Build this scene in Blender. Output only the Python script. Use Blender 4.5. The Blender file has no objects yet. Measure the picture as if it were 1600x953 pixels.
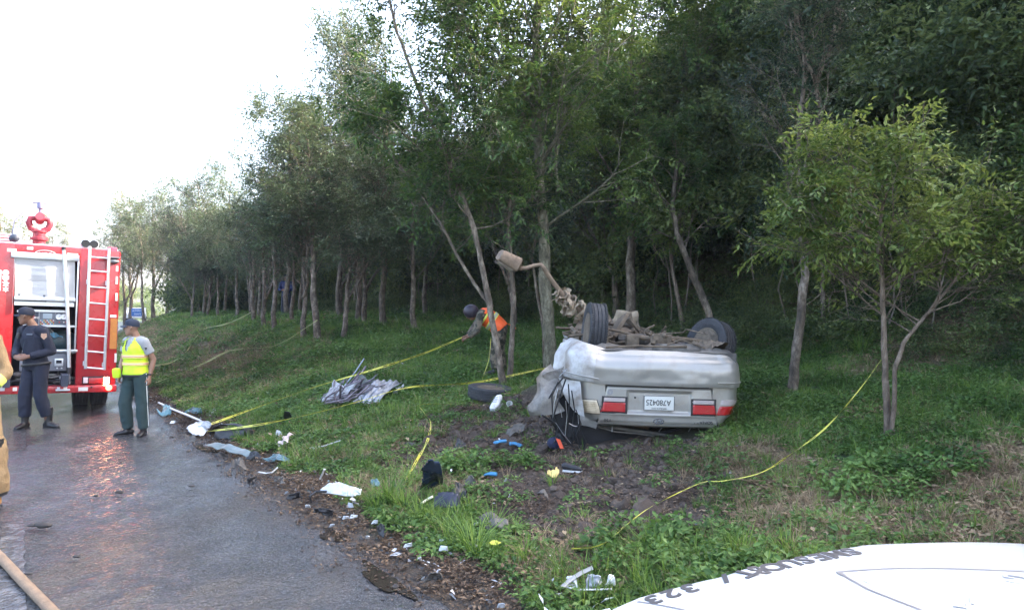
import bpy, bmesh, math, random
import numpy as np
from mathutils import Vector, Matrix, Euler, noise as mnoise
R = math.radians
SC = bpy.context.scene
COL = SC.collection

# ---------------------------------------------------------------- camera, sky, sun, exposure
CAM_H = 1.75
F_PX, CX, CY = 1164.0, 800.0, 476.5
PITCH = math.atan((492 - CY) / F_PX)
cam_d = bpy.data.cameras.new('camera'); cam = bpy.data.objects.new('camera', cam_d); COL.objects.link(cam)
cam.location = (0, 0, CAM_H); cam.rotation_euler = (R(90) + PITCH, 0, 0)
cam_d.sensor_width = 36; cam_d.lens = 36 * F_PX / 1600; cam_d.clip_start = 0.05; cam_d.clip_end = 2000
SC.camera = cam
SUN_AZ, SUN_EL = R(72), R(31)           # azimuth from +y towards +x
world = bpy.data.worlds.new('World'); SC.world = world; world.use_nodes = True
wn = world.node_tree
sky = wn.nodes.new('ShaderNodeTexSky'); sky.sky_type = 'NISHITA'; sky.sun_disc = False
sky.sun_elevation = SUN_EL; sky.sun_rotation = SUN_AZ
sky.air_density = .85; sky.dust_density = 6.0; sky.ozone_density = .6
bg = wn.nodes['Background']; bg.inputs['Strength'].default_value = 0.15
wn.links.new(sky.outputs[0], bg.inputs['Color'])
sd = bpy.data.lights.new('sun', 'SUN'); sd.energy = 2.6; sd.angle = R(0.5); sd.color = (1, .87, .68)
sun = bpy.data.objects.new('sun', sd); COL.objects.link(sun)
sdir = Vector((math.sin(SUN_AZ) * math.cos(SUN_EL), math.cos(SUN_AZ) * math.cos(SUN_EL), math.sin(SUN_EL)))
sun.rotation_euler = sdir.to_track_quat('Z', 'Y').to_euler()
SC.view_settings.view_transform = 'Standard'; SC.view_settings.look = 'None'
SC.view_settings.exposure = 3.25; SC.view_settings.gamma = 1.0
SC.cycles.max_bounces = 8; SC.cycles.diffuse_bounces = 5; SC.cycles.glossy_bounces = 3
SC.cycles.transmission_bounces = 4; SC.cycles.transparent_max_bounces = 8; SC.cycles.volume_bounces = 1
SC.cycles.use_denoising = True
rng = np.random.default_rng(7); random.seed(7)

# ---------------------------------------------------------------- measuring helpers
def ray(px, py):
    a, b = (px - CX) / F_PX, (CY - py) / F_PX
    c, s = math.cos(PITCH), math.sin(PITCH)
    v = Vector((a, c - b * s, s + b * c)); return v / v.y
def at(px, py, d):                       # point seen at a photograph pixel, d metres ahead
    return Vector((0, 0, CAM_H)) + ray(px, py) * d
RA = R(33.25); RN = (math.cos(RA), math.sin(RA)); RD = (-math.sin(RA), math.cos(RA)); EDGE = 2.10
def sstep(a, b, x):
    t = np.clip((np.asarray(x, float) - a) / (b - a), 0, 1); return t * t * (3 - 2 * t)
def shift(v): return .0036 * np.clip(np.asarray(v, float) - 30, 0, 90) ** 2
def sv(x, y):
    u = RN[0] * x + RN[1] * y; v = RD[0] * x + RD[1] * y
    return u - EDGE - shift(v), v
def xy(s, v):
    u = s + EDGE + shift(v)
    return RN[0] * u + RD[0] * v, RN[1] * u + RD[1] * v
def vnoise(x, y, sc, seed=0):            # cheap smooth lattice noise, vectorised, -1..1
    x = np.asarray(x, float) / sc + seed * 17.3; y = np.asarray(y, float) / sc - seed * 9.1
    xi, yi = np.floor(x), np.floor(y); fx, fy = x - xi, y - yi
    fx = fx * fx * (3 - 2 * fx); fy = fy * fy * (3 - 2 * fy)
    h = lambda a, b: (np.modf(np.abs(np.sin(a * 127.1 + b * 311.7 + seed * 74.7) * 43758.5453))[0]) * 2 - 1
    return (h(xi, yi) * (1 - fx) + h(xi + 1, yi) * fx) * (1 - fy) + (h(xi, yi + 1) * (1 - fx) + h(xi + 1, yi + 1) * fx) * fy
def road_z(v): return 1.0 * sstep(30, 85, v)
def height(x, y, rough=True):
    s, v = sv(x, y)
    sp = np.clip(s, 0, None)
    t = sstep(9, 19, v)
    low = .13 * sp
    high = 1.3 * sstep(0, 4.4, sp) + .045 * sp
    z = low * (1 - t) + high * t
    foot = 8.0
    cap = 9.5 - 5.0 * sstep(13, 33, v) - 2.0 * sstep(35, 90, v)
    q = np.clip(sp - foot, 0, None)
    rise = .95 * q * q / (q + 2.0)
    z = z + cap * (1 - np.exp(-rise / cap)) + .12 * q * sstep(0, 30, q)
    z = z * 1.0 + road_z(v)
    z = z - .05 * sstep(-.1, -.6, s) * sstep(-9, -7.9, s)
    if rough:
        w = sstep(-.25, .5, s)
        z = z + w * (.035 * vnoise(x, y, .9, 1) + .02 * vnoise(x, y, .33, 2)) + sstep(0, 2, s) * .06 * vnoise(x, y, 2.6, 3)
        z = z + w * .028 * sstep(-.3, .25, .16 - np.abs(s - .2))
        z = z + sstep(2.5, 4.5, s) * sstep(8, 12, v) * .1 * vnoise(x, y, 1.7, 5)
        c = soilness(x, y); z = z + c * (.03 * vnoise(x, y, .21, 4) - .03)
        z = z + .2 * np.exp(-(((x - .33) / .34) ** 2 + ((y - 10.6) / .3) ** 2))
    return z
def blob(x, y, cx, cy, rx, ry, rot=0):
    c, s = math.cos(rot), math.sin(rot)
    dx, dy = x - cx, y - cy
    a = (dx * c + dy * s) / rx; b = (-dx * s + dy * c) / ry
    return np.clip(1.6 - 1.25 * (a * a + b * b) + .35 * vnoise(x, y, .5, 8), 0, 1)
def soilness(x, y):
    return np.clip(np.maximum.reduce([blob(x, y, .75, 6.1, 1.0, 1.0), blob(x, y, .1, 8.4, 1.5, 1.5), blob(x, y, .55, 6.8, 1.0, .6),
                                      blob(x, y, 1.0, 7.8, 1.0, 1.0), blob(x, y, -.35, 9.9, 1.0, .9)]), 0, 1)
def G(px, py, extra=0.0):                # where the sight line of a pixel meets the ground
    r = ray(px, py); d = 1.5; lim = .012
    if r.z < -.03: d = max(1.5, (CAM_H - 2.0) / r.z * .0 + .15 / -r.z)
    for _ in range(600):
        p = Vector((0, 0, CAM_H)) + r * d
        s_, v_ = sv(p.x, p.y)
        h = float(height(p.x, p.y)) if s_ > -.05 else float(road_z(v_))
        gap = p.z - h - extra
        if gap <= .001 or d > 300: break
        d += max(lim, min(gap / (.30 + abs(r.z)), 4.0)) if gap > .02 else lim
    p.z = h; return p
def gz(x, y):
    s_, v_ = sv(x, y); return float(height(x, y)) if s_ > -.05 else float(road_z(v_))

# ---------------------------------------------------------------- materials
def mat(name, col, rough=.6, metal=0.0, var=0.0, vscale=8.0, col2=None, bump=0.0, bscale=40.0, spec=.5, rvar=0.0,
        emit=None, estr=0.0, coat=0.0, alpha=None, trans=0.0, detail=5.0, thresh=None):
    m = bpy.data.materials.new(name); m.use_nodes = True
    t = m.node_tree; b = t.nodes['Principled BSDF']
    b.inputs['Base Color'].default_value = (*col, 1); b.inputs['Roughness'].default_value = rough
    b.inputs['Metallic'].default_value = metal; b.inputs['Specular IOR Level'].default_value = spec
    if coat: b.inputs['Coat Weight'].default_value = coat; b.inputs['Coat Roughness'].default_value = .08
    if trans: b.inputs['Transmission Weight'].default_value = trans
    if emit: b.inputs['Emission Color'].default_value = (*emit, 1); b.inputs['Emission Strength'].default_value = estr
    need = var or col2 or bump or rvar
    if need:
        tc = t.nodes.new('ShaderNodeTexCoord')
    if var or col2:
        n = t.nodes.new('ShaderNodeTexNoise'); n.inputs['Scale'].default_value = vscale; n.inputs['Detail'].default_value = detail
        n.inputs['Roughness'].default_value = .65
        t.links.new(tc.outputs['Object'], n.inputs['Vector'])
        r = t.nodes.new('ShaderNodeValToRGB'); e = r.color_ramp.elements
        lo, hi = thresh if thresh else (.3, .7)
        e[0].position, e[1].position = lo, hi
        c2 = col2 if col2 else tuple(min(1, c * (1 + var)) for c in col)
        c1 = col if col2 else tuple(c * (1 - var) for c in col)
        e[0].color = (*c1, 1); e[1].color = (*c2, 1)
        t.links.new(n.outputs['Fac'], r.inputs['Fac']); t.links.new(r.outputs[0], b.inputs['Base Color'])
    if rvar:
        n2 = t.nodes.new('ShaderNodeTexNoise'); n2.inputs['Scale'].default_value = vscale * 1.7
        t.links.new(tc.outputs['Object'], n2.inputs['Vector'])
        mr = t.nodes.new('ShaderNodeMapRange'); mr.inputs['From Min'].default_value = .3; mr.inputs['From Max'].default_value = .7
        mr.inputs['To Min'].default_value = max(.02, rough - rvar); mr.inputs['To Max'].default_value = min(1, rough + rvar)
        t.links.new(n2.outputs['Fac'], mr.inputs['Value']); t.links.new(mr.outputs[0], b.inputs['Roughness'])
    if bump:
        n3 = t.nodes.new('ShaderNodeTexNoise'); n3.inputs['Scale'].default_value = bscale; n3.inputs['Detail'].default_value = 6
        t.links.new(tc.outputs['Object'], n3.inputs['Vector'])
        bp = t.nodes.new('ShaderNodeBump'); bp.inputs['Strength'].default_value = bump; bp.inputs['Distance'].default_value = .02
        t.links.new(n3.outputs['Fac'], bp.inputs['Height']); t.links.new(bp.outputs[0], b.inputs['Normal'])
    return m

def leaf_mat(name, c_dark, c_mid, c_light, transl=.35, rough=.5):
    m = bpy.data.materials.new(name); m.use_nodes = True; t = m.node_tree; b = t.nodes['Principled BSDF']; out = t.nodes['Material Output']
    oi = t.nodes.new('ShaderNodeObjectInfo'); geo = t.nodes.new('ShaderNodeNewGeometry')
    n = t.nodes.new('ShaderNodeTexNoise'); n.inputs['Scale'].default_value = .9; n.inputs['Detail'].default_value = 3
    t.links.new(geo.outputs['Position'], n.inputs['Vector'])
    a1 = t.nodes.new('ShaderNodeMath'); a1.operation = 'MULTIPLY_ADD'; a1.inputs[1].default_value = .38
    t.links.new(geo.outputs['Random Per Island'], a1.inputs[0]); t.links.new(n.outputs['Fac'], a1.inputs[2])
    a2 = t.nodes.new('ShaderNodeMath'); a2.operation = 'MULTIPLY_ADD'; a2.inputs[1].default_value = .25
    t.links.new(oi.outputs['Random'], a2.inputs[0]); t.links.new(a1.outputs[0], a2.inputs[2])
    r = t.nodes.new('ShaderNodeValToRGB'); e = r.color_ramp.elements
    e[0].position = .50; e[0].color = (*c_dark, 1); e[1].position = 1.1 if False else 1.0; e[1].color = (*c_light, 1)
    x = e.new(.75); x.color = (*c_mid, 1)
    t.links.new(a2.outputs[0], r.inputs['Fac'])
    b.inputs['Roughness'].default_value = rough; b.inputs['Specular IOR Level'].default_value = .35
    t.links.new(r.outputs[0], b.inputs['Base Color'])
    tr = t.nodes.new('ShaderNodeBsdfTranslucent'); hs = t.nodes.new('ShaderNodeHueSaturation'); hs.inputs['Value'].default_value = 1.3
    hs.inputs['Hue'].default_value = .485
    t.links.new(r.outputs[0], hs.inputs['Color']); t.links.new(hs.outputs[0], tr.inputs['Color'])
    mx = t.nodes.new('ShaderNodeMixShader'); mx.inputs[0].default_value = transl
    t.links.new(b.outputs[0], mx.inputs[1]); t.links.new(tr.outputs[0], mx.inputs[2]); t.links.new(mx.outputs[0], out.inputs['Surface'])
    return m

# ---------------------------------------------------------------- mesh building
class MB:
    def __init__(s): s.v = []; s.f = []; s.n = 0; s.mi = []; s.cm = 0
    def add(s, vs, fs):
        o = s.n; s.v.extend([tuple(p) for p in vs]); s.n = len(s.v)
        for f in fs: s.f.append(tuple(i + o for i in f)); s.mi.append(s.cm)
    def box(s, c, d, rot=None, bev=0.0, taper=1.0):
        hx, hy, hz = d[0] / 2, d[1] / 2, d[2] / 2; b = min(bev, hx * .9, hy * .9, hz * .9)
        Rm = rot if rot is not None else Matrix.Identity(3); c = Vector(c)
        if b <= 0:
            vs = [Vector((x * hx * (taper if z > 0 else 1), y * hy * (taper if z > 0 else 1), z * hz)) for z in (-1, 1) for y in (-1, 1) for x in (-1, 1)]
            fs = [(0, 2, 3, 1), (4, 5, 7, 6), (0, 1, 5, 4), (2, 6, 7, 3), (0, 4, 6, 2), (1, 3, 7, 5)]
        else:
            bm = bmesh.new(); bmesh.ops.create_cube(bm, size=1)
            for v in bm.verts: v.co = Vector((v.co.x * 2 * hx, v.co.y * 2 * hy, v.co.z * 2 * hz))
            bmesh.ops.bevel(bm, geom=list(bm.edges), offset=b, segments=2, affect='EDGES', profile=.6)
            vs = [v.co.copy() for v in bm.verts]; fs = [tuple(v.index for v in f.verts) for f in bm.faces] if False else None
            bm.verts.index_update(); fs = [tuple(v.index for v in f.verts) for f in bm.faces]; bm.free()
        s.add([c + Rm @ v for v in vs], fs); return s
    def tube(s, pts, rad, n=8, cap=True, flat=1.0):
        pts = [Vector(p) for p in pts]; k = len(pts)
        if not hasattr(rad, '__len__'): rad = [rad] * k
        prev = None; rings = []
        for i, p in enumerate(pts):
            t = (pts[min(i + 1, k - 1)] - pts[max(i - 1, 0)])
            t = t.normalized() if t.length > 1e-9 else Vector((0, 0, 1))
            if prev is None:
                a = t.cross(Vector((0, 0, 1)) if abs(t.z) < .9 else Vector((1, 0, 0))).normalized()
            else:
                a = (prev - t * prev.dot(t)); a = a.normalized() if a.length > 1e-6 else t.orthogonal().normalized()
            prev = a; b = t.cross(a)
            rings.append([p + (a * math.cos(2 * math.pi * j / n) + b * math.sin(2 * math.pi * j / n) * flat) * rad[i] for j in range(n)])
        vs = [q for r_ in rings for q in r_]; fs = []
        for i in range(k - 1):
            for j in range(n):
                fs.append((i * n + j, i * n + (j + 1) % n, (i + 1) * n + (j + 1) % n, (i + 1) * n + j))
        if cap: fs.append(tuple(range(n - 1, -1, -1))); fs.append(tuple((k - 1) * n + j for j in range(n)))
        s.add(vs, fs); return s
    def loft(s, rings, closed=True, cap=True):   # rings: lists of points, equal count
        n = len(rings[0]); vs = [q for r_ in rings for q in r_]; fs = []
        for i in range(len(rings) - 1):
            for j in range(n if closed else n - 1):
                fs.append((i * n + j, i * n + (j + 1) % n, (i + 1) * n + (j + 1) % n, (i + 1) * n + j))
        if cap and closed: fs.append(tuple(range(n - 1, -1, -1))); fs.append(tuple((len(rings) - 1) * n + j for j in range(n)))
        s.add(vs, fs); return s
    def limb(s, pts, rads, side=(1, 0, 0), n=14):   # elliptic loft: rads = [(a along side, b across)]
        pts = [Vector(p) for p in pts]; k = len(pts); rings = []; side = Vector(side)
        for i, p in enumerate(pts):
            t = (pts[min(i + 1, k - 1)] - pts[max(i - 1, 0)]).normalized()
            a = side - t * side.dot(t); a = a.normalized() if a.length > 1e-4 else t.orthogonal().normalized(); b = t.cross(a)
            ra, rb = rads[i] if hasattr(rads[i], '__len__') else (rads[i], rads[i])
            rings.append([p + a * ra * math.cos(2 * math.pi * j / n) + b * rb * math.sin(2 * math.pi * j / n) for j in range(n)])
        return s.loft(rings)
    def lathe(s, prof, c=(0, 0, 0), rot=None, n=24, close=False):   # prof [(r, h)] about z
        Rm = rot if rot is not None else Matrix.Identity(3); c = Vector(c); rings = []
        for r_, h in prof: rings.append([c + Rm @ Vector((r_ * math.cos(2 * math.pi * j / n), r_ * math.sin(2 * math.pi * j / n), h)) for j in range(n)])
        if close: rings.append(rings[0])
        return s.loft(rings, cap=not close)
    def ball(s, c, r, n=10, m=7):
        r = r if hasattr(r, '__len__') else (r, r, r); c = Vector(c); rings = []
        for i in range(m + 1):
            a = math.pi * (i / m) ; rr = max(math.sin(a), .02)
            rings.append([c + Vector((r[0] * rr * math.cos(2 * math.pi * j / n), r[1] * rr * math.sin(2 * math.pi * j / n), -r[2] * math.cos(a))) for j in range(n)])
        return s.loft(rings)
    def prism(s, poly, t, org=(0, 0, 0), ax=(1, 0, 0), ay=(0, 0, 1)):   # flat outline with thickness t
        org, ax, ay = Vector(org), Vector(ax), Vector(ay); nz = ax.cross(ay).normalized(); n = len(poly)
        vs = [org + ax * a + ay * b + nz * (t / 2) for a, b in poly] + [org + ax * a + ay * b - nz * (t / 2) for a, b in poly]
        fs = [tuple(range(n)), tuple(range(2 * n - 1, n - 1, -1))] + [(i, i + n, (i + 1) % n + n, (i + 1) % n) for i in range(n)]
        s.add(vs, fs); return s
    def grid(s, fn, nu, nv):
        vs = [fn(i / nu, j / nv) for j in range(nv + 1) for i in range(nu + 1)]
        fs = [(j * (nu + 1) + i, j * (nu + 1) + i + 1, (j + 1) * (nu + 1) + i + 1, (j + 1) * (nu + 1) + i) for j in range(nv) for i in range(nu)]
        s.add(vs, fs); return s
    def mesh(s, name, mats, smooth=True):
        me = bpy.data.meshes.new(name); me.from_pydata([tuple(v) for v in s.v], [], s.f)
        mats = mats if isinstance(mats, (list, tuple)) else [mats]
        for m in mats: me.materials.append(m)
        if len(mats) > 1: me.polygons.foreach_set('material_index', s.mi)
        me.update(calc_edges=True)
        if smooth: me.polygons.foreach_set('use_smooth', [True] * len(me.polygons)); me.update()
        return me
    def build(s, name, mats, parent=None, smooth=True, angle=35, **kw):
        me = s.mesh(name, mats, smooth); o = bpy.data.objects.new(name, me); COL.objects.link(o)
        if smooth:
            try: me.set_sharp_from_angle(angle=R(angle))
            except Exception: pass
        if parent: o.parent = parent
        tag(o, **kw); return o
def tag(o, label=None, cat=None, group=None, kind=None):
    if label: o['label'] = label
    if cat: o['category'] = cat
    if group: o['group'] = group
    if kind: o['kind'] = kind
    return o
def empty(name, loc, rot=(0, 0, 0), label=None, cat=None, group=None, scale=1):
    o = bpy.data.objects.new(name, None); COL.objects.link(o); o.location = loc; o.rotation_euler = rot
    o.scale = (scale,) * 3 if not hasattr(scale, '__len__') else scale; o.empty_display_size = .2
    return tag(o, label, cat, group)
def obj(name, me, parent=None, loc=None, **kw):
    o = bpy.data.objects.new(name, me); COL.objects.link(o)
    if parent: o.parent = parent
    if loc is not None: o.location = loc
    return tag(o, **kw)
def np_mesh(name, verts, faces4, mats, smooth=False, idx=None):
    me = bpy.data.meshes.new(name); nv, nf = len(verts), len(faces4); k = faces4.shape[1]
    me.vertices.add(nv); me.vertices.foreach_set('co', np.ascontiguousarray(verts, np.float32).ravel())
    me.loops.add(nf * k); me.loops.foreach_set('vertex_index', np.ascontiguousarray(faces4, np.int32).ravel())
    me.polygons.add(nf); me.polygons.foreach_set('loop_start', np.arange(0, nf * k, k, dtype=np.int32))
    for m in (mats if isinstance(mats, (list, tuple)) else [mats]): me.materials.append(m)
    if idx is not None: me.polygons.foreach_set('material_index', np.ascontiguousarray(idx, np.int32))
    me.polygons.foreach_set('use_smooth', np.full(nf, smooth)); me.update(calc_edges=True)
    return me
def remesh(mb, name, mats, vox=.008, parent=None, smooth_it=0, wrinkle=0.0, wsc=(9, 9, 5), **kw):
    me = mb.mesh('tmp', []); o = bpy.data.objects.new('tmp', me); COL.objects.link(o)
    md = o.modifiers.new('r', 'REMESH'); md.mode = 'VOXEL'; md.voxel_size = vox
    if smooth_it:
        sm = o.modifiers.new('s', 'SMOOTH'); sm.iterations = smooth_it; sm.factor = .5
    dg = bpy.context.evaluated_depsgraph_get(); dg.update()
    m2 = bpy.data.meshes.new_from_object(o.evaluated_get(dg)); bpy.data.objects.remove(o)
    m2.name = name
    m2.materials.clear(); m2.materials.append(mats)
    if wrinkle:
        no = [v.normal.copy() for v in m2.vertices]
        for v, n in zip(m2.vertices, no):
            q = Vector((v.co.x * wsc[0], v.co.y * wsc[1], v.co.z * wsc[2]))
            w = mnoise.noise(q + Vector((mnoise.noise(q * .7), 0, mnoise.noise(q * .5)))) ; w = 1 - abs(w) * 2.2
            v.co += n * wrinkle * w
    m2.polygons.foreach_set('use_smooth', [True] * len(m2.polygons)); m2.update()
    return obj(name, m2, parent, **kw)
def text_mesh(body, size, m, parent, loc, rot, name='lettering', depth=.001, sx=1.0, align='CENTER', bold=0.0, **kw):
    cu = bpy.data.curves.new('t', 'FONT'); cu.body = body; cu.size = size; cu.extrude = depth; cu.align_x = align; cu.align_y = 'CENTER'; cu.offset = bold
    o = bpy.data.objects.new('t', cu); COL.objects.link(o)
    dg = bpy.context.evaluated_depsgraph_get(); dg.update()
    me = bpy.data.meshes.new_from_object(o.evaluated_get(dg)); bpy.data.objects.remove(o)
    me.materials.clear(); me.materials.append(m)
    t = obj(name, me, parent, loc, **kw); t.rotation_euler = rot; t.scale = (sx, 1, 1); return t
def copy_tree(o, parent=None):
    c = o.copy(); COL.objects.link(c)
    if parent: c.parent = parent
    for ch in list(o.children): copy_tree(ch, c)
    return c
def scatter(name, protos, pos, rotz, scl, tilt=None, which=None, kind='stuff', label=None, cat=None, mat_=None):
    """one countless thing: copies of small plant meshes standing on the ground"""
    n = len(pos); which = np.zeros(n, int) if which is None else which
    root = None; V, FQ, MI = [], [], []
    obs = []
    for k, pm in enumerate(protos):
        sel = np.where(which == k)[0]
        if not len(sel): continue
        me = bpy.data.meshes.new(name + '_points'); me.vertices.add(len(sel)); me.vertices.foreach_set('co', np.asarray(pos)[sel].astype(np.float32).ravel())
        a = me.attributes.new('rot', 'FLOAT_VECTOR', 'POINT')
        rv = np.zeros((len(sel), 3), np.float32); rv[:, 2] = rotz[sel]
        if tilt is not None: rv[:, 0:2] = tilt[sel]
        a.data.foreach_set('vector', rv.ravel())
        a = me.attributes.new('scl', 'FLOAT', 'POINT'); a.data.foreach_set('value', scl[sel].astype(np.float32))
        po = bpy.data.objects.new(name + '_piece', pm)
        ng = bpy.data.node_groups.new(name, 'GeometryNodeTree')
        ng.interface.new_socket('Geometry', in_out='INPUT', socket_type='NodeSocketGeometry')
        ng.interface.new_socket('Geometry', in_out='OUTPUT', socket_type='NodeSocketGeometry')
        N = ng.nodes; gi = N.new('NodeGroupInput'); go = N.new('NodeGroupOutput'); ip = N.new('GeometryNodeInstanceOnPoints')
        oi = N.new('GeometryNodeObjectInfo'); oi.inputs['Object'].default_value = po
        na = N.new('GeometryNodeInputNamedAttribute'); na.data_type = 'FLOAT_VECTOR'; na.inputs['Name'].default_value = 'rot'
        nb = N.new('GeometryNodeInputNamedAttribute'); nb.data_type = 'FLOAT'; nb.inputs['Name'].default_value = 'scl'
        L = ng.links; L.new(gi.outputs[0], ip.inputs['Points']); L.new(oi.outputs['Geometry'], ip.inputs['Instance'])
        L.new(na.outputs['Attribute'], ip.inputs['Rotation']); L.new(nb.outputs['Attribute'], ip.inputs['Scale'])
        L.new(ip.outputs[0], go.inputs[0])
        o = bpy.data.objects.new(name, me); COL.objects.link(o); md = o.modifiers.new('gn', 'NODES'); md.node_group = ng
        tag(o, label if isinstance(label, str) else (label[k] if label else None), cat, None, kind); obs.append(o)
    return obs
# ================================================================ GROUND AND ROAD
def ground_mat():
    m = bpy.data.materials.new('verge_ground'); m.use_nodes = True; t = m.node_tree; b = t.nodes['Principled BSDF']
    at_ = t.nodes.new('ShaderNodeVertexColor'); at_.layer_name = 'zone'
    geo = t.nodes.new('ShaderNodeNewGeometry'); sep = t.nodes.new('ShaderNodeSeparateColor'); t.links.new(at_.outputs['Color'], sep.inputs[0])
    def nz(scale, det=6, rough=.7):
        n = t.nodes.new('ShaderNodeTexNoise'); n.inputs['Scale'].default_value = scale; n.inputs['Detail'].default_value = det; n.inputs['Roughness'].default_value = rough
        t.links.new(geo.outputs['Position'], n.inputs['Vector']); return n
    def ramp(n, cols):
        r = t.nodes.new('ShaderNodeValToRGB'); e = r.color_ramp.elements
        e[0].position, e[0].color = cols[0][0], (*cols[0][1], 1); e[1].position, e[1].color = cols[-1][0], (*cols[-1][1], 1)
        for p, c in cols[1:-1]: x = e.new(p); x.color = (*c, 1)
        t.links.new(n.outputs['Fac'], r.inputs['Fac']); return r
    nf = nz(30); nm = nz(5)
    green = ramp(nf, [(.3, (.012, .022, .008)), (.5, (.03, .06, .016)), (.7, (.06, .105, .03))])
    dry = ramp(nf, [(.3, (.05, .035, .02)), (.5, (.13, .09, .05)), (.72, (.24, .175, .10))])
    soil = ramp(nf, [(.3, (.018, .012, .009)), (.55, (.06, .042, .03)), (.75, (.13, .095, .07))])
    mud = ramp(nm, [(.35, (.03, .022, .015)), (.6, (.075, .052, .034)), (.75, (.12, .09, .06))])
    def mix(fac, a, c):
        x = t.nodes.new('ShaderNodeMix'); x.data_type = 'RGBA'; t.links.new(fac, x.inputs[0]); t.links.new(a, x.inputs[6]); t.links.new(c, x.inputs[7]); return x.outputs[2]
    c1 = mix(sep.outputs[0], green.outputs[0], dry.outputs[0]); c2 = mix(sep.outputs[1], c1, soil.outputs[0]); c3 = mix(sep.outputs[2], c2, mud.outputs[0])
    t.links.new(c3, b.inputs['Base Color'])
    mr = t.nodes.new('ShaderNodeMapRange'); mr.inputs['To Min'].default_value = .9; mr.inputs['To Max'].default_value = .38
    t.links.new(sep.outputs[2], mr.inputs['Value']); t.links.new(mr.outputs[0], b.inputs['Roughness'])
    bp = t.nodes.new('ShaderNodeBump'); bp.inputs['Strength'].default_value = .8; bp.inputs['Distance'].default_value = .03
    t.links.new(nz(45).outputs['Fac'], bp.inputs['Height']); t.links.new(bp.outputs[0], b.inputs['Normal'])
    return m
def dryness(x, y):
    s, v = sv(x, y)
    d = np.maximum.reduce([blob(x, y, 4.2, 5.0, 2.6, 1.25, .1), blob(x, y, 3.2, 5.8, 2.3, .7), blob(x, y, 2.4, 5.6, 1.7, .5, .3), blob(x, y, 2.0, 6.6, .9, .35), .8 * blob(x, y, 2.5, 4.7, 1.3, .7), blob(x, y, 1.9, 6.9, .7, .5), blob(x, y, 6.8, 5.9, 2.2, 1.2),
                           .8 * blob(x, y, .2, 7.0, 1.9, .8), .8 * blob(x, y, -.6, 8.6, 1.3, 1.2),
                           .7 * blob(x, y, 5.6, 10.4, 1.3, .9), .55 * blob(x, y, -5.2, 15.5, 1.6, 2.4),
                           blob(x, y, .45, 5.0, .5, .7) * .8])
    d = d * (1 - .8 * soilness(x, y))
    bank = .75 * sstep(12, 18, v) * sstep(.6, 1.4, s) * (1 - sstep(2.6, 3.8, s))
    return np.clip(np.maximum(d, bank) + .25 * vnoise(x, y, .8, 11) * (s > 0), 0, 1)
def mudness(x, y):
    s, v = sv(x, y)
    w = .40 + .24 * vnoise(x, y, .9, 12) + .22 * vnoise(x, y, .3, 13)
    return np.clip(1 - sstep(w * .8, w * 1.5, s), 0, 1) * (s > -3) * 1.0 + 0
def mk_axis(segs):
    out = [segs[0][0]]
    for a, b, st in segs:
        n = max(1, int(round((b - a) / st))); out += list(np.linspace(a, b, n + 1)[1:])
    return np.array(out)
sx_ = mk_axis([(-300, -60, 40), (-60, -10, 4), (-10, -8, .5), (-8, -.6, 1.2), (-.6, 5, .06), (5, 10, .12), (10, 30, .6), (30, 70, 3), (70, 400, 50)])
vx_ = mk_axis([(-60, -6, 6), (-6, .4, .4), (.4, 9, .07), (9, 18, .14), (18, 34, .4), (34, 110, 2), (110, 500, 40)])
S_, V_ = np.meshgrid(sx_, vx_); X_, Y_ = xy(S_, V_); Z_ = height(X_, Y_)
nu_, nv_ = len(sx_), len(vx_); ii = np.arange(nu_ * nv_).reshape(nv_, nu_)
quads = np.stack([ii[:-1, :-1], ii[:-1, 1:], ii[1:, 1:], ii[1:, :-1]], -1).reshape(-1, 4)
gm = np_mesh('ground', np.stack([X_, Y_, Z_], -1).reshape(-1, 3), quads, ground_mat(), smooth=True)
ca = gm.color_attributes.new('zone', 'FLOAT_COLOR', 'POINT')
sh = np.clip(sstep(8.5, 10.5, S_) * .55 + .15 * vnoise(X_, Y_, 1.2, 14) * (S_ > 7), 0, 1)      # leaf litter under the forest
zc = np.stack([dryness(X_, Y_), np.maximum(soilness(X_, Y_), sh), mudness(X_, Y_), np.ones_like(X_)], -1)
ca.data.foreach_set('color', zc.astype(np.float32).ravel())
obj('ground', gm, kind='structure')

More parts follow.
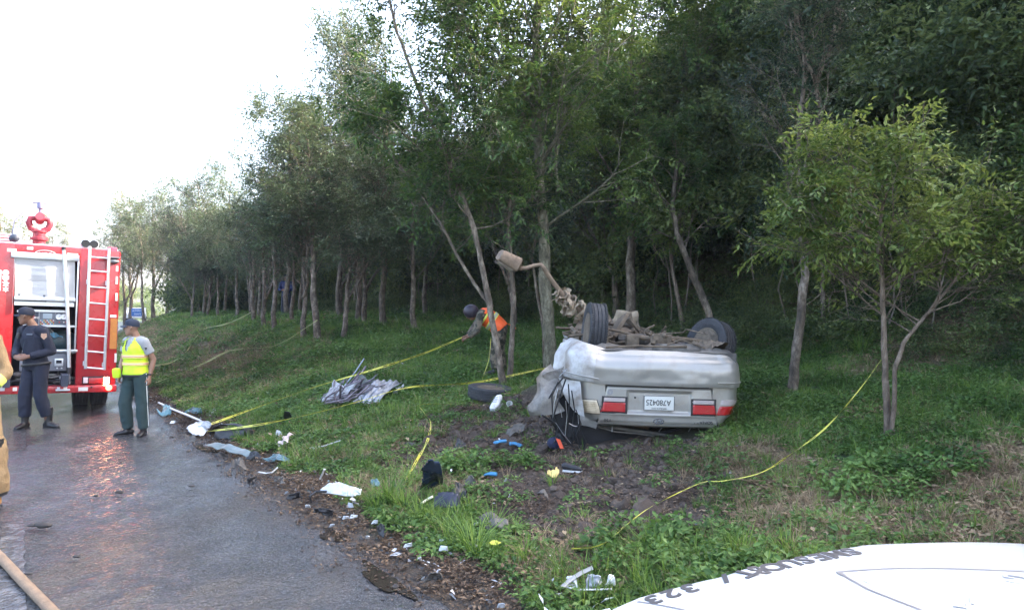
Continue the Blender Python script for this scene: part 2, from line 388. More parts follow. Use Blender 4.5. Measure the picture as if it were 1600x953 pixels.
def road_mat():
    m = bpy.data.materials.new('wet_asphalt'); m.use_nodes = True; t = m.node_tree; b = t.nodes['Principled BSDF']
    geo = t.nodes.new('ShaderNodeNewGeometry')
    def nz(scale, det=5, rough=.6, st=None):
        n = t.nodes.new('ShaderNodeTexNoise'); n.inputs['Scale'].default_value = scale; n.inputs['Detail'].default_value = det; n.inputs['Roughness'].default_value = rough
        if st:
            mp = t.nodes.new('ShaderNodeMapping'); mp.inputs['Rotation'].default_value = (0, 0, -RA); mp.inputs['Scale'].default_value = st
            t.links.new(geo.outputs['Position'], mp.inputs['Vector']); t.links.new(mp.outputs[0], n.inputs['Vector'])
        else: t.links.new(geo.outputs['Position'], n.inputs['Vector'])
        return n
    n1 = nz(3.2); r = t.nodes.new('ShaderNodeValToRGB'); e = r.color_ramp.elements
    e[0].position, e[0].color = .32, (.014, .0135, .015, 1); e[1].position, e[1].color = .72, (.045, .043, .045, 1)
    t.links.new(n1.outputs['Fac'], r.inputs['Fac'])
    sp = nz(75, 3, .8); r2 = t.nodes.new('ShaderNodeValToRGB'); e = r2.color_ramp.elements; e[0].position = .52; e[0].color = (0, 0, 0, 1); e[1].position = .70; e[1].color = (.11, .104, .10, 1)
    t.links.new(sp.outputs['Fac'], r2.inputs['Fac'])
    ad = t.nodes.new('ShaderNodeMix'); ad.data_type = 'RGBA'; ad.blend_type = 'ADD'; ad.inputs[0].default_value = 1
    t.links.new(r.outputs[0], ad.inputs[6]); t.links.new(r2.outputs[0], ad.inputs[7]); t.links.new(ad.outputs[2], b.inputs['Base Color'])
    # wetness: long puddled streaks along the carriageway
    w = nz(1.1, 6, .62, (1.0, .38, 1)); mr = t.nodes.new('ShaderNodeMapRange'); mr.inputs['From Min'].default_value = .36; mr.inputs['From Max'].default_value = .66
    mr.inputs['To Min'].default_value = .05; mr.inputs['To Max'].default_value = .14
    t.links.new(w.outputs['Fac'], mr.inputs['Value']); t.links.new(mr.outputs[0], b.inputs['Roughness'])
    b.inputs['Specular IOR Level'].default_value = 1.0
    v = t.nodes.new('ShaderNodeTexVoronoi'); v.inputs['Scale'].default_value = 34; t.links.new(geo.outputs['Position'], v.inputs['Vector'])
    nb = nz(15, 8, .82, (1.3, .8, 1))
    cm = t.nodes.new('ShaderNodeMath'); cm.operation = 'MULTIPLY_ADD'; cm.inputs[1].default_value = .5; t.links.new(v.outputs['Distance'], cm.inputs[0]); t.links.new(nb.outputs['Fac'], cm.inputs[2])
    mr2 = t.nodes.new('ShaderNodeMapRange'); mr2.inputs['From Min'].default_value = .36; mr2.inputs['From Max'].default_value = .64; mr2.inputs['To Min'].default_value = .25; mr2.inputs['To Max'].default_value = .8
    t.links.new(w.outputs['Fac'], mr2.inputs['Value'])
    bp = t.nodes.new('ShaderNodeBump'); bp.inputs['Distance'].default_value = .05; t.links.new(mr2.outputs[0], bp.inputs['Strength'])
    t.links.new(cm.outputs[0], bp.inputs['Height']); t.links.new(bp.outputs[0], b.inputs['Normal'])
    return m
M_road = road_mat()
def micro(x, y): return (.0040 * vnoise(x, y, .06, 31) + .0062 * vnoise(x, y, .15, 32)) * (.30 + .70 * sstep(-.4, .5, vnoise(x, y, 1.3, 33)))
rs = mk_axis([(-8.2, -4.7, .5), (-4.7, .45, .03)]); rv = mk_axis([(-50, .4, 5), (.4, 13.5, .035), (13.5, 20, .5), (20, 130, 2.5), (130, 400, 30)])
S_, V_ = np.meshgrid(rs, rv); X_, Y_ = xy(S_, V_); Z_ = road_z(V_) + .004
near_ = sstep(14, 12, V_) * sstep(-4.8, -4.4, S_) * (V_ > .3)
Z_ = Z_ + near_ * (micro(X_, Y_) + .0014 * rng.normal(0, 1, X_.shape))
ii = np.arange(len(rs) * len(rv)).reshape(len(rv), len(rs))
quads = np.stack([ii[:-1, :-1], ii[:-1, 1:], ii[1:, 1:], ii[1:, :-1]], -1).reshape(-1, 4)
obj('road', np_mesh('road', np.stack([X_, Y_, Z_], -1).reshape(-1, 3), quads, M_road, smooth=True), kind='structure')
M_line = mat('worn_road_paint', (.04, .04, .042), .12, var=.0, col2=(.15, .15, .155), vscale=9, bump=.8, bscale=22, thresh=(.46, .7))
def strip(name, s0, s1, v0, v1, m, dz=.008, **kw):
    vs = mk_axis([(v0, v1, .035)]); ss = mk_axis([(s0, s1, .03)]); S2, V2 = np.meshgrid(ss, vs); S2 = S2 + .012 * vnoise(V2, S2 * 9, .09, 3) * ((S2 < s0 + .01) | (S2 > s1 - .01)); X2, Y2 = xy(S2, V2)
    A = np.stack([X2, Y2, road_z(V2) + dz + (micro(X2, Y2) if v1 < 13 else 0)], -1).reshape(-1, 3); i2 = np.arange(len(ss) * len(vs)).reshape(len(vs), len(ss))
    f = np.stack([i2[:-1, :-1], i2[:-1, 1:], i2[1:, 1:], i2[1:, :-1]], -1).reshape(-1, 4)
    return obj(name, np_mesh(name, np.array(A), f, m), **kw)
strip('road_marking', -2.24, -2.08, 1.0, 7.6, M_line, kind='structure')
strip('road_marking', -2.26, -2.06, 11.5, 15.5, M_line, kind='structure')
strip('road_marking', -2.26, -2.06, 20, 24, M_line, kind='structure')

# shallow brown puddles along the ragged edge
M_pud = mat('muddy_water', (.03, .025, .02), .03, bump=.05, bscale=9, spec=1.0)
def puddle(px, py, rx, ry, rot, label):
    c = G(px, py); k = 26; pts = [(0, 0)]
    for i in range(k):
        a = 2 * math.pi * i / k; r_ = 1 + .22 * math.sin(3 * a + px) + .13 * math.sin(5 * a + py); x, y = rx * r_ * math.cos(a), ry * r_ * math.sin(a)
        pts.append((x * math.cos(rot) - y * math.sin(rot), x * math.sin(rot) + y * math.cos(rot)))
    mb = MB(); zt = .012
    mb.add([(c.x + a, c.y + b, zt) for a, b in pts], [(0, i, i % k + 1) for i in range(1, k + 1)])
    o = mb.build('puddle', M_pud, smooth=False, label=label, cat='puddle', kind='structure'); return o
puddle(524, 836, .22, .10, 2.1, 'small brown puddle at the broken road edge')
puddle(600, 908, .36, .08, 2.15, 'long muddy puddle along the near road edge')
puddle(330, 700, .5, .14, 2.15, 'thin puddle beside the dark green strip of wreckage')
# ================================================================ TREES AND FOREST
def bark_mat(name, c1, c2, c3, sc=9):
    m = bpy.data.materials.new(name); m.use_nodes = True; t = m.node_tree; b = t.nodes['Principled BSDF']
    tc = t.nodes.new('ShaderNodeTexCoord'); mp = t.nodes.new('ShaderNodeMapping'); mp.inputs['Scale'].default_value = (1, 1, .45)
    t.links.new(tc.outputs['Object'], mp.inputs['Vector'])
    n = t.nodes.new('ShaderNodeTexNoise'); n.inputs['Scale'].default_value = sc; n.inputs['Detail'].default_value = 8; n.inputs['Roughness'].default_value = .75
    t.links.new(mp.outputs[0], n.inputs['Vector'])
    r = t.nodes.new('ShaderNodeValToRGB'); e = r.color_ramp.elements
    e[0].position, e[0].color = .34, (*c1, 1); e[1].position, e[1].color = .66, (*c3, 1); x = e.new(.5); x.color = (*c2, 1)
    t.links.new(n.outputs['Fac'], r.inputs['Fac']); t.links.new(r.outputs[0], b.inputs['Base Color']); b.inputs['Roughness'].default_value = .85
    n2 = t.nodes.new('ShaderNodeTexNoise'); n2.inputs['Scale'].default_value = 55; n2.inputs['Detail'].default_value = 5; t.links.new(mp.outputs[0], n2.inputs['Vector'])
    bp = t.nodes.new('ShaderNodeBump'); bp.inputs['Strength'].default_value = .9; bp.inputs['Distance'].default_value = .02
    t.links.new(n2.outputs['Fac'], bp.inputs['Height']); t.links.new(bp.outputs[0], b.inputs['Normal']); return m
B_pale = bark_mat('pale_bark', (.035, .027, .02), (.12, .092, .066), (.33, .27, .21))
B_brown = bark_mat('brown_bark', (.055, .038, .028), (.15, .11, .08), (.28, .22, .17))
B_green = bark_mat('lichen_bark', (.05, .045, .03), (.14, .125, .08), (.30, .28, .2), 16)
L_row = leaf_mat('row_leaves', (.016, .030, .020), (.045, .076, .042), (.10, .14, .06), .22)
L_big = leaf_mat('tall_leaves', (.022, .048, .014), (.055, .115, .028), (.14, .2, .045), .32)
L_small = leaf_mat('young_leaves', (.028, .058, .012), (.072, .122, .024), (.20, .25, .06), .38)
L_for = leaf_mat('forest_leaves', (.018, .036, .014), (.06, .095, .034), (.16, .2, .06), .3)
L_suntint = leaf_mat('sun_tinted_leaves', (.04, .06, .012), (.09, .11, .028), (.18, .17, .06), .4)  # yellower leaf colour with sunlight painted in

def leaflets(name, base, dirn, up, ln, wd, m):
    """many small pointed leaves: arrays of base point, direction, up vector, length, width"""
    d = dirn / np.linalg.norm(dirn, axis=1, keepdims=True); sd_ = np.cross(d, up); sd_ /= (np.linalg.norm(sd_, axis=1, keepdims=True) + 1e-9)
    nrm = np.cross(sd_, d)
    ln = ln[:, None]; wd = wd[:, None]
    a = base; b = base + d * ln * .45 + sd_ * wd * .5 + nrm * ln * .05; c = base + d * ln - nrm * ln * .12; e = base + d * ln * .45 - sd_ * wd * .5 + nrm * ln * .05
    V = np.stack([a, b, c, e], 1).reshape(-1, 3); n = len(base)
    Fq = (np.arange(n)[:, None] * 4 + np.array([0, 1, 2, 3])[None]).astype(np.int32)
    return np_mesh(name, V, Fq, m)

class Tree:
    def __init__(s, seed): s.r = random.Random(seed); s.mb = MB(); s.site = []    # site: (pos, dir)
    def path(s, p, d, L, n, up, wob):
        pts = [Vector(p)]; d = Vector(d).normalized()
        for i in range(n):
            d = (d + Vector((s.r.gauss(0, wob), s.r.gauss(0, wob), s.r.gauss(0, wob * .6) + up))).normalized()
            pts.append(pts[-1] + d * (L / n))
        return pts
    def branch(s, p, d, L, r, lvl, P):
        n = 5 if lvl < 2 else 3
        pts = s.path(p, d, L, n, P['up'] * (1 if lvl < 2 else .5), P['wob'])
        rad = [r * (1 - .75 * i / n) for i in range(n + 1)]
        s.mb.tube(pts, rad, n=5 if lvl == 1 else (4 if lvl == 2 else 3), cap=False)
        if lvl >= P['lv'] or L < .22:
            for i in range(1, n + 1):
                for _ in range(P['dens']):
                    if s.r.random() < P['leafp']: s.site.append((pts[i] - (pts[i] - pts[i - 1]) * s.r.random() * .8, (pts[i] - pts[i - 1]).normalized()))
            return
        k = P['kids'][lvl - 1]
        for j in range(k):
            t = .25 + .75 * (j + s.r.random() * .8) / k; t = min(t, .98) * n; i = int(t); q = pts[i].lerp(pts[min(i + 1, n)], t - i)
            dd = (pts[min(i + 1, n)] - pts[max(i - 1, 0)]).normalized()
            perp = dd.cross(Vector((s.r.gauss(0, 1), s.r.gauss(0, 1), s.r.gauss(0, 1)))).normalized()
            nd = dd * math.cos(P['ang']) + perp * math.sin(P['ang'])
            s.branch(q, nd, L * s.r.uniform(.38, .62), max(r * .45, .0035), lvl + 1, P)
    def stem(s, pts, r0, r1, limbs, t0, L, P, spread=1.0, n=10, Ltop=.5, sides=None):
        pts = [Vector(p) for p in pts]
        # refine and roughen the traced stem
        fine = []
        for i in range(len(pts) - 1):
            for k in range(4):
                f = k / 4; q = pts[i].lerp(pts[i + 1], f); fine.append(q + Vector((s.r.gauss(0, 1), s.r.gauss(0, 1), 0)) * r0 * .10)
        fine.append(pts[-1]); m = len(fine) - 1
        rad = [(r0 + (r1 - r0) * i / m) * s.r.uniform(.94, 1.07) for i in range(m + 1)]
        rad[0] *= 1.35; 
        if m > 3: rad[1] *= 1.08
        s.mb.tube(fine, rad, n=n)
        for j in range(limbs):
            t = t0 + (1 - t0) * (j + s.r.random() * .7) / limbs; t = min(t, .99) * m; i = int(t); q = fine[i].lerp(fine[i + 1], t - i)
            az = s.r.uniform(0, 2 * math.pi) if sides is None else s.r.uniform(*sides); el = P['el'] + s.r.gauss(0, .18)
            d = Vector((math.cos(az) * math.cos(el), math.sin(az) * math.cos(el), math.sin(el)))
            LL = L * (1 - (1 - Ltop) * (t / m - t0) / (1 - t0 + 1e-6)) * s.r.uniform(.7, 1.15)
            s.branch(q, d, LL, max(rad[i] * .30, .008), 1, P)
        return fine
    def finish(s, P, bark, leafm, lname='crown'):
        tm = s.mb.mesh('trunk', bark)
        if 'zmin' in P: s.site = [q for q in s.site if q[0].z > P['zmin'] + .25 * s.r.random() or s.r.random() < .10]
        n = len(s.site)
        if not n: return tm, None
        rg = np.random.default_rng(s.r.randint(0, 9999)); B, D, U, LN, W = [], [], [], [], []
        k = P['pairs']; ls = P['leaf']; rl = P['rachis']
        pos = np.array([tuple(a) for a, _ in s.site]); dr = np.array([tuple(b) for _, b in s.site])
        rd = dr * .6 + rg.normal(0, .6, (n, 3)); rd[:, 2] += P.get('lup', 0.05); rd /= np.linalg.norm(rd, axis=1, keepdims=True)
        up = np.tile([0, 0, 1.], (n, 1)) + rg.normal(0, .35, (n, 3)); sdv = np.cross(rd, up); sdv /= np.linalg.norm(sdv, axis=1, keepdims=True)
        for j in range(k):
            f = (j + .5) / k; c = pos + rd * rl * f; c[:, 2] -= rl * .35 * f * f
            for sg in (-1, 1):
                B.append(c + rg.normal(0, .006, (n, 3))); dd = sdv * sg + rd * .55 + rg.normal(0, .22, (n, 3)); dd[:, 2] -= P.get('droop', .35); D.append(dd)
                U.append(up); LN.append(ls * rg.uniform(.7, 1.25, n)); W.append(ls * P['asp'] * rg.uniform(.8, 1.2, n))
        B.append(pos + rd * rl); D.append(rd.copy()); U.append(up); LN.append(ls * np.ones(n)); W.append(ls * P['asp'] * np.ones(n))
        return tm, leaflets('crown', np.concatenate(B), np.concatenate(D), np.concatenate(U), np.concatenate(LN), np.concatenate(W), leafm)

PR = dict(up=.10, wob=.16, lv=3, dens=1, leafp=.85, kids=(6, 4), ang=.75, el=.7, pairs=4, leaf=.10, rachis=.24, asp=.40)
def featured(name, stems, P, bark, leafm, label, cat='tree', group=None, seed=1):
    """stems: dicts with px path, distance, radii, limbs; base of the first stem is the tree's base"""
    base = stems[0]['w'][0]; t = Tree(seed)
    for st in stems:
        pts = [p - base for p in st['w']]
        t.stem(pts, st['r0'], st['r1'], st.get('limbs', 10), st.get('t0', .4), st.get('L', 2.0), st.get('P', P), n=st.get('n', 10), Ltop=st.get('Ltop', .5), sides=st.get('sides'))
    tm, lm = t.finish(P, bark, leafm)
    o = empty(name, base, label=label, cat=cat, group=group)
    obj('trunk', tm, o)
    if lm: obj('crown', lm, o)
    return o
def trace(d, pts, base_ground=True, bend=0.0):
    out = []
    for i, (px, py) in enumerate(pts): out.append(at(px, py, d + bend * i))
    if base_ground:
        b = out[0]; b.z = gz(b.x, b.y) - .05
    return out

# --- trees near the wreck, each traced where it stands
def dist_of(px, py): return G(px, py).y
dA = dist_of(860, 588)
tallA = featured('tall_tree', [
    dict(w=trace(dA, [(862, 592), (857, 520), (853, 450), (850, 380), (846, 300), (840, 220), (834, 130), (838, 30), (846, -70), (850, -170)]), r0=.112, r1=.05, limbs=30, t0=.36, L=2.5, n=14, Ltop=.75),
    dict(w=trace(dA, [(838, 165), (800, 130), (765, 95), (735, 50), (700, 10), (660, -40)], False, .12), r0=.05, r1=.015, limbs=12, t0=.2, L=1.4),
    dict(w=trace(dA, [(872, 300), (868, 250), (880, 180), (905, 110), (930, 30), (950, -50)], False, .1), r0=.035, r1=.012, limbs=11, t0=.2, L=1.3)],
    dict(PR, kids=(6, 4), leafp=.9), B_green, L_big, 'thickest greenish trunk with yellow tape tied round its base, just left of the wrecked car', seed=3)
dB = dist_of(785, 607)
featured('leaning_tree', [
    dict(w=trace(dB, [(788, 607), (776, 540), (764, 470), (751, 405), (736, 342), (712, 280), (684, 215), (650, 130), (620, 50), (600, -30)]), r0=.055, r1=.018, limbs=24, t0=.40, L=1.9, n=12, Ltop=.8),
    dict(w=trace(dB, [(768, 480), (742, 445), (715, 400), (688, 348), (655, 300), (610, 240), (570, 190)], False, .12), r0=.030, r1=.012, limbs=12, t0=.35, L=1.4)],
    dict(PR, leafp=.8, wob=.2), B_pale, L_big, 'speckled trunk leaning left in front of the worker in the orange vest', seed=5)
dC = dist_of(795, 602)
featured('slim_tree', [dict(w=trace(dC + .3, [(796, 604), (800, 540), (803, 470), (798, 410), (794, 350), (802, 280), (815, 200), (822, 120)]), r0=.05, r1=.02, limbs=12, t0=.45, L=1.3)],
         dict(PR, leafp=.75), B_pale, L_big, 'slim pale trunk between the orange vest and the thick trunk, under the bent street lamp', seed=6)
featured('slim_tree', [dict(w=trace(dA + .5, [(851, 600), (850, 520), (838, 450), (832, 400), (845, 330), (866, 260)]), r0=.035, r1=.015, limbs=7, t0=.5, L=1.0)],
         dict(PR, leafp=.7), B_pale, L_row, 'crooked thin stem pressed against the back of the thickest trunk', seed=61)
featured('forked_tree', [
    dict(w=trace(15.2, [(988, 545), (987, 500), (985, 430), (989, 355), (1003, 290), (1012, 225), (1005, 190)]), r0=.11, r1=.065, limbs=4, t0=.72, L=1.5, n=12),
    dict(w=trace(15.2, [(1008, 215), (998, 160), (985, 100), (988, 40), (1000, -40), (1004, -120)], False, .1), r0=.06, r1=.02, limbs=16, t0=.1, L=2.2),
    dict(w=trace(15.2, [(1010, 235), (1040, 190), (1070, 140), (1100, 90), (1130, 40), (1150, -30)], False, -.15), r0=.05, r1=.016, limbs=16, t0=.15, L=2.0),
    dict(w=trace(15.2, [(990, 350), (975, 310), (955, 270), (930, 230), (905, 200)], False, -.2), r0=.03, r1=.012, limbs=8, t0=.2, L=1.3)],
    dict(PR, kids=(7, 4), leafp=.95), B_pale, L_big, 'straight pale tree rising directly behind the middle of the upturned car, forking high up', seed=8)
featured('leaning_tree', [dict(w=trace(13.6, [(1120, 525), (1110, 496), (1092, 450), (1075, 410), (1058, 365), (1050, 320), (1060, 250)]), r0=.075, r1=.035, limbs=12, t0=.5, L=1.8)],
         dict(PR, leafp=.9), B_pale, L_big, 'bare pale trunk leaning left behind the right rear wheel', seed=9)
featured('slim_tree', [dict(w=trace(14.6, [(1070, 545), (1062, 480), (1052, 430), (1045, 380), (1062, 330)]), r0=.05, r1=.02, limbs=8, t0=.5, L=1.3)],
         dict(PR, leafp=.8), B_brown, L_big, 'crooked thin trunk left of the leaning one behind the car', seed=10)
featured('slim_tree', [dict(w=trace(15.8, [(1093, 540), (1091, 480), (1088, 430), (1090, 370)]), r0=.05, r1=.03, limbs=5, t0=.7, L=1.3)],
         dict(PR, leafp=.6), B_green, L_row, 'short mossy trunk seen between two leaning ones above the right rear wheel', seed=101)
featured('slim_tree', [dict(w=trace(17.5, [(947, 520), (944, 470), (938, 425), (936, 380), (940, 320)]), r0=.075, r1=.04, limbs=8, t0=.6, L=1.5)],
         dict(PR, leafp=.8), B_green, L_big, 'mossy trunk in the dark gap above the khaki rags', seed=11)
dG = dist_of(1237, 614)
featured('forked_tree', [
    dict(w=trace(dG, [(1237, 616), (1243, 560), (1250, 500), (1257, 430), (1254, 360), (1252, 300), (1262, 250), (1270, 190)]), r0=.062, r1=.038, limbs=7, t0=.55, L=.9, n=12),
    dict(w=trace(dG, [(1254, 330), (1246, 260), (1250, 180), (1258, 100), (1250, 20), (1255, -60)], False, .08), r0=.038, r1=.014, limbs=14, t0=.1, L=1.1),
    dict(w=trace(dG, [(1262, 250), (1282, 190), (1275, 130), (1300, 60), (1312, -10), (1325, -80)], False, .06), r0=.036, r1=.014, limbs=14, t0=.1, L=1.1),
    dict(w=trace(dG, [(1275, 130), (1255, 80), (1235, 40), (1222, -20)], False, -.1), r0=.02, r1=.01, limbs=6, t0=.2, L=.8)],
    dict(PR, leafp=.5, up=.16, leaf=.065, rachis=.18), B_pale, L_row, 'twin-forked reddish grey tree standing right of the wrecked car, reaching out of the picture', seed=12)
featured('slim_tree', [dict(w=trace(12.3, [(1289, 575), (1287, 520), (1285, 460), (1284, 400), (1292, 330)]), r0=.045, r1=.022, limbs=8, t0=.55, L=1.1)],
         dict(PR, leafp=.7), B_pale, L_row, 'thin pale trunk in the brush between the forked tree and the young leafy tree', seed=13)
# the young umbrella-shaped tree on two stems
dY = dist_of(1388, 683)
PY = dict(PR, zmin=1.55, up=.13, kids=(6, 4), ang=.7, el=.42, leaf=.072, rachis=.18, pairs=4, asp=.42, leafp=.66, dens=1, wob=.13)
featured('young_tree', [
    dict(w=trace(dY, [(1388, 685), (1386, 640), (1383, 590), (1381, 540), (1380, 480), (1378, 440), (1372, 390), (1378, 330), (1385, 285)]), r0=.036, r1=.012, limbs=24, t0=.45, L=1.12, n=12, Ltop=.62),
    dict(w=trace(dY - .06, [(1391, 685), (1397, 630), (1397, 580), (1412, 535), (1436, 505), (1460, 478), (1490, 440), (1520, 390)], True, -.02), r0=.024, r1=.01, limbs=14, t0=.5, L=.85, Ltop=.8)],
    PY, B_brown, L_small, 'young umbrella-shaped tree with bright feathery leaves and two stems, at the right of the slope', seed=21)

# --- the planted row running away to the left: a few crowns, copied with turns and sizes
def row_variant(seed, H, fork, bare):
    t = Tree(seed); r = t.r; P = dict(PR, leafp=.42 if bare else .8, kids=(7, 5), wob=.17, up=.13, leaf=.10, rachis=.3, pairs=3, el=.85)
    lean = r.uniform(-.06, .06); hs = [0, .1, .22, .34, .46, .6, .75, .9]
    wob = lambda h: (lean * H * h + r.gauss(0, .035), r.gauss(0, .035), H * h)
    main = [Vector(wob(h)) for h in hs]; main[0] = Vector((0, 0, -.1))
    t.stem(main, .085, .02, 17, .34, 2.3, P, n=9, Ltop=.55)
    if fork:
        b = main[2]; sg = r.choice((-1, 1)); f = [b + Vector((sg * k * .24, r.gauss(0, .05), k * .52)) for k in range(6)]
        t.stem(f, .05, .015, 9, .35, 1.6, P, n=8)
    return t.finish(P, B_pale, L_row)
VAR = [row_variant(100 + i, [6.4, 5.6, 6.9, 5.2, 6.0][i], i in (1, 3, 4), i in (1, 4)) for i in range(5)]
gaps = [
 (648, 515, .95, 0, 'slim trunk at the edge of the dark gap left of the worker in orange'),
 (570, 506, 1.0, 1, 'pale smooth bent trunk right of the twin-stemmed ones in the planted row'),
 (537, 530, .92, 3, 'Y-forked pale trunk standing nearest the crumpled metal heap'),
 (497, 532, 1.05, 0, 'stout trunk with the upper slope tape tied to it'),
 (475, 528, .95, 4, 'wide-forked trunk just left of the tape-tied one'),
 (456, 505, .8, 2, 'thin trunk behind the fork in the middle of the row'),
 (430, 518, 1.0, 2, 'freckled trunk right of the thin dark stems in the row'),
 (413, 514, .85, 1, 'thin stem with the far tape beginning beside it'),
 (395, 507, .9, 4, 'pale forked stem left of the far tape end'),
 (369, 500, 1.1, 0, 'stout leaning trunk on the crest of the bank'),
 (341, 496, .9, 2, 'slender trunk left of the stout one on the crest'),
 (324, 495, .95, 3, 'pale trunk near the left end of the crest'),
 (299, 499, .9, 4, 'small forked trunk above the bare brown bank'),
]
for i, (px, py, sc, vi, lab) in enumerate(gaps):
    p = G(px, py)
    if p.y > 60: p = Vector(xy(6.5, 40)).to_3d(); p.z = gz(p.x, p.y)
    o = empty('row_tree', p, (0, 0, rng.uniform(0, 6.28)), label=lab, cat='tree', group='planted trees along the bank', scale=(sc * rng.uniform(.86, 1.0), sc * rng.uniform(.86, 1.0), sc * rng.uniform(.68, .77)))
    tm, lm = VAR[vi]; obj('trunk', tm, o); obj('crown', lm, o)
k = 0
for (s, v, sc) in [(8.8, 12.5, 1.0), (7.8, 15, 1.05), (9.6, 17, 1.1), (8.2, 20.5, 1.1), (10, 23, 1.15), (6.6, 23.5, .95), (8.5, 27, 1.1), (5.6, 30, 1.0), (9.5, 31.5, 1.2), (6.5, 35, 1.1), (5.2, 40, 1.1), (8, 42, 1.2), (6, 47, 1.15), (7.5, 53, 1.2), (5.5, 58, 1.1), (8, 64, 1.2)]:
    x, y = xy(s, v); x, y = float(x), float(y); o = empty('row_tree', (x, y, gz(x, y)), (0, 0, rng.uniform(0, 6.28)), group='back row of trees before the wood', cat='tree',
            label='thin pale trunk in the shaded back row before the wood', scale=(sc * .9, sc * .9, sc * (.85 - .12 * min(1, max(0, v - 15) / 15))))
    tm, lm = VAR[(k * 2 + 1) % 5]; obj('trunk', tm, o); obj('crown', lm, o); k += 1

# --- the wood on the hillside: leaf masses too many to count
def clump(seed, n, R_, ls, m, flat=.75, name='clump'):
    g = np.random.default_rng(seed); k = 9
    c = g.normal(0, .42, (k, 3)) * R_; c[:, 2] *= flat
    w = g.integers(0, k, n); p = c[w] + g.normal(0, .24 * R_, (n, 3)) * [1, 1, flat]
    d = g.normal(0, 1, (n, 3)); d[:, 2] = d[:, 2] * .5 - .35; up = g.normal(0, .5, (n, 3)) + [0, 0, 1]
    return leaflets(name, p, d, up, ls * g.uniform(.6, 1.3, n), ls * .5 * g.uniform(.7, 1.2, n), m)
CL = [clump(1, 1500, 1.0, .115, L_for), clump(2, 1300, 1.0, .13, L_for), clump(3, 1500, .9, .10, L_for), clump(4, 700, 1.0, .12, L_for, .5), clump(5, 1400, 1.0, .11, L_big)]
g = np.random.default_rng(41); P_, S_c, W_ = [], [], []
def addc(s, v, h, sc, w):
    x, y = xy(s, v); P_.append(np.stack([x, y, height(x, y, False) + h], -1)); S_c.append(sc); W_.append(w)
# canopy over the slope
n = 2700; s = g.uniform(9.5, 34, n); v = g.uniform(-12, 78, n); addc(s, v, (g.uniform(2.0, 5.2, n) + 1.2 * vnoise(s, v, 5, 3)) * (1 - .3 * sstep(8, 30, v)), g.uniform(.9, 1.7, n), g.choice([0, 1, 2, 4], n, p=[.35, .3, .2, .15]))
# front curtain at the wood's edge
n = 800; v = g.uniform(-10, 75, n); s = g.uniform(8.6, 11, n) + .9 * vnoise(v, v * 0, 3, 4); addc(s, v, g.uniform(1.2, 5.4, n) * (1 - .3 * sstep(8, 30, v)), g.uniform(.7, 1.2, n), g.choice([0, 1, 2, 3], n))
# thin dark undergrowth
n = 1500; v = g.uniform(-10, 70, n); s = g.uniform(9.6, 16, n); addc(s, v, g.uniform(0, 2.4, n), g.uniform(.5, .9, n), np.full(n, 3))
# vine-hung wall on the right
n = 520; v = g.uniform(-8, 9, n); s = g.uniform(8.8, 14, n) + .8 * vnoise(v, v * 0, 2, 5); addc(s, v, g.uniform(.4, 6.5, n), g.uniform(.5, .95, n), g.choice([0, 2, 3, 4], n))
# wood across the road, behind the fire engine, and where the road bends away
n = 330; v = g.uniform(30, 150, n); s = g.uniform(-34, -13, n); addc(s, v, g.uniform(0, 4.4, n) , g.uniform(1.2, 2.0, n), g.choice([1, 2, 4], n))
n = 420; v = g.uniform(44, 80, n); s = g.uniform(4.5, 13, n); addc(s, v, g.uniform(.3, 6.2, n) * (1 - .35 * sstep(8, 4.5, s)), g.uniform(.8, 1.5, n), g.choice([0, 1, 4], n))
n = 420; v = g.uniform(76, 150, n); s = g.uniform(5, 40, n); addc(s, v, g.uniform(.5, 6, n), g.uniform(1.3, 2.3, n), g.choice([0, 1, 4], n))
ns_ = 150; v = g.uniform(4.5, 10, ns_); s = g.uniform(9.6, 13.5, ns_); addc(s, v, g.uniform(2.6, 5.6, ns_), g.uniform(.25, .6, ns_), np.full(ns_, 5))  # yellow clumps paint sunlight where the hill blocks the sun
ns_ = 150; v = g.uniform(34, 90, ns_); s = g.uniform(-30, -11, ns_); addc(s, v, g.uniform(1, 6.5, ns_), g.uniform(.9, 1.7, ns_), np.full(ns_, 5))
CL.append(clump(6, 900, 1.0, .12, L_suntint, .8))
P_ = np.concatenate(P_); S_c = np.concatenate(S_c); W_ = np.concatenate(W_)
ok = P_[:, 1] > -25
P_, S_c, W_ = P_[ok], S_c[ok], W_[ok]
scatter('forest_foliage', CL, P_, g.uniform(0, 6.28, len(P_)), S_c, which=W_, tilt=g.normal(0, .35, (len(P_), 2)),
        label=['dense dark foliage of the wood covering the hillside', 'broad-leaved foliage filling the wood above the slope', 'fine-leaved dark foliage in the wood', 'sparse undergrowth in the shade of the wood', 'greener foliage patches among the wood', 'yellow-green wood foliage with sunlight painted into its leaf colour'], cat='foliage')
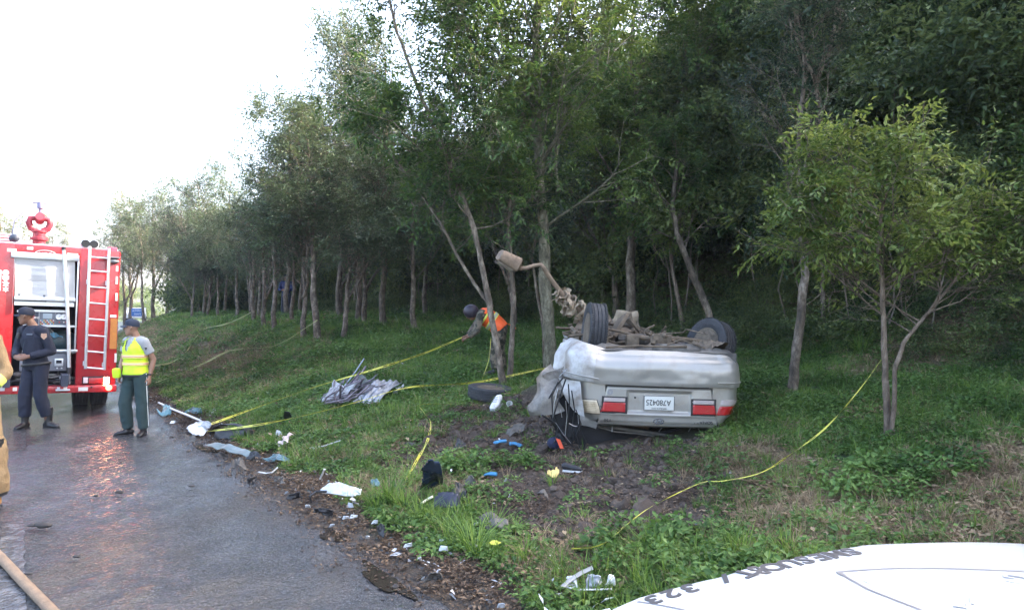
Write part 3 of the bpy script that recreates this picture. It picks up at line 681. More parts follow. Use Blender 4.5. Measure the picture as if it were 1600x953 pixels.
# crowns far behind the truck and at the road's bend, some with painted sunlight
k = 0
for (px, d, top, lab) in [(8, 46, 350, 'treetop left of the red roof cannon, sunlit yellow-green put into its leaf colour'), (86, 52, 368, 'treetop right of the red roof cannon, sunlight put into its leaf colour'), (205, 62, 330, 'pale tree just right of the fire engine, sunlight put into its leaf colour'), (240, 56, 320, 'tall olive tree at the left end of the wood'), (262, 74, 360, 'sunlit tree over the distant road'), (225, 48, 345, 'dull green roadside tree behind the blue sign'), (285, 50, 318, 'dull green tree at the foot of the skyline'), (196, 54, 352, 'low dull tree touching the edge of the fire engine'), (312, 44, 300, 'taller dull green tree where the row begins')]:
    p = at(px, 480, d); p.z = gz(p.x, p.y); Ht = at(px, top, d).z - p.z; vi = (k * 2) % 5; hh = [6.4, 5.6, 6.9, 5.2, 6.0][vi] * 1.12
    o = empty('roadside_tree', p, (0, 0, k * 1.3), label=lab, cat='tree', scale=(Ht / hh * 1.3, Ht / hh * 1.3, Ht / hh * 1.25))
    if k == 0: sun_tint = {}
    if vi not in sun_tint: lm2 = VAR[vi][1].copy(); lm2.materials[0] = L_suntint; sun_tint[vi] = lm2  # lit copy of the crown: sunlight sits in the leaf colour
    obj('trunk', VAR[vi][0], o); obj('crown', sun_tint[vi] if k < 3 else VAR[vi][1], o); k += 1
# trees standing up out of the wood against the sky
for (px, py, d, sc, lab) in [(352, 238, 38, 1.0, 'low treetop poking out of the wood at the left skyline'), (450, 120, 27, 1.25, 'open-branched tree standing clear against the white sky'),
                             (470, 190, 30, 1.1, 'bushy treetop below the open-branched one'), (560, 60, 22, 1.2, 'airy tree crown at the top of the skyline'), (600, -10, 19, 1.1, 'tall airy crown where the sky meets the top of the picture'), (300, 300, 50, 1.1, 'small treetop at the low end of the skyline'),
                             (530, -20, 24, 1.1, 'leafy branch tips hanging into the sky at the top')]:
    top = at(px, py, d); vi = (k * 3) % 5; H = [6.4, 5.6, 6.9, 5.2, 6.0][vi] * 1.1 * sc; gzz = gz(top.x, top.y)
    zb = gzz; Hn = max(top.z - zb, 3)
    o = empty('hillside_tree', (top.x, top.y, zb), (0, 0, k * 1.1), label=lab, cat='tree', scale=(sc * .95, sc * .95, Hn / (H / sc)))
    obj('trunk', VAR[vi][0], o); obj('crown', VAR[vi][1], o); k += 1
# hanging dead vines and bare saplings in the dark
M_vine = mat('dry_vine', (.16, .13, .10), .9)
mv = MB(); r_ = random.Random(9)
for i in range(170):
    v = r_.uniform(-4, 40); s = r_.uniform(8.8, 12); x, y = xy(s, v); x, y = float(x), float(y); z0 = gz(x, y); h = r_.uniform(1.5, 4.5)
    a, b = r_.gauss(0, .35), r_.gauss(0, .35); pts = [(x + a * t * t + r_.gauss(0, .05), y + b * t * t + r_.gauss(0, .05), z0 + h * t) for t in (0, .2, .4, .6, .8, 1)]
    mv.tube(pts, [.016, .014, .012, .01, .008, .005], n=4, cap=False)
mv.build('hanging_vines', M_vine, kind='stuff', label='thin dry vines and saplings in front of the dark wood', cat='vines')
# ================================================================ THE OVERTURNED SEDAN
M_silver = mat('silver_paint', (.37, .35, .32), .38, .4, bump=.03, bscale=300, coat=.15, col2=(.27, .235, .19), vscale=2.6, thresh=(.50, .78))
M_silver_dirty = mat('muddy_silver_paint', (.22, .185, .15), .5, .25, col2=(.55, .55, .55), vscale=5, bump=.15, bscale=50)
M_blackp = mat('black_trim', (.015, .015, .017), .45)
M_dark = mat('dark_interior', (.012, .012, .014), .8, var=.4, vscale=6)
M_rubber = mat('tyre_rubber', (.035, .035, .038), .75, var=.35, vscale=14, bump=.3, bscale=60)
M_dusty = mat('dusty_metal', (.13, .10, .07), .8, .1, var=.5, vscale=9, bump=.6, bscale=30)
M_under = mat('underbody', (.055, .052, .05), .8, .1, col2=(.19, .17, .145), vscale=5, bump=.6, bscale=25)
M_steel = mat('scuffed_steel', (.45, .45, .47), .35, .9, var=.3, vscale=12)
M_red = mat('red_lens', (.42, .008, .012), .12, coat=1, bump=.35, bscale=120)
M_clear = mat('clear_lens', (.45, .38, .36), .15, coat=1, bump=.5, bscale=150)
M_cream = mat('bare_reflector', (.72, .62, .45), .3, .2, col2=(.42, .33, .22), vscale=9, bump=.3, bscale=40)
M_plate = mat('plate_white', (.62, .62, .58), .4)
M_ink = mat('ink_black', (.012, .012, .015), .5)
M_white = mat('white_plastic', (.75, .76, .78), .35, var=.06, vscale=6)
M_cloth = mat('khaki_cloth', (.17, .125, .08), .95, col2=(.40, .33, .24), vscale=5, bump=.5, bscale=35)
M_grime = mat('dull_sheet_metal', (.10, .09, .08), .7, .2, col2=(.30, .28, .25), vscale=7, bump=.5, bscale=22)
CAR = Vector((1.535, 7.6, 1.655))
car = empty('overturned_sedan', (CAR.x, CAR.y, CAR.z), (R(0), R(180 + 1.6), R(-1.5)), label='silver sedan lying upside down on the slope with its rear wheels in the air', cat='car')
def lerp_tab(z, tab):
    for (a, x), (b, y) in zip(tab, tab[1:]):
        if z <= b: t = max(0, (z - a) / (b - a)); t = t * t * (3 - 2 * t) if True else t; return x + (y - x) * t
    return tab[-1][1]
WZ = [(.28, .80), (.42, .865), (.58, .882), (.78, .872), (.92, .82), (1.0, .755), (1.078, .665)]
YZ_b = [(.28, .15), (.33, .07), (.40, .018), (.47, 0), (.60, .008), (.64, .02)]
YZ_s = [(.60, .09), (.66, .085), (.9, .085), (1.0, .10), (1.05, .125), (1.078, .20)]
def plan(t, w, y0, ylen):                # t in -1..1 along the outline (rear middle = 0) -> x, y
    a = abs(t); sg = 1 if t >= 0 else -1
    if a < .62:
        q = a / .62 * .80; return sg * w * q, y0 + .07 * q * q
    if a < .80:
        th = (a - .62) / .18 * math.pi / 2; return sg * w * (.80 + .20 * math.sin(th)), y0 + .045 + .36 * (1 - math.cos(th))
    f = (a - .80) / .20; return sg * w, y0 + .405 + f * (ylen - .405 - y0)
def dent(x, y, z, amt): 
    q = Vector((x * 3, y * 3, z * 4)); return amt * mnoise.noise(q + Vector((3, 1, 2)))
# bumper: two skins joined round the edge
def bump_fn(u, w, inner=False):
    t = u * 2 - 1; z = .28 + w * .355
    x, y = plan(t, lerp_tab(z, WZ) * 1.006, lerp_tab(z, YZ_b), .62)
    if abs(t) < .60 and z < .40: e = min(1, (.60 - abs(t)) / .04) * min(1, (.40 - z) / .02); y += .012 * e
    # torn outward at one end, with the wheel arch cut away
    k = max(0, (t - .52)) / .48; k = k ** 1.25
    x += .20 * k; y -= .05 * k; z -= .10 * math.sin(min(1, k * 1.25) * math.pi * .75) * (1 - .5 * w)
    if t > .8: z += 0.03 * (t - .8) * 5
    y += dent(x, y, z, .018 + .05 * max(0, t - .4)) + .004 * mnoise.noise(Vector((x * 9, z * 14, 2))); x += dent(z, x, y, .03 * max(0, t - .45))
    if inner: y += .012 if abs(t) < .7 else 0; x -= .012 * (1 if t > 0 else -1) if abs(t) >= .7 else 0
    return Vector((x, y, z))
mb = MB(); mb.grid(lambda u, w: bump_fn(u, w), 110, 22); 
mb.grid(lambda u, w: bump_fn(1 - u, w, True), 110, 22)
bumper = mb.build('bumper', M_silver, car)
# mud stain over the torn end, a real skin of dried dirt
mb = MB(); mb.grid(lambda u, w: bump_fn(.79 + .21 * u, w * .97 + .015) + Vector((.003 * u + .001, -.0035, 0)), 26, 16)
mb.build('mud_coat', M_silver_dirty, bumper, label='dusty scraped bumper corner')
mb = MB()                                # rub strips, one at each end
for t0_, t1_ in ((.545, .97),): mb.tube([bump_fn((1 + t0_ + (t1_ - t0_) * i / 18) / 2, .86) - Vector((0, .006, 0)) for i in range(19)], .0105, n=8, flat=.7)
mb.build('rub_strip', M_silver, bumper)
mb = MB(); mb.tube([bump_fn((1 - .97 + .46 * i / 14) / 2, .86) - Vector((0, .006, 0)) for i in range(15)], .0105, n=8, flat=.7); mb.build('rub_strip', M_silver, bumper)
mb = MB(); mb.box((.22, .006, .52), (.14, .004, .04), Matrix.Rotation(.3, 3, 'Y')); o = mb.build('scuff_mark', mat('scuff', (.2, .2, .21), .7, var=.5, vscale=30), bumper); o.hide_render = False
bpy.data.objects.remove(o)
# body shell behind it
mb = MB()
def body_fn(u, w):
    t = u * 2 - 1; z = .60 + w * .478
    x, y = plan(t, lerp_tab(z, WZ), lerp_tab(z, YZ_s), 1.0)
    if abs(x) < .52 + .09 * w and z > .632: y += .045
    if t > .55: k = (t - .55) / .45; x -= .06 * k * k * math.sin(w * 3); x += dent(x, y, z, .06 * k); y += dent(z, y, x, .04 * k)
    return Vector((x, y, z))
mb.grid(body_fn, 90, 24)
body = mb.build('body', M_silver, car)
mb = MB()                                # long crumpled sides running away towards the front
for sg in (-1, 1):
    def side(u, w, sg=sg):
        y = 1.0 + 3.2 * u; z = .30 + .72 * w - .1 * u
        arch = max(0, 1 - ((y - 1.0) / .36) ** 2 - ((z - .3) / .34) ** 2)
        return Vector((sg * (.875 - .05 * w * w - .1 * u * u) + dent(y, z, sg, .10 * u + .03), y, z + (.30 * arch if z < .62 else 0)))
    mb.grid(side, 40, 12)
mb.build('side_panel', M_silver_dirty, body)
mb = MB()                                # trunk top, slopes to where the rear window was; roof flattened
mb.grid(lambda u, w: Vector(((u * 2 - 1) * (.78 - .05 * w), .2 + .75 * w, 1.078 + .02 * w + dent(u * 3, w * 3, 1, .015))), 20, 10)
mb.build('trunk_top', M_silver, body)
mb = MB()
mb.grid(lambda u, w: Vector(((u * 2 - 1) * (.70 - .1 * w), 1.25 + 2.0 * w, 1.20 - .07 * w + dent(u * 6, w * 6, 2, .09))), 24, 18)
mb.build('crushed_roof', M_silver_dirty, car)
# dark slot round the lid
mb = MB()
lidT, lidB = .655, 1.07
def lid_half(z): return .535 + .09 * (z - lidT) / (lidB - lidT)
def surf(x, z, off=0.0):
    w_ = lerp_tab(z, WZ); q = min(abs(x) / w_, .8); return lerp_tab(z, YZ_s) + .07 * q * q - off
mb.grid(lambda u, w: (lambda z: Vector(((u * 2 - 1) * (lid_half(z) + .014), surf((u * 2 - 1) * lid_half(z), z, -.022), z)))(lidT - .030 + w * (lidB - lidT + .030)), 24, 14)
mb.build('lid_gap', M_blackp, body)
def lid_fn(u, w, off=.016):  # proud of the body
    z = lidT + w * (lidB - lidT); x = (u * 2 - 1) * lid_half(z); y = surf(x, z, off)
    rx = min(1, max(0, (.335 - abs(x)) / .025)); rz = min(1, max(0, (z - .69) / .02)) * min(1, max(0, (.925 - z) / .025))
    y += .03 * (rx * rz) ** .7 + .005 * mnoise.noise(Vector((x * 5, z * 7, 4)))
    if .925 < z < .955: y -= .006 * math.sin((z - .925) / .03 * math.pi)
    ed = min(1, min(u, 1 - u) / .015, w / .03); y += .014 * (1 - max(0, ed)) ** 2
    return Vector((x, y, z))
mb = MB(); mb.grid(lid_fn, 130, 44)
lid = mb.build('trunk_lid', M_silver, car, angle=60)
# lamps
def lamp(x0, x1, z0, z1, m, parent, sl=0.0, off=.022, nm='lamp_lens', slr=0.0):
    mb = MB()
    def fn(u, w):
        z = z0 + (z1 - z0) * w; a = x0 + sl * w; b = x1 + slr * w; x = a + (b - a) * u
        e = min(u, 1 - u, w, 1 - w); return Vector((x, surf(x, z, off) + (.012 if e <= 0 else 0), z))
    mb.grid(fn, 14, 8); return mb.build(nm, m, parent, angle=40)
def lamp_side(t0, t1, z0, z1, m, parent, off=.008, nm='lamp_lens'):
    mb = MB()
    def fn(u, w):
        z = z0 + (z1 - z0) * w; t = t0 + (t1 - t0) * u; x, y = plan(t, lerp_tab(z, WZ) + off, lerp_tab(z, YZ_s) - off, 1.0)
        e = min(u, 1 - u, w, 1 - w); k = .012 if e <= 0 else 0; return Vector((x * (1 - k), y + k, z))
    mb.grid(fn, 16, 8); return mb.build(nm, m, parent, angle=40)
def taillight(sg, label):
    e = lamp(sg * .335, sg * .578, .812, .925, M_red, car, sl=sg * .0, slr=sg * .02, nm='taillight', off=.024); e['label'] = label
    lamp(sg * .340, sg * .574, .768, .815, M_clear, e, nm='clear_lens', off=.026)
    mb = MB(); mb.grid(lambda u, w: (lambda x, z: Vector((x, surf(x, z, .0195), z)))(sg * (.325 + .262 * u), .758 + .176 * w), 12, 6); mb.build('lamp_rim', M_blackp, e)
    return e
taillight(-1, 'red and clear tail lamp on the boot lid by the model name')
taillight(1, 'red and clear tail lamp on the boot lid beside the bare one')
e = lamp_side(-.565, -.80, .83, .93, M_red, car, nm='taillight'); lamp_side(-.565, -.80, .765, .828, M_clear, e, nm='clear_lens')
e2 = lamp_side(.56, .80, .80, .955, M_blackp, car, nm='taillight', off=.010); e2['label'] = 'tail lamp with its lens gone, cream reflector showing'
cr = lamp_side(.566, .793, .806, .949, M_cream, e2, nm='reflector', off=.018)
mb = MB()
for k in range(7):
    zz = .820 + k * .019; mb.tube([(lambda t: (lambda xy_: Vector((xy_[0], xy_[1] - .003, zz)))(plan(t, lerp_tab(zz, WZ) + .019, lerp_tab(zz, YZ_s) - .019, 1.0)))(.575 + .021 * j) for j in range(11)], .0035, n=5)
mb.build('reflector_rib', M_cream, e2)
mb = MB(); mb.ball(plan(.69, .9, .05, 1)[0:2] + (.845,), (.035, .02, .014)); mb.build('bulb', M_steel, e2)
# number plate, emblem, lettering (upside down because the whole car is)
mb = MB(); mb.box((-.0, surf(0, .81) - .002, .812), (.315, .008, .155), bev=.003); pl = mb.build('number_plate', M_plate, car)
yp = surf(0, .81) - .0075
mb = MB()
for a, b, c_, d_ in ((0, .073, .30, .006), (0, -.073, .30, .006), (-.154, 0, .006, .15), (.154, 0, .006, .15)): mb.box((a, yp, .812 + b), (c_, .004, d_))
mb.build('plate_rim', mat('plate_rim', (.08, .08, .08), .5), pl)
def ctext(s, size, m, x, y, z, parent, sx=1, depth=.001): return text_mesh(s, size, m, parent, (x, y, z), (R(90), 0, 0), depth=depth, sx=sx)
ctext('A780425', .082, M_ink, .008, yp - .001, .805, pl, .86, .0012)
ctext('REPUBLICA DOM', .021, M_ink, 0, yp - .001, .866, pl, .95); 
yl = surf(0, 1.0) - .018
def ring(cx, cz, a, b, th, y, tilt=0):
    return [(Vector((cx + a * math.cos(q), y, cz + b * math.sin(q)))) for q in [2 * math.pi * i / 28 for i in range(29)]]
mb = MB(); mb.tube(ring(0, 1.0, .052, .027, 0, surf(0, 1.0) - .020), .0045, n=6, cap=False)
y_ = surf(0, 1.0) - .020
mb.tube([(-.034, y_, .981), (-.022, y_, 1.0), (-.018, y_, 1.020)], .005, n=6); mb.tube([(.018, y_, .979), (.022, y_, 1.0), (.036, y_, 1.018)], .005, n=6); mb.tube([(-.024, y_, .997), (.024, y_, 1.003)], .0045, n=6)
mb.build('emblem', mat('chrome_badge', (.10, .10, .11), .2, .9), lid)
ctext('SONATA', .042, M_ink, -.46, surf(.46, 1.0) - .018, 1.0, lid, 1.25, .003)
ctext('Y20', .040, M_ink, .52, surf(.5, 1.005) - .018, 1.005, lid, 1.25, .003)
ctext('2.0', .018, mat('faded_badge', (.35, .35, .37), .4), -.50, surf(.5, .715) - .0175, .715, lid, 1.3, .002)
mb = MB(); mb.lathe([(.001, .003), (.030, .003), (.031, 0)], c=(.505, surf(.5, .715) - .017, .715), rot=Matrix.Rotation(R(90), 3, 'X'), n=24); st = mb.build('round_sticker', mat('sticker_grey', (.25, .25, .26), .5), lid)
ctext('S', .045, M_silver, .505, surf(.5, .715) - .021, .713, st, 1.3, .001)
mb = MB(); mb.box((.245, surf(.2, .765) + .012, .765), (.018, .006, .018), bev=.002); mb.build('lock_hole', M_ink, lid)
# wheels
def tyre_prof(R_, W, rim):
    hw = W / 2; p = [(rim, -hw * .78), (rim + .01, -hw * .86), (R_ - .055, -hw), (R_ - .022, -hw * .97), (R_ - .004, -hw * .86)]
    for i, a in enumerate((-.62, -.2, .2, .62)):
        p += [(R_, hw * (a - .06)), (R_ - .009, hw * (a - .035)), (R_ - .009, hw * (a + .035)), (R_, hw * (a + .06))]
    p += [(R_ - .004, hw * .86), (R_ - .022, hw * .97), (R_ - .055, hw), (rim + .01, hw * .86), (rim, hw * .78)]
    return p
def wheel(parent, loc, rot, R_=.305, W=.20, nm='wheel'):
    e = empty(nm, loc, rot); e.parent = parent
    Rm = Matrix.Rotation(R(90), 3, 'Y')
    mb = MB(); mb.lathe(tyre_prof(R_, W, .185), rot=Rm, n=48)
    for k in range(64):                  # shoulder blocks
        a = 2 * math.pi * k / 64
        for sx in (-1, 1): 
            rm = Matrix.Rotation(a, 3, 'X'); mb.box(rm @ Vector((sx * W * .40, 0, R_ + .001)), (W * .11, .016, .008), rm)
    ty = mb.build('tyre', M_rubber, e, angle=25)
    mb = MB(); mb.lathe([(.19, .09), (.185, .06), (.17, -.02), (.12, -.03), (.06, -.035), (.055, .02), (.001, .02)], rot=Rm, n=32); mb.lathe([(.19, -.085), (.178, -.06), (.172, .0), (.168, .05)], rot=Rm, n=32); mb.build('rim', M_dusty, e)
    mb = MB(); mb.lathe([(.001, -.06), (.10, -.06), (.13, -.05), (.13, .01), (.001, .01)], rot=Rm, n=24); mb.build('brake_drum', M_dusty, e)
    return e
wheel(car, (.625, .78, .095), (R(0), R(4), R(-6)))
wheel(car, (-.72, .98, .235), (R(12), R(14), R(-34)))
# underside
mb = MB()
def pan(u, w):
    x = (u * 2 - 1) * (.80 - .1 * w); y = .16 + 3.8 * w; h = .27 + .06 * math.cos(u * 19) * .4 + dent(x * 2, y * 2, 0, .07)
    if abs(x) < .16: h += .05
    if y < .24: h = .29
    return Vector((x, y, h))
mb.grid(pan, 44, 60); mb.grid(lambda u, w: Vector(((u * 2 - 1) * .8, .16 + .01 * u, .28 + .3 * w)), 8, 3)
mb.build('floor_pan', M_under, car)
def cpart(name, m, f, lab=None): mb = MB(); f(mb); return mb.build(name, m, car, **({'label': lab} if lab else {}))
cpart('rear_beam', M_dusty, lambda b: (b.tube([(-.10, .62, .16), (-.38, .72, .17), (-.66, .86, .20)], [.035, .03, .026], n=10), b.box((-.12, .6, .18), (.16, .12, .13), bev=.015), b.ball((-.12, .54, .13), .028)))
cpart('control_arm', M_dusty, lambda b: (b.tube([(.14, .70, .15), (.34, .80, .10), (.62, .9, .06)], [.028, .026, .024], n=8, flat=.6), b.box((.22, .62, .19), (.14, .14, .12), bev=.02), b.tube([(.02, .62, .17), (.2, .6, .15)], .03, n=10), b.tube([(.5, 1.5, .12), (.62, .9, .10)], .018, n=8)))
def coil(b):
    b.tube([(.50 + .058 * math.cos(a), .60 + .058 * math.sin(a), .10 + .030 * a / 1.9) for a in [i * .45 for i in range(60)]], .009, n=6)
    b.tube([(.50, .60, .30), (.50, .60, .06)], .018, n=8)
cpart('coil_spring', M_dusty, coil)
cpart('muffler', M_under, lambda b: (b.limb([(-.05, 1.15, .2), (-.02, 1.2, .2), (.30, 1.25, .2), (.34, 1.25, .2)], [(.04, .03), (.11, .07), (.11, .07), (.04, .03)], side=(0, 1, 0)), b.tube([(-.05, 1.15, .2), (-.3, 1.2, .22), (-.45, 2.2, .22), (-.4, 3.4, .24)], .026, n=8)))
cpart('spare_wheel_well', M_under, lambda b: b.lathe([(.001, -.045), (.24, -.045), (.29, 0), (.30, .05)], c=(-.28, .50, .26), n=28))
cpart('heat_shield', M_dusty, lambda b: b.grid(lambda u, w: Vector((-.35 - .4 * u, .26 + .35 * w, .23 + .05 * math.sin(u * 5 + w * 3) + dent(u * 5, w * 4, 2, .05))), 16, 12))
cpart('bent_bracket', M_dusty, lambda b: (b.tube([(.55, .2, .26), (.2, .22, .235), (-.05, .24, .24), (-.3, .22, .225)], .013, n=6), b.tube([(-.1, .26, .22), (-.25, .3, .16), (-.5, .28, .24)], .01, n=6), b.box((.03, .4, .18), (.05, .05, .09), Matrix.Rotation(.5, 3, 'X'), .01), b.tube([(.0, .36, .14), (.0, .46, .14)], .036, n=14)))
def shards(b):
    q = random.Random(4)
    for i in range(46):
        x, y = q.uniform(-.1, .75), q.uniform(1.0, 3.6); z = q.uniform(.02, .25)
        b.box((x, y, z), (q.uniform(.05, .4), q.uniform(.04, .3), q.uniform(.01, .05)), Euler((q.gauss(0, .7), q.gauss(0, .7), q.uniform(0, 3))).to_matrix(), .004)
    for i in range(22):
        p = Vector((q.uniform(-.6, .75), q.uniform(.7, 3.4), q.uniform(.12, .24))); pts = [p]
        for k in range(5): pts.append(pts[-1] + Vector((q.gauss(0, .14), q.gauss(0, .14), q.gauss(0, .045))))
        b.tube(pts, q.uniform(.007, .02), n=6)
cpart('torn_underbody', M_dusty, shards)['kind'] = 'stuff'
# shock strut and cavity under the lid
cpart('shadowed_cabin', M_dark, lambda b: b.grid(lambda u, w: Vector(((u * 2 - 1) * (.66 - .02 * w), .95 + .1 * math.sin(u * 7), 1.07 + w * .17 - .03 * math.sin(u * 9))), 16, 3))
cpart('parcel_shelf', mat('tan_trim', (.16, .10, .065), .9), lambda b: b.box((.17, .55, 1.115), (.28, .2, .05), Euler((.2, .12, .1)).to_matrix(), .01))
cpart('window_rail', M_under, lambda b: (b.tube([(.60, .36, 1.10), (.30, .32, 1.13), (0, .34, 1.165), (-.25, .36, 1.20)], .017, n=8), b.tube([(.60, .3, 1.11), (.42, .28, 1.15), (.2, .3, 1.165), (0, .32, 1.19)], .008, n=6)))
cpart('torn_strut', M_steel, lambda b: (b.tube([(.45, .28, 1.06), (.455, .27, 1.15)], .006, n=6), b.tube([(-.44, .34, 1.06), (-.48, .33, 1.12), (-.50, .33, 1.145)], .012, n=6, flat=.4), b.tube([(-.10, .38, 1.09), (-.06, .4, 1.15)], .006, n=6), b.tube([(-.40, .3, 1.05), (-.36, .33, 1.13)], .005, n=6)))['kind'] = 'stuff'
# everything hanging out of the torn side
def wpart(name, m, f, lab=None):         # built in world metres, then kept on the car
    mb = MB(); f(mb); o = mb.build(name, m, None, **({'label': lab} if lab else {})); bpy.context.view_layer.update()
    mw = car.matrix_world.inverted(); o.data.transform(mw); o.parent = car; return o
A = lambda px, py, d: at(px, py, d)
def sheet(b, quad, nu=18, nv=18, amp=.04, sc=6, th=.0):
    q = [Vector(p) for p in quad]
    def fn(u, w):
        p = (q[0] * (1 - u) + q[1] * u) * (1 - w) + (q[3] * (1 - u) + q[2] * u) * w
        n = (q[1] - q[0]).cross(q[3] - q[0]).normalized()
        return p + n * amp * (mnoise.noise(p * sc) + .5 * abs(mnoise.noise(p * sc * 2.7))) + Vector((mnoise.noise(p * 5), mnoise.noise(p * 5 + Vector((4, 4, 4))), mnoise.noise(p * 5 + Vector((9, 4, 1))))) * amp * .7
    b.grid(fn, nu, nv)
wpart('crumpled_wing', M_grime, lambda b: (sheet(b, [A(826, 650, 7.9), A(838, 590, 7.9), A(862, 566, 8.1), A(880, 642, 7.75)], amp=.07, sc=5), sheet(b, [A(848, 585, 8.0), A(880, 572, 8.0), A(900, 600, 7.9), A(868, 632, 7.85)], amp=.08, sc=7)), 'crumpled grey body sheet sticking out at the torn side')
wpart('torn_quarter_panel', M_silver_dirty, lambda b: (sheet(b, [A(872, 590, 7.9), A(905, 596, 7.75), A(915, 655, 7.7), A(893, 640, 7.8)], amp=.03), sheet(b, [A(905, 648, 7.7), A(935, 660, 7.62), A(930, 672, 7.7), A(908, 664, 7.75)], amp=.02)))
def strips(b):
    for pts, r_ in (([(884, 592), (876, 615), (868, 640), (862, 660), (880, 682), (898, 700)], .016), ([(872, 596), (862, 620), (864, 650), (874, 672), (888, 694)], .014), ([(888, 600), (890, 630), (886, 660), (884, 690)], .013),
                    ([(893, 610), (898, 640), (894, 668), (900, 692)], .012), ([(846, 648), (858, 655), (870, 664)], .018), ([(880, 590), (868, 604), (858, 622)], .015), ([(900, 640), (908, 662), (900, 680), (906, 700)], .012), ([(872, 668), (868, 688), (860, 700)], .012), ([(905, 668), (915, 690), (912, 700)], .012)):
        b.tube([A(x, y, 7.62 + .03 * i) for i, (x, y) in enumerate(pts)], r_, n=8, flat=.55)
wpart('torn_weatherstrip', M_blackp, strips)
wpart('bent_edge_trim', M_steel, lambda b: [b.tube([A(x, y, 7.60) for x, y in pts], .0065, n=6, flat=.5) for pts in ([(872, 606), (866, 630), (864, 652)], [(868, 660), (880, 678), (892, 692)], [(884, 626), (886, 650), (883, 680)], [(889, 661), (896, 665), (902, 666)], [(876, 640), (878, 652)], [(893, 702), (900, 713), (914, 715), (924, 718)], [(874, 588), (886, 576)], [(903, 648), (904, 662)])])
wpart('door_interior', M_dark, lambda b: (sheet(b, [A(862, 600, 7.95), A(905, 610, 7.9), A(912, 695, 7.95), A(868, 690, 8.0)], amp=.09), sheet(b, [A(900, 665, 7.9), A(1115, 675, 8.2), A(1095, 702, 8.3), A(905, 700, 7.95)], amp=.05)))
wpart('seat_belt_webbing', mat('navy_cloth', (.012, .018, .05), .85), lambda b: (b.ball(A(866, 692, 7.7), (.075, .05, .065)),), 'navy cloth hanging out of the wreck')
wpart('orange_tag', mat('orange_red_cloth', (.62, .07, .02), .6), lambda b: sheet(b, [A(869, 684, 7.62), A(876, 686, 7.62), A(881, 700, 7.6), A(875, 700, 7.6)], 6, 6, .02), 'orange-red strap hanging by the navy cloth')
# dusty heap that was the engine bay, seen over the floor
for (px, py, d, w_, h_) in ((955, 522, 10.6, .30, .16), (980, 512, 11.0, .34, .22), (1005, 530, 10.8, .22, .12), (935, 515, 10.2, .2, .15), (1020, 540, 9.6, .2, .1)):
    c = A(px, py, d)
    wpart('deployed_airbag', M_cloth, lambda b: sheet(b, [c + Vector((-w_, 0, -h_)), c + Vector((w_, -.1, -h_)), c + Vector((w_ * .4, .1, h_)), c + Vector((-w_ * .5, .1, h_ * .9))], 14, 12, .16, 4))
# ================================================================ BENT STREET LAMP
M_lampm = mat('dusty_lamp_metal', (.20, .145, .10), .7, .2, var=.35, vscale=12, bump=.2, bscale=60)
dL = 9.2
lb = at(935, 520, 9.4)
lamp_o = empty('street_lamp', lb, label='bent street lamp on a dusty pole leaning out of the wreck', cat='street lamp')
def lpart(name, m, mb, **kw): mb.v = [tuple(Vector(v) - lb) for v in mb.v]; return mb.build(name, m, lamp_o, **kw)
mb = MB(); mb.tube([at(935, 520, 9.4), at(905, 485, 9.35), at(880, 462, 9.3), at(862, 438, 9.25), at(849, 418, 9.2)], [.032, .032, .031, .030, .029], n=12)
lpart('pole', M_lampm, mb)
mb = MB(); mb.tube([at(850, 420, 9.2), at(846, 414, 9.2), at(835, 415, 9.2), at(822, 419, 9.17), at(810, 420, 9.15)], [.027, .026, .025, .024, .024], n=12); lpart('arm', M_lampm, mb)
hb_ = at(812, 420, 9.15); ht_ = at(782, 402, 9.05); ax = (ht_ - hb_).normalized(); sd_ = Vector((0, 1, 0)); sd_ = (sd_ - ax * sd_.dot(ax)).normalized(); up_ = sd_.cross(ax)
if up_.z < 0: up_ = -up_
prof = [(-.02, .03, .03), (.01, .045, .04), (.035, .11, .08), (.05, .135, .10)] + [(.06 + .017 * i, .138 - .0022 * i + (.0 if i % 2 else .0045), .104 - .0016 * i + (0 if i % 2 else .0045)) for i in range(14)] + [(.305, .108, .08), (.318, .09, .066), (.322, .03, .02)]
mb = MB(); rings = []
for h, a, b in prof:
    rings.append([hb_ + ax * h + (sd_ * .8 * a * math.copysign(abs(math.cos(q)) ** .6, math.cos(q)) + up_ * b * 1.15 * math.copysign(abs(math.sin(q)) ** .7, math.sin(q)) * (1.0 if math.sin(q) > 0 else .55)) for q in [2 * math.pi * j / 28 for j in range(28)]])
mb.loft(rings); hd = lpart('lamp_head', M_lampm, mb, angle=28)
mb = MB(); mb.loft([[hb_ + ax * (.09 + .22 * i / 3) + sd_ * .075 * math.cos(q) * (1, 1.15, 1.15, .9)[i] - up_ * (.055 + .035 * abs(math.sin(q))) for q in [math.pi * 2 * j / 16 for j in range(16)]] for i in range(4)]); mb.v = [tuple(Vector(v) - lb) for v in mb.v]
mb.build('lamp_glass', mat('dull_glass', (.30, .26, .22), .4), hd); hd.children[0].matrix_parent_inverse.identity()
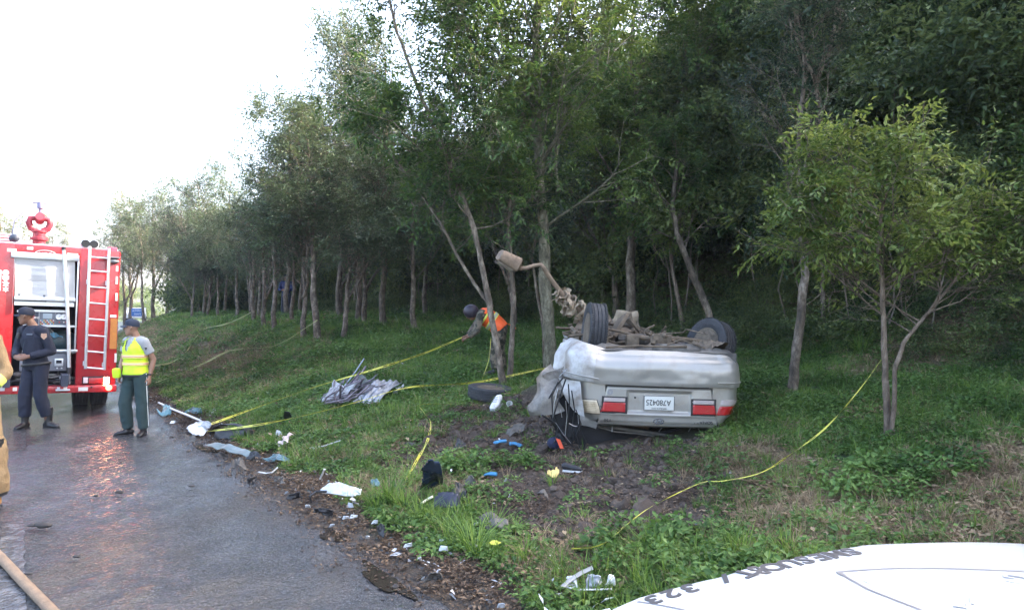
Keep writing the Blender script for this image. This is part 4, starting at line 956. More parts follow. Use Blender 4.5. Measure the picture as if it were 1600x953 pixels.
# rags wound round the lower pole: a thing of its own
rb = at(900, 478, 9.33)
V3_ = lambda *a: Vector(a)
mb = MB(); q = random.Random(3)
p0, p1 = at(870, 458, 9.27), at(922, 496, 9.38); axr = (p1 - p0); s1 = axr.cross(Vector((0, 1, 0))).normalized(); s2 = axr.normalized().cross(s1)
for k in range(8):
    t = k / 7; c = p0 + axr * t; rr = .045 + .05 * math.sin(t * math.pi) + q.uniform(-.01, .02)
    a0 = q.uniform(0, 6); pts = [c + axr.normalized() * (.05 * (j / 12 - .5) + q.gauss(0, .008)) + (s1 * math.cos(a0 + j * .5) + s2 * math.sin(a0 + j * .5)) * rr * q.uniform(.85, 1.15) for j in range(13)]
    mb.tube(pts, [q.uniform(.014, .024) for _ in pts], n=7, flat=.5)
for k in range(9):
    t = q.random(); c = p0 + axr * t; dd = (s1 * q.gauss(0, 1) + s2 * q.gauss(0, 1)).normalized(); mb.tube([c + dd * .05, c + dd * .09 - axr.normalized() * .03, c + dd * .11 - axr.normalized() * q.uniform(.04, .1) - Vector((0, 0, .03))], [.018, .014, .006], n=6, flat=.5)
for k in range(13):
    t = q.random(); c = p0 + axr * t; a0 = q.uniform(0, 6.28); e1 = (s1 * math.cos(a0) + s2 * math.sin(a0)); e2 = (axr.normalized() * q.uniform(-1, 1) + s1.cross(e1) * q.uniform(.3, 1)).normalized(); w1, w2 = q.uniform(.05, .11), q.uniform(.05, .13)
    sheet(mb, [c + e1 * .05 - e2 * w1, c + e1 * .06 + e2 * w1, c + e1 * (.05 + w2) + e2 * w1 * .7 - V3_(0, 0, .05), c + e1 * (.04 + w2) - e2 * w1 * .6 - V3_(0, 0, .03)], 7, 7, .05, 16)
mb.v = [tuple(Vector(v) - rb) for v in mb.v]
o = mb.build('rag_bundle', M_cloth, label='khaki rags wound round the lower lamp pole behind the rear wheel', cat='rags'); o.location = rb
# ================================================================ FIRE ENGINE
M_fred = mat('fire_red_paint', (.42, .012, .02), .3, coat=.4, col2=(.36, .02, .022), vscale=2.2, rvar=.08)
M_alu = mat('brushed_aluminium', (.62, .64, .67), .35, .75, var=.08, vscale=20)
M_shut = mat('white_roller_shutter', (.80, .81, .83), .3, .1)
M_grey = mat('grey_painted_metal', (.13, .145, .17), .5, var=.15, vscale=10)
M_dgrey = mat('dark_grey_panel', (.035, .045, .07), .5, var=.2, vscale=8)
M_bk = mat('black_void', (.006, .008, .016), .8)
M_refl_w = mat('white_reflector', (.75, .72, .7), .4)
M_refl_r = mat('red_reflector', (.45, .06, .05), .4)
M_orange = mat('orange_reflector', (.50, .19, .035), .45, var=.1, vscale=20)
M_lampred = mat('red_light_on', (.7, .02, .02), .3, emit=(1, .05, .03), estr=3.0)
M_lampwarm = mat('warm_light_on', (.8, .6, .4), .3, emit=(1, .55, .25), estr=9.0)
M_yl = mat('pale_lettering', (.72, .68, .66), .5)
P0 = Vector((-7.35, 13.8, 0)); tx, ty = RN, RD
TO = Vector((P0.x - RN[0] * 1.25, P0.y - RN[1] * 1.25, .0))
TROT = (Matrix.Rotation(RA, 4, 'Z') @ Matrix.Rotation(R(1.7), 4, 'Y'))
truck = empty('fire_engine', TO, TROT.to_euler(), label='red fire engine seen from behind with its pump bay open', cat='fire engine')
TINV = (Matrix.Translation(TO) @ TROT).inverted()
def TP(px, py, dy=0.0):
    o_ = TINV @ Vector((0, 0, CAM_H)); d_ = (TINV.to_3x3() @ ray(px, py)); k = (dy - o_.y) / d_.y; p = o_ + d_ * k; return p
def tpart(name, m, parent=None, **kw): return MB(), name, m, parent or truck, kw
class TB(MB):
    def rect(s, x0, y0, x1, y1, dy=-.01, th=.02, bev=0.0):      # pixel rectangle on the rear face -> a real plate of thickness th
        a, b = TP(x0, y1, 0), TP(x1, y0, 0); c = (a + b) / 2; s.box((c.x, dy, c.z), (abs(b.x - a.x), th, abs(b.z - a.z)), bev=bev); return s
    def bar(s, pts, r, dy=-.05, n=8): s.tube([TP(x, y, dy) for x, y in pts], r, n=n); return s
zT = TP(60, 384).z; zB = TP(60, 603).z; zBay0 = TP(68, 596).z; zBay1 = TP(68, 400).z
xl, xr = -1.25, 1.25; bx0, bx1 = TP(20, 500).x, TP(121, 500).x
def P(name, m, fn, parent=None, angle=35, smooth=True, **kw): b = TB(); fn(b); return b.build(name, m, parent or truck, smooth=smooth, angle=angle, **kw)
def body_f(b):
    H = zT - zB; zc = (zT + zB) / 2
    b.box(((xl + bx0) / 2, .6, zc), (bx0 - xl, 1.2, H), bev=.03)
    b.box(((xr + bx1) / 2, .6, zc), (xr - bx1, 1.2, H), bev=.035)
    b.box(((bx0 + bx1) / 2, .6, (zT + zBay1) / 2 - .001), (bx1 - bx0 + .04, 1.194, zT - zBay1), bev=.012)
    b.box((0, 2.9, zc), (2.494, 3.4, H - .006), bev=.04)
P('body', M_fred, body_f)
P('cab', M_fred, lambda b: (b.box((0, 5.7, 1.75), (2.4, 2.0, 2.3), bev=.12), b.box((0, 5.75, 2.98), (1.6, .3, .16), bev=.05)))
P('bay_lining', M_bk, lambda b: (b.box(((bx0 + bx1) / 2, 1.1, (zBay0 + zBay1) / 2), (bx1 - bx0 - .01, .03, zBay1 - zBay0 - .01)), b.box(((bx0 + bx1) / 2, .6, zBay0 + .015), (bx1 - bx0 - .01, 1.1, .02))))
sh_ = P('roller_shutter', M_shut, lambda b: [b.rect(23, 402.6 + 3.27 * i, 117, 405.75 + 3.27 * i, dy=.02, th=.03, bev=.0012) for i in range(20)])
P('shutter_rail', M_alu, lambda b: (b.rect(19, 402, 22.5, 490, dy=-.012, th=.035, bev=.006), b.rect(118, 404, 121.5, 548, dy=-.012, th=.035, bev=.006), b.rect(17, 399.5, 124, 402.4, dy=-.018, th=.05, bev=.006), b.rect(20, 546, 121, 549.5, dy=-.012, th=.05, bev=.006)))
P('shutter_foot', M_alu, lambda b: (b.rect(22, 466, 118, 468.5, dy=0, th=.05, bev=.005),)); 
P('shutter_stop', M_grey, lambda b: b.rect(28, 459, 32, 465, dy=-.01)); P('shutter_stop', M_grey, lambda b: b.rect(67, 461, 71, 467, dy=-.01))
P('inner_shelf', M_alu, lambda b: (b.rect(22, 473.5, 116, 476.5, dy=.15, th=.3), b.rect(73, 469, 116, 473, dy=.25, th=.05)))
# pump panel with gauges, screen and keys
pp = P('pump_panel', M_grey, lambda b: b.rect(35, 486, 106, 509, dy=.12, th=.06, bev=.006))
P('panel_trim', M_alu, lambda b: (b.rect(36, 485, 107, 486.5, dy=.08, th=.03), b.rect(36, 508.5, 118, 510, dy=.08, th=.03), b.rect(60.5, 487, 61.8, 508, dy=.08, th=.02), b.rect(86, 487, 87, 508, dy=.08, th=.02), b.rect(36, 487, 37, 508, dy=.08, th=.02)), pp)
P('name_board', M_dgrey, lambda b: b.rect(38, 487.5, 60, 506, dy=.086, th=.01), pp)
p_ = TP(44, 496, .075); text_mesh('HALE', .075, mat('red_lettering', (.55, .06, .05), .5), pp, p_, (R(90), 0, 0), sx=1.1)
p_ = TP(54.5, 496.5, .075); text_mesh('PUMP', .05, M_yl, pp, p_, (R(90), 0, 0), sx=1.1)
P('pump_screen', mat('lcd_grey', (.30, .36, .40), .3), lambda b: b.rect(67, 490, 82, 498, dy=.086, th=.012, bev=.003), pp)
kk = [mat('key_%s' % c, col, .5) for c, col in (('white', (.6, .6, .6)), ('blue', (.12, .3, .5)), ('yellow', (.55, .45, .1)), ('red', (.5, .06, .05)))]
for j in range(3):
    for i in range(9):
        P('key', kk[(i * 5 + j * 3) % 4], lambda b: b.rect(63 + i * 2.5, 500 + j * 2.6, 64.7 + i * 2.5, 501.7 + j * 2.6, dy=.084, th=.012), pp)
for gx in (92, 100):
    c = TP(gx, 495, .08); g_ = TB(); g_.lathe([(.001, .014), (.040, .014), (.048, .02), (.05, 0)], c=c, rot=Matrix.Rotation(R(90), 3, 'X'), n=20); ga = g_.build('gauge', M_shut, pp)
    g_ = TB(); g_.box(c + Vector((.008, -.018, .008)), (.006, .004, .04), Matrix.Rotation(.7, 3, 'Y')); g_.build('needle', M_ink, ga)
for gx, gm in ((92, 'red'), (99, 'white'), (102.5, 'red')): P('switch', kk[3] if gm == 'red' else kk[0], lambda b: b.rect(gx, 502.5, gx + 2, 504.5, dy=.08, th=.02), pp)
# dark bay with a blue cloth and coiled hose
def hose_roll(b):
    c = TP(66, 532, .35); 
    for k in range(4): b.tube([c + Vector(((.10 + .035 * k) * math.cos(a), .02 * k, (.12 + .045 * k) * math.sin(a))) for a in [i * .35 for i in range(19)]], .016, n=6)
P('stored_hose', mat('faded_hose', (.30, .33, .30), .8), hose_roll)
P('stored_tank', mat('dark_green_tank', (.02, .05, .06), .35, var=.5, vscale=12), lambda b: b.ball(TP(88, 534, .55), (.36, .2, .24), 20, 12))
P('blue_cloth', mat('light_blue_cloth', (.16, .38, .52), .85), lambda b: b.grid(lambda u, w: TP(74 + 24 * u, 517 + 8 * u + 5 * w * (1 + .5 * math.sin(u * 6)) + 2 * math.sin(u * 9 + w * 3), .30 + .05 * math.sin(u * 11)), 16, 6))
# grey chest with handles, rack, equipment below
gc = P('grey_drawer_box', M_grey, lambda b: (b.rect(30, 552, 105, 580, dy=.16, th=.3, bev=.01), b.rect(30, 549.8, 118, 552, dy=.1, th=.2)))
P('square_fitting', M_alu, lambda b: (b.rect(85, 560, 99, 572, dy=.0, th=.02, bev=.004)), gc)
P('fitting_window', M_bk, lambda b: b.rect(87.5, 562.5, 96.5, 567.5, dy=-.013, th=.01), gc)
for yy in (564, 569.5): P('handle', M_ink, lambda b: b.rect(63, yy, 70, yy + 2.4, dy=-.005, th=.03, bev=.004), gc)
P('latch', M_alu, lambda b: b.rect(88, 574, 90.5, 576, dy=0, th=.02), gc); P('latch', M_alu, lambda b: b.rect(95, 574, 97.5, 576, dy=0, th=.02), gc)
def lumps(b):
    q = random.Random(5)
    for i in range(26):
        c = TP(q.uniform(28, 112), q.uniform(584, 597), q.uniform(.1, .5)); b.ball(c, (q.uniform(.03, .1), q.uniform(.03, .08), q.uniform(.02, .05)), 8, 6)
    b.tube([TP(60, 583, .1), TP(80, 590, .1), TP(98, 586, .1), TP(106, 594, .1)], .02, n=6)
P('stowed_gear', mat('dusty_gear', (.16, .16, .15), .8, var=.5, vscale=14), lumps, kind='stuff')
P('gear_ring', M_alu, lambda b: b.tube([TP(100, 590, .05) + Vector((.06 * math.cos(a), 0, .05 * math.sin(a))) for a in [i * .5 for i in range(9)]], .01, n=6))
# hand rail and ladder
P('grab_rail', M_alu, lambda b: (b.bar([(99.5, 388), (103.5, 450), (107, 520), (108, 576)], .030, dy=-.10, n=12),))
P('rail_foot', M_ink, lambda b: (b.bar([(108, 574), (108, 584)], .035, dy=-.10), b.bar([(99.5, 386), (99.5, 391)], .035, dy=-.10)))
P('rail_lower_rod', M_grey, lambda b: b.bar([(108, 584), (108.4, 600)], .018, dy=-.10))
lad = P('rear_ladder', M_alu, lambda b: (b.bar([(140.5, 385), (138.5, 440), (136, 510), (133.5, 576)], .026, dy=-.11, n=10)))
P('ladder_rail', M_alu, lambda b: (b.bar([(170.5, 388), (168.5, 445), (165.5, 520), (163, 578)], .026, dy=-.11, n=10)), lad)
for i, y in enumerate((402, 423.5, 448.5, 473.5, 498.5, 524, 549, 574.5)):
    xa = 140.2 - (y - 385) * .0366; P('rung', M_alu, lambda b: b.bar([(xa, y - .5), (xa + 29.8, y + 2)], .017, dy=-.11, n=8), lad)
for (x, y) in ((136.5, 441), (166, 443), (131, 568), (161, 570)): P('ladder_bracket', M_alu, lambda b: b.rect(x - 2, y - 4, x + 2, y + 3, dy=-.05, th=.12), lad)
# emblem, icons, reflectors
def oval(b):
    c = TP(71, 397, -.002); b.tube([c + Vector((.155 * math.cos(a), 0, .065 * math.sin(a))) for a in [2 * math.pi * i / 30 for i in range(31)]], .007, n=5, cap=False)
em = P('oval_emblem', M_yl, oval); c = TP(71, 397.5, -.006); text_mesh('HZC', .085, M_yl, em, c, (R(90), 0, 0), sx=1.15, depth=.003)
def star(n, r1, r2, c): return [(c.x + (r1 if i % 2 == 0 else r2) * math.sin(math.pi * i / n), c.z + (r1 if i % 2 == 0 else r2) * math.cos(math.pi * i / n)) for i in range(2 * n)]
def icon(py, poly): 
    c = TP(9, py, 0); b = TB(); b.prism([(c.x + x, c.z + z) for x, z in poly], .006, org=(0, -.004, 0)); b.build('white_symbol', M_yl, truck, smooth=False)
icon(426, [(.05 * math.cos(a), .05 * math.sin(a)) for a in [i * math.pi / 8 for i in range(16)]])
icon(435, [(-.05, .045), (.05, .045), (.048, -.01), (0, -.06), (-.048, -.01)])
icon(443.5, [(-.055, .03), (0, .045), (.055, .02), (.03, -.02), (.05, -.045), (-.05, -.035), (-.02, -.01)])
c0 = Vector((0, 0, 0)); icon(452, star(6, .055, .028, c0))
P('white_stripe', M_yl, lambda b: b.rect(-6, 422, 2.5, 454, dy=-.003, th=.006))
P('orange_panel', M_orange, lambda b: b.rect(171, 498, 183.5, 545, dy=-.006, th=.012))
for (x, y0, y1) in ((183.5, 416, 424), (183, 432, 444), (182.5, 458, 470), (181, 552, 566), (180, 576, 590)): P('side_reflector', M_refl_w, lambda b: b.rect(x - 2.5, y0, x + 1.5, y1, dy=-.003, th=.008))
P('edge_label', M_refl_w, lambda b: b.rect(172, 492, 182, 496, dy=-.003, th=.006))
for (x0, x1, y) in ((11, 26, 389), (42, 52, 386), (105, 122, 396.5)): P('top_reflector', M_refl_w, lambda b: b.rect(x0, y, x1, y + 4, dy=-.003, th=.006))
# lights and bumper
lb_ = P('light_cluster', M_ink, lambda b: b.rect(128, 587.5, 171, 599.5, dy=-.03, th=.06, bev=.01))
P('clear_lamp', M_refl_w, lambda b: b.rect(129.5, 589, 137, 598, dy=-.065, th=.02, bev=.005), lb_)
P('red_lamp', M_red, lambda b: b.rect(138, 589.5, 160, 598.5, dy=-.065, th=.02, bev=.005), lb_)
P('lit_lamp', M_lampwarm, lambda b: b.rect(161.5, 589, 170, 599, dy=-.067, th=.02, bev=.005), lb_)
bm_ = P('rear_bumper', M_fred, lambda b: b.box((0, -.10, TP(90, 607).z), (2.5, .26, .125), bev=.02))
for (x0, x1) in ((0, 8), (20, 27), (98, 104), (121, 136), (88, 93)): P('bumper_reflector', M_refl_w, lambda b: b.rect(x0, 603, x1, 609, dy=-.236, th=.006), bm_)
c = TP(170, 605.5, -.24); b_ = TB(); b_.lathe([(.055, 0), (.05, .02), (.001, .03)], c=c, rot=Matrix.Rotation(R(90), 3, 'X'), n=20); b_.build('round_red_lamp', M_lampred, bm_)
b_ = TB(); b_.lathe([(.001, .005), (.015, .005), (.016, 0)], c=TP(143, 605, -.24), rot=Matrix.Rotation(R(90), 3, 'X'), n=12); b_.build('bumper_bolt', M_ink, bm_)
P('tow_step', M_alu, lambda b: b.box((TP(97, 606).x, -.30, TP(97, 607).z), (.22, .12, .03), bev=.01), bm_)
# wheels, axle, mud flaps
def twheel(x, y):
    e = empty('wheel', (x, y, .50)); e.parent = truck
    b = MB(); b.lathe(tyre_prof(.5, .27, .28), rot=Matrix.Rotation(R(90), 3, 'Y'), n=40); b.build('tyre', M_rubber, e, angle=25)
    b = MB(); b.lathe([(.285, .1), (.27, .05), (.2, .02), (.1, .09), (.001, .09)], rot=Matrix.Rotation(R(90), 3, 'Y'), n=28); b.lathe([(.285, -.1), (.27, -.05), (.2, -.02), (.1, -.09), (.001, -.09)], rot=Matrix.Rotation(R(90), 3, 'Y'), n=28); b.build('rim', M_grey, e)
for x in (-1.08, -.77, .77, 1.08): twheel(x, 1.35)
for x in (-1.05, 1.05): twheel(x, 5.3)
P('axle', M_dgrey, lambda b: (b.tube([(-1.0, 1.35, .5), (1.0, 1.35, .5)], .09, n=10), b.ball((0, 1.35, .5), (.24, .24, .22)), b.box((-.42, 2.6, .62), (.1, 6.2, .2)), b.box((.42, 2.6, .62), (.1, 6.2, .2))))
for x in (-.93, .93): P('mud_flap', M_ink, lambda b: b.box((x, .75, .52), (.60, .015, .44)))
P('under_tray', M_dgrey, lambda b: (b.box((0, .55, TP(90, 607).z + .02), (1.3, .5, .1), bev=.01), b.box((0, .5, .44), (.5, .3, .12), bev=.02)))
# roof: water cannon, ladders, lamps
zt = zT
def cannon(b):
    c = Vector((TP(61, 380).x, .35, zt - .01))
    b.lathe([(.13, 0), (.13, .05), (.10, .06), (.10, .13), (.14, .14), (.14, .18), (.10, .19), (.10, .27), (.125, .28), (.125, .31), (.09, .32)], c=c, n=20)
    for sg in (-1, 1): b.tube([c + Vector((sg * .04, 0, .30)), c + Vector((sg * .13, 0, .35)), c + Vector((sg * .165, 0, .44)), c + Vector((sg * .14, 0, .52)), c + Vector((sg * .06, 0, .53))], [.05, .055, .055, .05, .045], n=12)
    b.tube([c + Vector((0, .1, .50)), c + Vector((0, -.12, .56))], .075, n=14); b.ball(c + Vector((0, 0, .54)), (.09, .08, .07), 12, 8)
cn = P('water_cannon', mat('faded_red_metal', (.30, .03, .05), .45, var=.2, vscale=9), cannon)
def noz(b):
    c = Vector((TP(61, 380).x, .35, zt - .01)); b.lathe([(.03, .58), (.028, .70), (.055, .71), (.055, .80), (.04, .83), (.001, .84)], c=c, n=16); b.tube([c + Vector((-.12, 0, .81)), c + Vector((.11, 0, .80))], .014, n=6)
    b.tube([c + Vector((-.10, 0, .80)), c + Vector((-.25, 0, .62)), c + Vector((-.38, 0, .45)), c + Vector((-.42, 0, .10))], .008, n=5)
P('nozzle', mat('violet_grey_metal', (.20, .18, .27), .4, .5), noz, cn)
P('roof_ladder', M_alu, lambda b: ([b.tube([(xl + .04, .3 + .4 * k, zt + .09 + .085 * k), (TP(18, 380).x, .3 + .4 * k, zt + .08 + .085 * k)], .022, n=8) for k in range(3)], b.tube([(-1.1, .3, zt + .05), (-1.1, 4.4, zt + .05)], .03, n=8), b.tube([(-.7, .3, zt + .05), (-.7, 4.4, zt + .05)], .03, n=8)))
P('roof_valve', M_alu, lambda b: (b.box((TP(27, 380).x, .3, zt + .16), (.14, .12, .30), bev=.03), b.tube([(TP(27, 380).x, .3, zt + .3), (TP(32, 380).x, .3, zt + .46), (TP(38, 380).x, .3, zt + .52)], .018, n=6), b.box((TP(32, 380).x, .28, zt + .05), (.28, .1, .07), bev=.01)))
P('valve_knob', M_dgrey, lambda b: b.ball((TP(22, 380).x, .26, zt + .12), (.085, .07, .08)))
for x in (134, 147): 
    P('roof_lamp', M_alu, lambda b: b.lathe([(.075, .0), (.085, .03), (.085, .16), (.06, .2), (.001, .2)], c=(TP(x, 385).x, .05, zt + .10), rot=Matrix.Rotation(R(-90), 3, 'X'), n=20))
    P('roof_lamp_glass', M_ink, lambda b: b.lathe([(.001, 0), (.072, 0), (.074, .02)], c=(TP(x, 385).x, .048, zt + .10), rot=Matrix.Rotation(R(-90), 3, 'X'), n=20))
P('corner_beacon', mat('dusky_red_lens', (.35, .05, .09), .3), lambda b: b.box((1.11, .1, zt - .03), (.17, .17, .20), bev=.03))
P('beacon_base', M_grey, lambda b: (b.ball((1.14, -.04, zt - .20), (.09, .07, .045)), b.box((1.1, .0, zt - .13), (.26, .2, .03), bev=.01)))
P('roof_rail', M_alu, lambda b: (b.tube([(-1.2, .08, zt + .02), (1.2, .08, zt + .02)], .02, n=8), b.tube([(1.2, .1, zt + .02), (1.2, 4.4, zt + .02)], .02, n=8), b.lathe([(.10, 0), (.10, .03), (.001, .04)], c=(TP(88, 385).x, .25, zt - .01), n=16)))
P('drip_strip', M_grey, lambda b: b.box((1.262, 2.2, 1.9), (.02, 4.2, .06)))
for k in range(2): P('side_shutter', M_shut, lambda b: b.box((1.262, 1.1 + 1.9 * k, 2.0), (.016, 1.5, 1.2)))

# ---------------------------------------------------------------- far white car and blue road sign
rp = Vector(xy(-1.2, 70)).to_3d()
p = at(213, 500, 72); p.z = float(road_z(sv(p.x, p.y)[1])) + .02
fc = empty('distant_car', (p.x, p.y, p.z + .0), (0, 0, R(25)), label='small white car on the distant road behind the officer in the yellow vest', cat='car')
def cbody(b):
    pr = [(-2.0, .45), (-2.05, .85), (-1.6, .98), (-1.1, 1.42), (.5, 1.45), (1.1, 1.0), (2.0, .82), (2.1, .45)]
    b.loft([[Vector((w * s_, y, z)) for y, z in pr] for s_, w in ((-1, .80), (-1, .84), (1, .84), (1, .80))], cap=False)
    b.add([(.80 * sg, y, z) for sg in (-1,) for y, z in pr], [tuple(range(8))]); b.add([(.80, y, z) for y, z in pr], [tuple(range(7, -1, -1))])
b_ = MB(); cbody(b_); b_.build('body', mat('white_car_paint', (.75, .76, .78), .3, coat=.4), fc, smooth=False)
b_ = MB(); b_.prism([(-1.4, 1.02), (-1.02, 1.36), (.44, 1.38), (.95, 1.02)], 1.70, org=(0, 0, 0), ax=(0, 1, 0), ay=(0, 0, 1)); b_.build('window', M_ink, fc, smooth=False)
b_ = MB(); b_.prism([(-.68, 1.0), (.68, 1.0), (.58, 1.34), (-.58, 1.34)], .02, org=(0, -1.38, 0)); b_.build('rear_window', M_ink, fc, smooth=False)
for sx in (-.78, .78):
    for y in (-1.3, 1.3): b_ = MB(); b_.lathe([(.001, -.09), (.3, -.09), (.32, -.05), (.32, .05), (.3, .09), (.001, .09)], c=(sx, y, .32), rot=Matrix.Rotation(R(90), 3, 'Y'), n=16); b_.build('wheel', M_rubber, fc)
p = at(215, 520, 50); p.z = gz(p.x, p.y); zc_ = at(215, 488, 50).z
sg_ = empty('road_sign', p, (0, 0, R(-22)), label='small blue direction sign with white writing beside the far road', cat='road sign')
b_ = MB(); b_.box((0, 0, zc_ - p.z), (1.15, .03, .52), bev=.01); bd = b_.build('sign_board', mat('sign_blue', (.02, .13, .42), .4), sg_)
for sx in (-.4, .4): b_ = MB(); b_.tube([(sx, .04, 0), (sx, .04, zc_ - p.z + .2)], .03, n=8); b_.build('post', M_alu, sg_)
for k, (w_, s_) in enumerate((('AUTOPISTA', .16), ('DUARTE', .15))): text_mesh(w_, s_, M_white, bd, (0, -.02, zc_ - p.z + .10 - .22 * k), (R(90), 0, 0), sx=1.1, depth=.003)
# ================================================================ PEOPLE
M_skin = mat('brown_skin', (.20, .095, .055), .5, var=.12, vscale=20)
M_skin2 = mat('tan_skin', (.30, .165, .11), .5, var=.1, vscale=20)
M_navy = mat('navy_uniform', (.008, .011, .026), .85, var=.25, vscale=7, bump=.3, bscale=80)
M_navy2 = mat('navy_cap', (.012, .015, .03), .8)
M_boot = mat('black_leather', (.012, .011, .012), .35, bump=.2, bscale=60)
M_greytee = mat('grey_shirt', (.33, .34, .35), .9, bump=.2, bscale=80)
M_green_t = mat('dark_green_trousers', (.022, .045, .045), .85, var=.2, vscale=8, bump=.3, bscale=80)
M_vest = mat('lime_vest', (.62, .85, .03), .6, var=.05, vscale=12, emit=None)
M_band = mat('peach_reflective_band', (.85, .50, .30), .4)
M_bandy = mat('yellow_band', (.75, .75, .12), .45)
M_tan = mat('tan_turnout_cloth', (.20, .14, .075), .85, var=.25, vscale=9, bump=.4, bscale=70)
M_orv = mat('orange_vest', (.95, .13, .02), .6)
M_camo = mat('camouflage_cloth', (.035, .035, .025), .9, col2=(.16, .13, .095), vscale=13, thresh=(.45, .55))
def V3(*a): return Vector(a)
def hand(b, w, d, palm_n, side_v, L=.185, curl=.5, thumb=1, spread=.0):
    """w wrist, d pointing direction, palm_n palm normal, side_v towards the thumb"""
    w, d, pn, sv_ = Vector(w), Vector(d).normalized(), Vector(palm_n), Vector(side_v)
    pn = (pn - d * pn.dot(d)).normalized(); sv_ = (sv_ - d * sv_.dot(d) - pn * sv_.dot(pn)).normalized()
    pc = w + d * L * .5
    b.limb([w - d * .02, w + d * .02, w + d * .05, pc, pc + d * .012], [(.027, .02), (.031, .018), (.040, .017), (.041, .015), (.034, .012)], side=sv_, n=12)
    for i, (o, ln, r_) in enumerate(((.030, .072, .0092), (.010, .080, .0095), (-.010, .074, .0092), (-.029, .058, .0082))):
        o_ = o; p = pc + sv_ * o_ - d * .004; dd = (d + sv_ * o_ * spread * 8).normalized(); pts = [p]; c_ = curl * (1 + .12 * i)
        for k, f in enumerate((.42, .33, .25)):
            a = c_ * (k + .6) * .8; dv = dd * math.cos(a) + pn * math.sin(a); pts.append(pts[-1] + dv * ln * f)
        b.limb(pts, [r_, r_ * .95, r_ * .88, r_ * .7], side=sv_, n=8)
    tp = w + d * .035 + sv_ * .028; t1 = (d * .7 + sv_ * .75 + pn * .35).normalized(); t2 = (d * .95 + sv_ * .2 + pn * .5).normalized()
    b.limb([tp - t1 * .012, tp + t1 * .030, tp + t1 * .030 + t2 * .026, tp + t1 * .03 + t2 * .046], [.013, .0115, .0105, .008], n=8)
def head(b, c, fw, up, s=1.0):
    """skull, jaw, nose, ears; c is the centre of the head"""
    c, f, u = Vector(c), Vector(fw).normalized(), Vector(up); u = (u - f * u.dot(f)).normalized(); r_ = f.cross(u)
    prof = [(-.125, .022, .020, .050), (-.112, .040, .042, .040), (-.085, .055, .066, .022), (-.05, .063, .080, .010), (-.01, .069, .090, .004), (.03, .073, .096, -.002), (.07, .071, .092, -.008), (.10, .056, .074, -.010), (.12, .030, .040, -.010)]
    rings = []
    for h, a, bb, of in prof:
        ring = []
        for q in [2 * math.pi * j / 20 for j in range(20)]:
            k = bb * (1.0 if math.sin(q) < 0 else .96); ring.append(c + u * h * s + r_ * a * s * math.cos(q) + f * (k * math.sin(q) + of) * s)
        rings.append(ring)
    b.loft(rings)
    b.limb([c + (u * .022 + f * .082) * s, c + (u * -.012 + f * .100) * s, c + (u * -.030 + f * .106) * s, c + (u * -.036 + f * .088) * s], [.008 * s, .011 * s, .0145 * s, .010 * s], side=r_, n=8)
    b.limb([c + (u * -.062 + f * .083 - r_ * .024) * s, c + (u * -.060 + f * .094) * s, c + (u * -.062 + f * .083 + r_ * .024) * s], [.006 * s, .010 * s, .006 * s], n=8)
    b.limb([c + (u * .030 + f * .080 - r_ * .045) * s, c + (u * .036 + f * .092) * s, c + (u * .030 + f * .080 + r_ * .045) * s], [.008 * s, .008 * s, .008 * s], n=8)
    b.ball(c + (u * -.098 + f * .068) * s, (.022 * s, .02 * s, .018 * s), 8, 6)
    for sg in (-1, 1): b.limb([c + (r_ * .072 * sg + u * .02 - f * .006) * s, c + (r_ * .084 * sg - f * .014) * s, c + (r_ * .074 * sg - u * .034 + f * .002) * s], [.010 * s, .015 * s, .009 * s], n=8)
def eyes(parent, c, fw, up, m=None):
    c, f, u = Vector(c), Vector(fw).normalized(), Vector(up); u = (u - f * u.dot(f)).normalized(); r_ = f.cross(u)
    for sg in (-1, 1):
        b = MB(); b.ball(c + r_ * .031 * sg + u * .010 + f * .080, .0125, 10, 8); e = b.build('eye', mat('eye_white', (.6, .58, .55), .3) if 'eye_white' not in bpy.data.materials else bpy.data.materials['eye_white'], parent)
        b = MB(); b.ball(c + r_ * .031 * sg + u * .010 + f * .0895, .0062, 8, 6); b.build('iris', M_ink, e)
def cap(parent, c, fw, up, m, rot=0.0):
    c, f, u = Vector(c), Vector(fw).normalized(), Vector(up); u = (u - f * u.dot(f)).normalized(); r_ = f.cross(u); b = MB(); rings = []
    for h, k in ((.022, 1.0), (.05, 1.03), (.085, 1.0), (.112, .80), (.130, .45), (.136, .12)):
        rings.append([c + u * (h + .012 * math.sin(q) * (1 if h < .1 else .3)) + r_ * .086 * k * math.cos(q) + f * (.104 * k * math.sin(q) - .004) for q in [2 * math.pi * j / 26 for j in range(26)]])
    b.loft(rings); cp = b.build('cap', m, parent)
    b = MB()
    def brim(u_, w):
        a = (u_ - .5) * 2.3; rr = .088 + .07 * w * math.cos(a) ** .7; return c + r_ * math.sin(a) * (.088 + .006 * w) + f * (math.cos(a) * .098 + .072 * w * max(0, math.cos(a)) ** .6) + u * (.034 - .022 * w - .02 * math.sin(a) ** 2)
    b.grid(brim, 16, 6); br = b.build('brim', m, cp); md = br.modifiers.new('thick', 'SOLIDIFY'); md.thickness = .005
    b = MB(); b.ball(c + u * .138 - f * .004, .009, 8, 5); b.build('button', m, cp); return cp
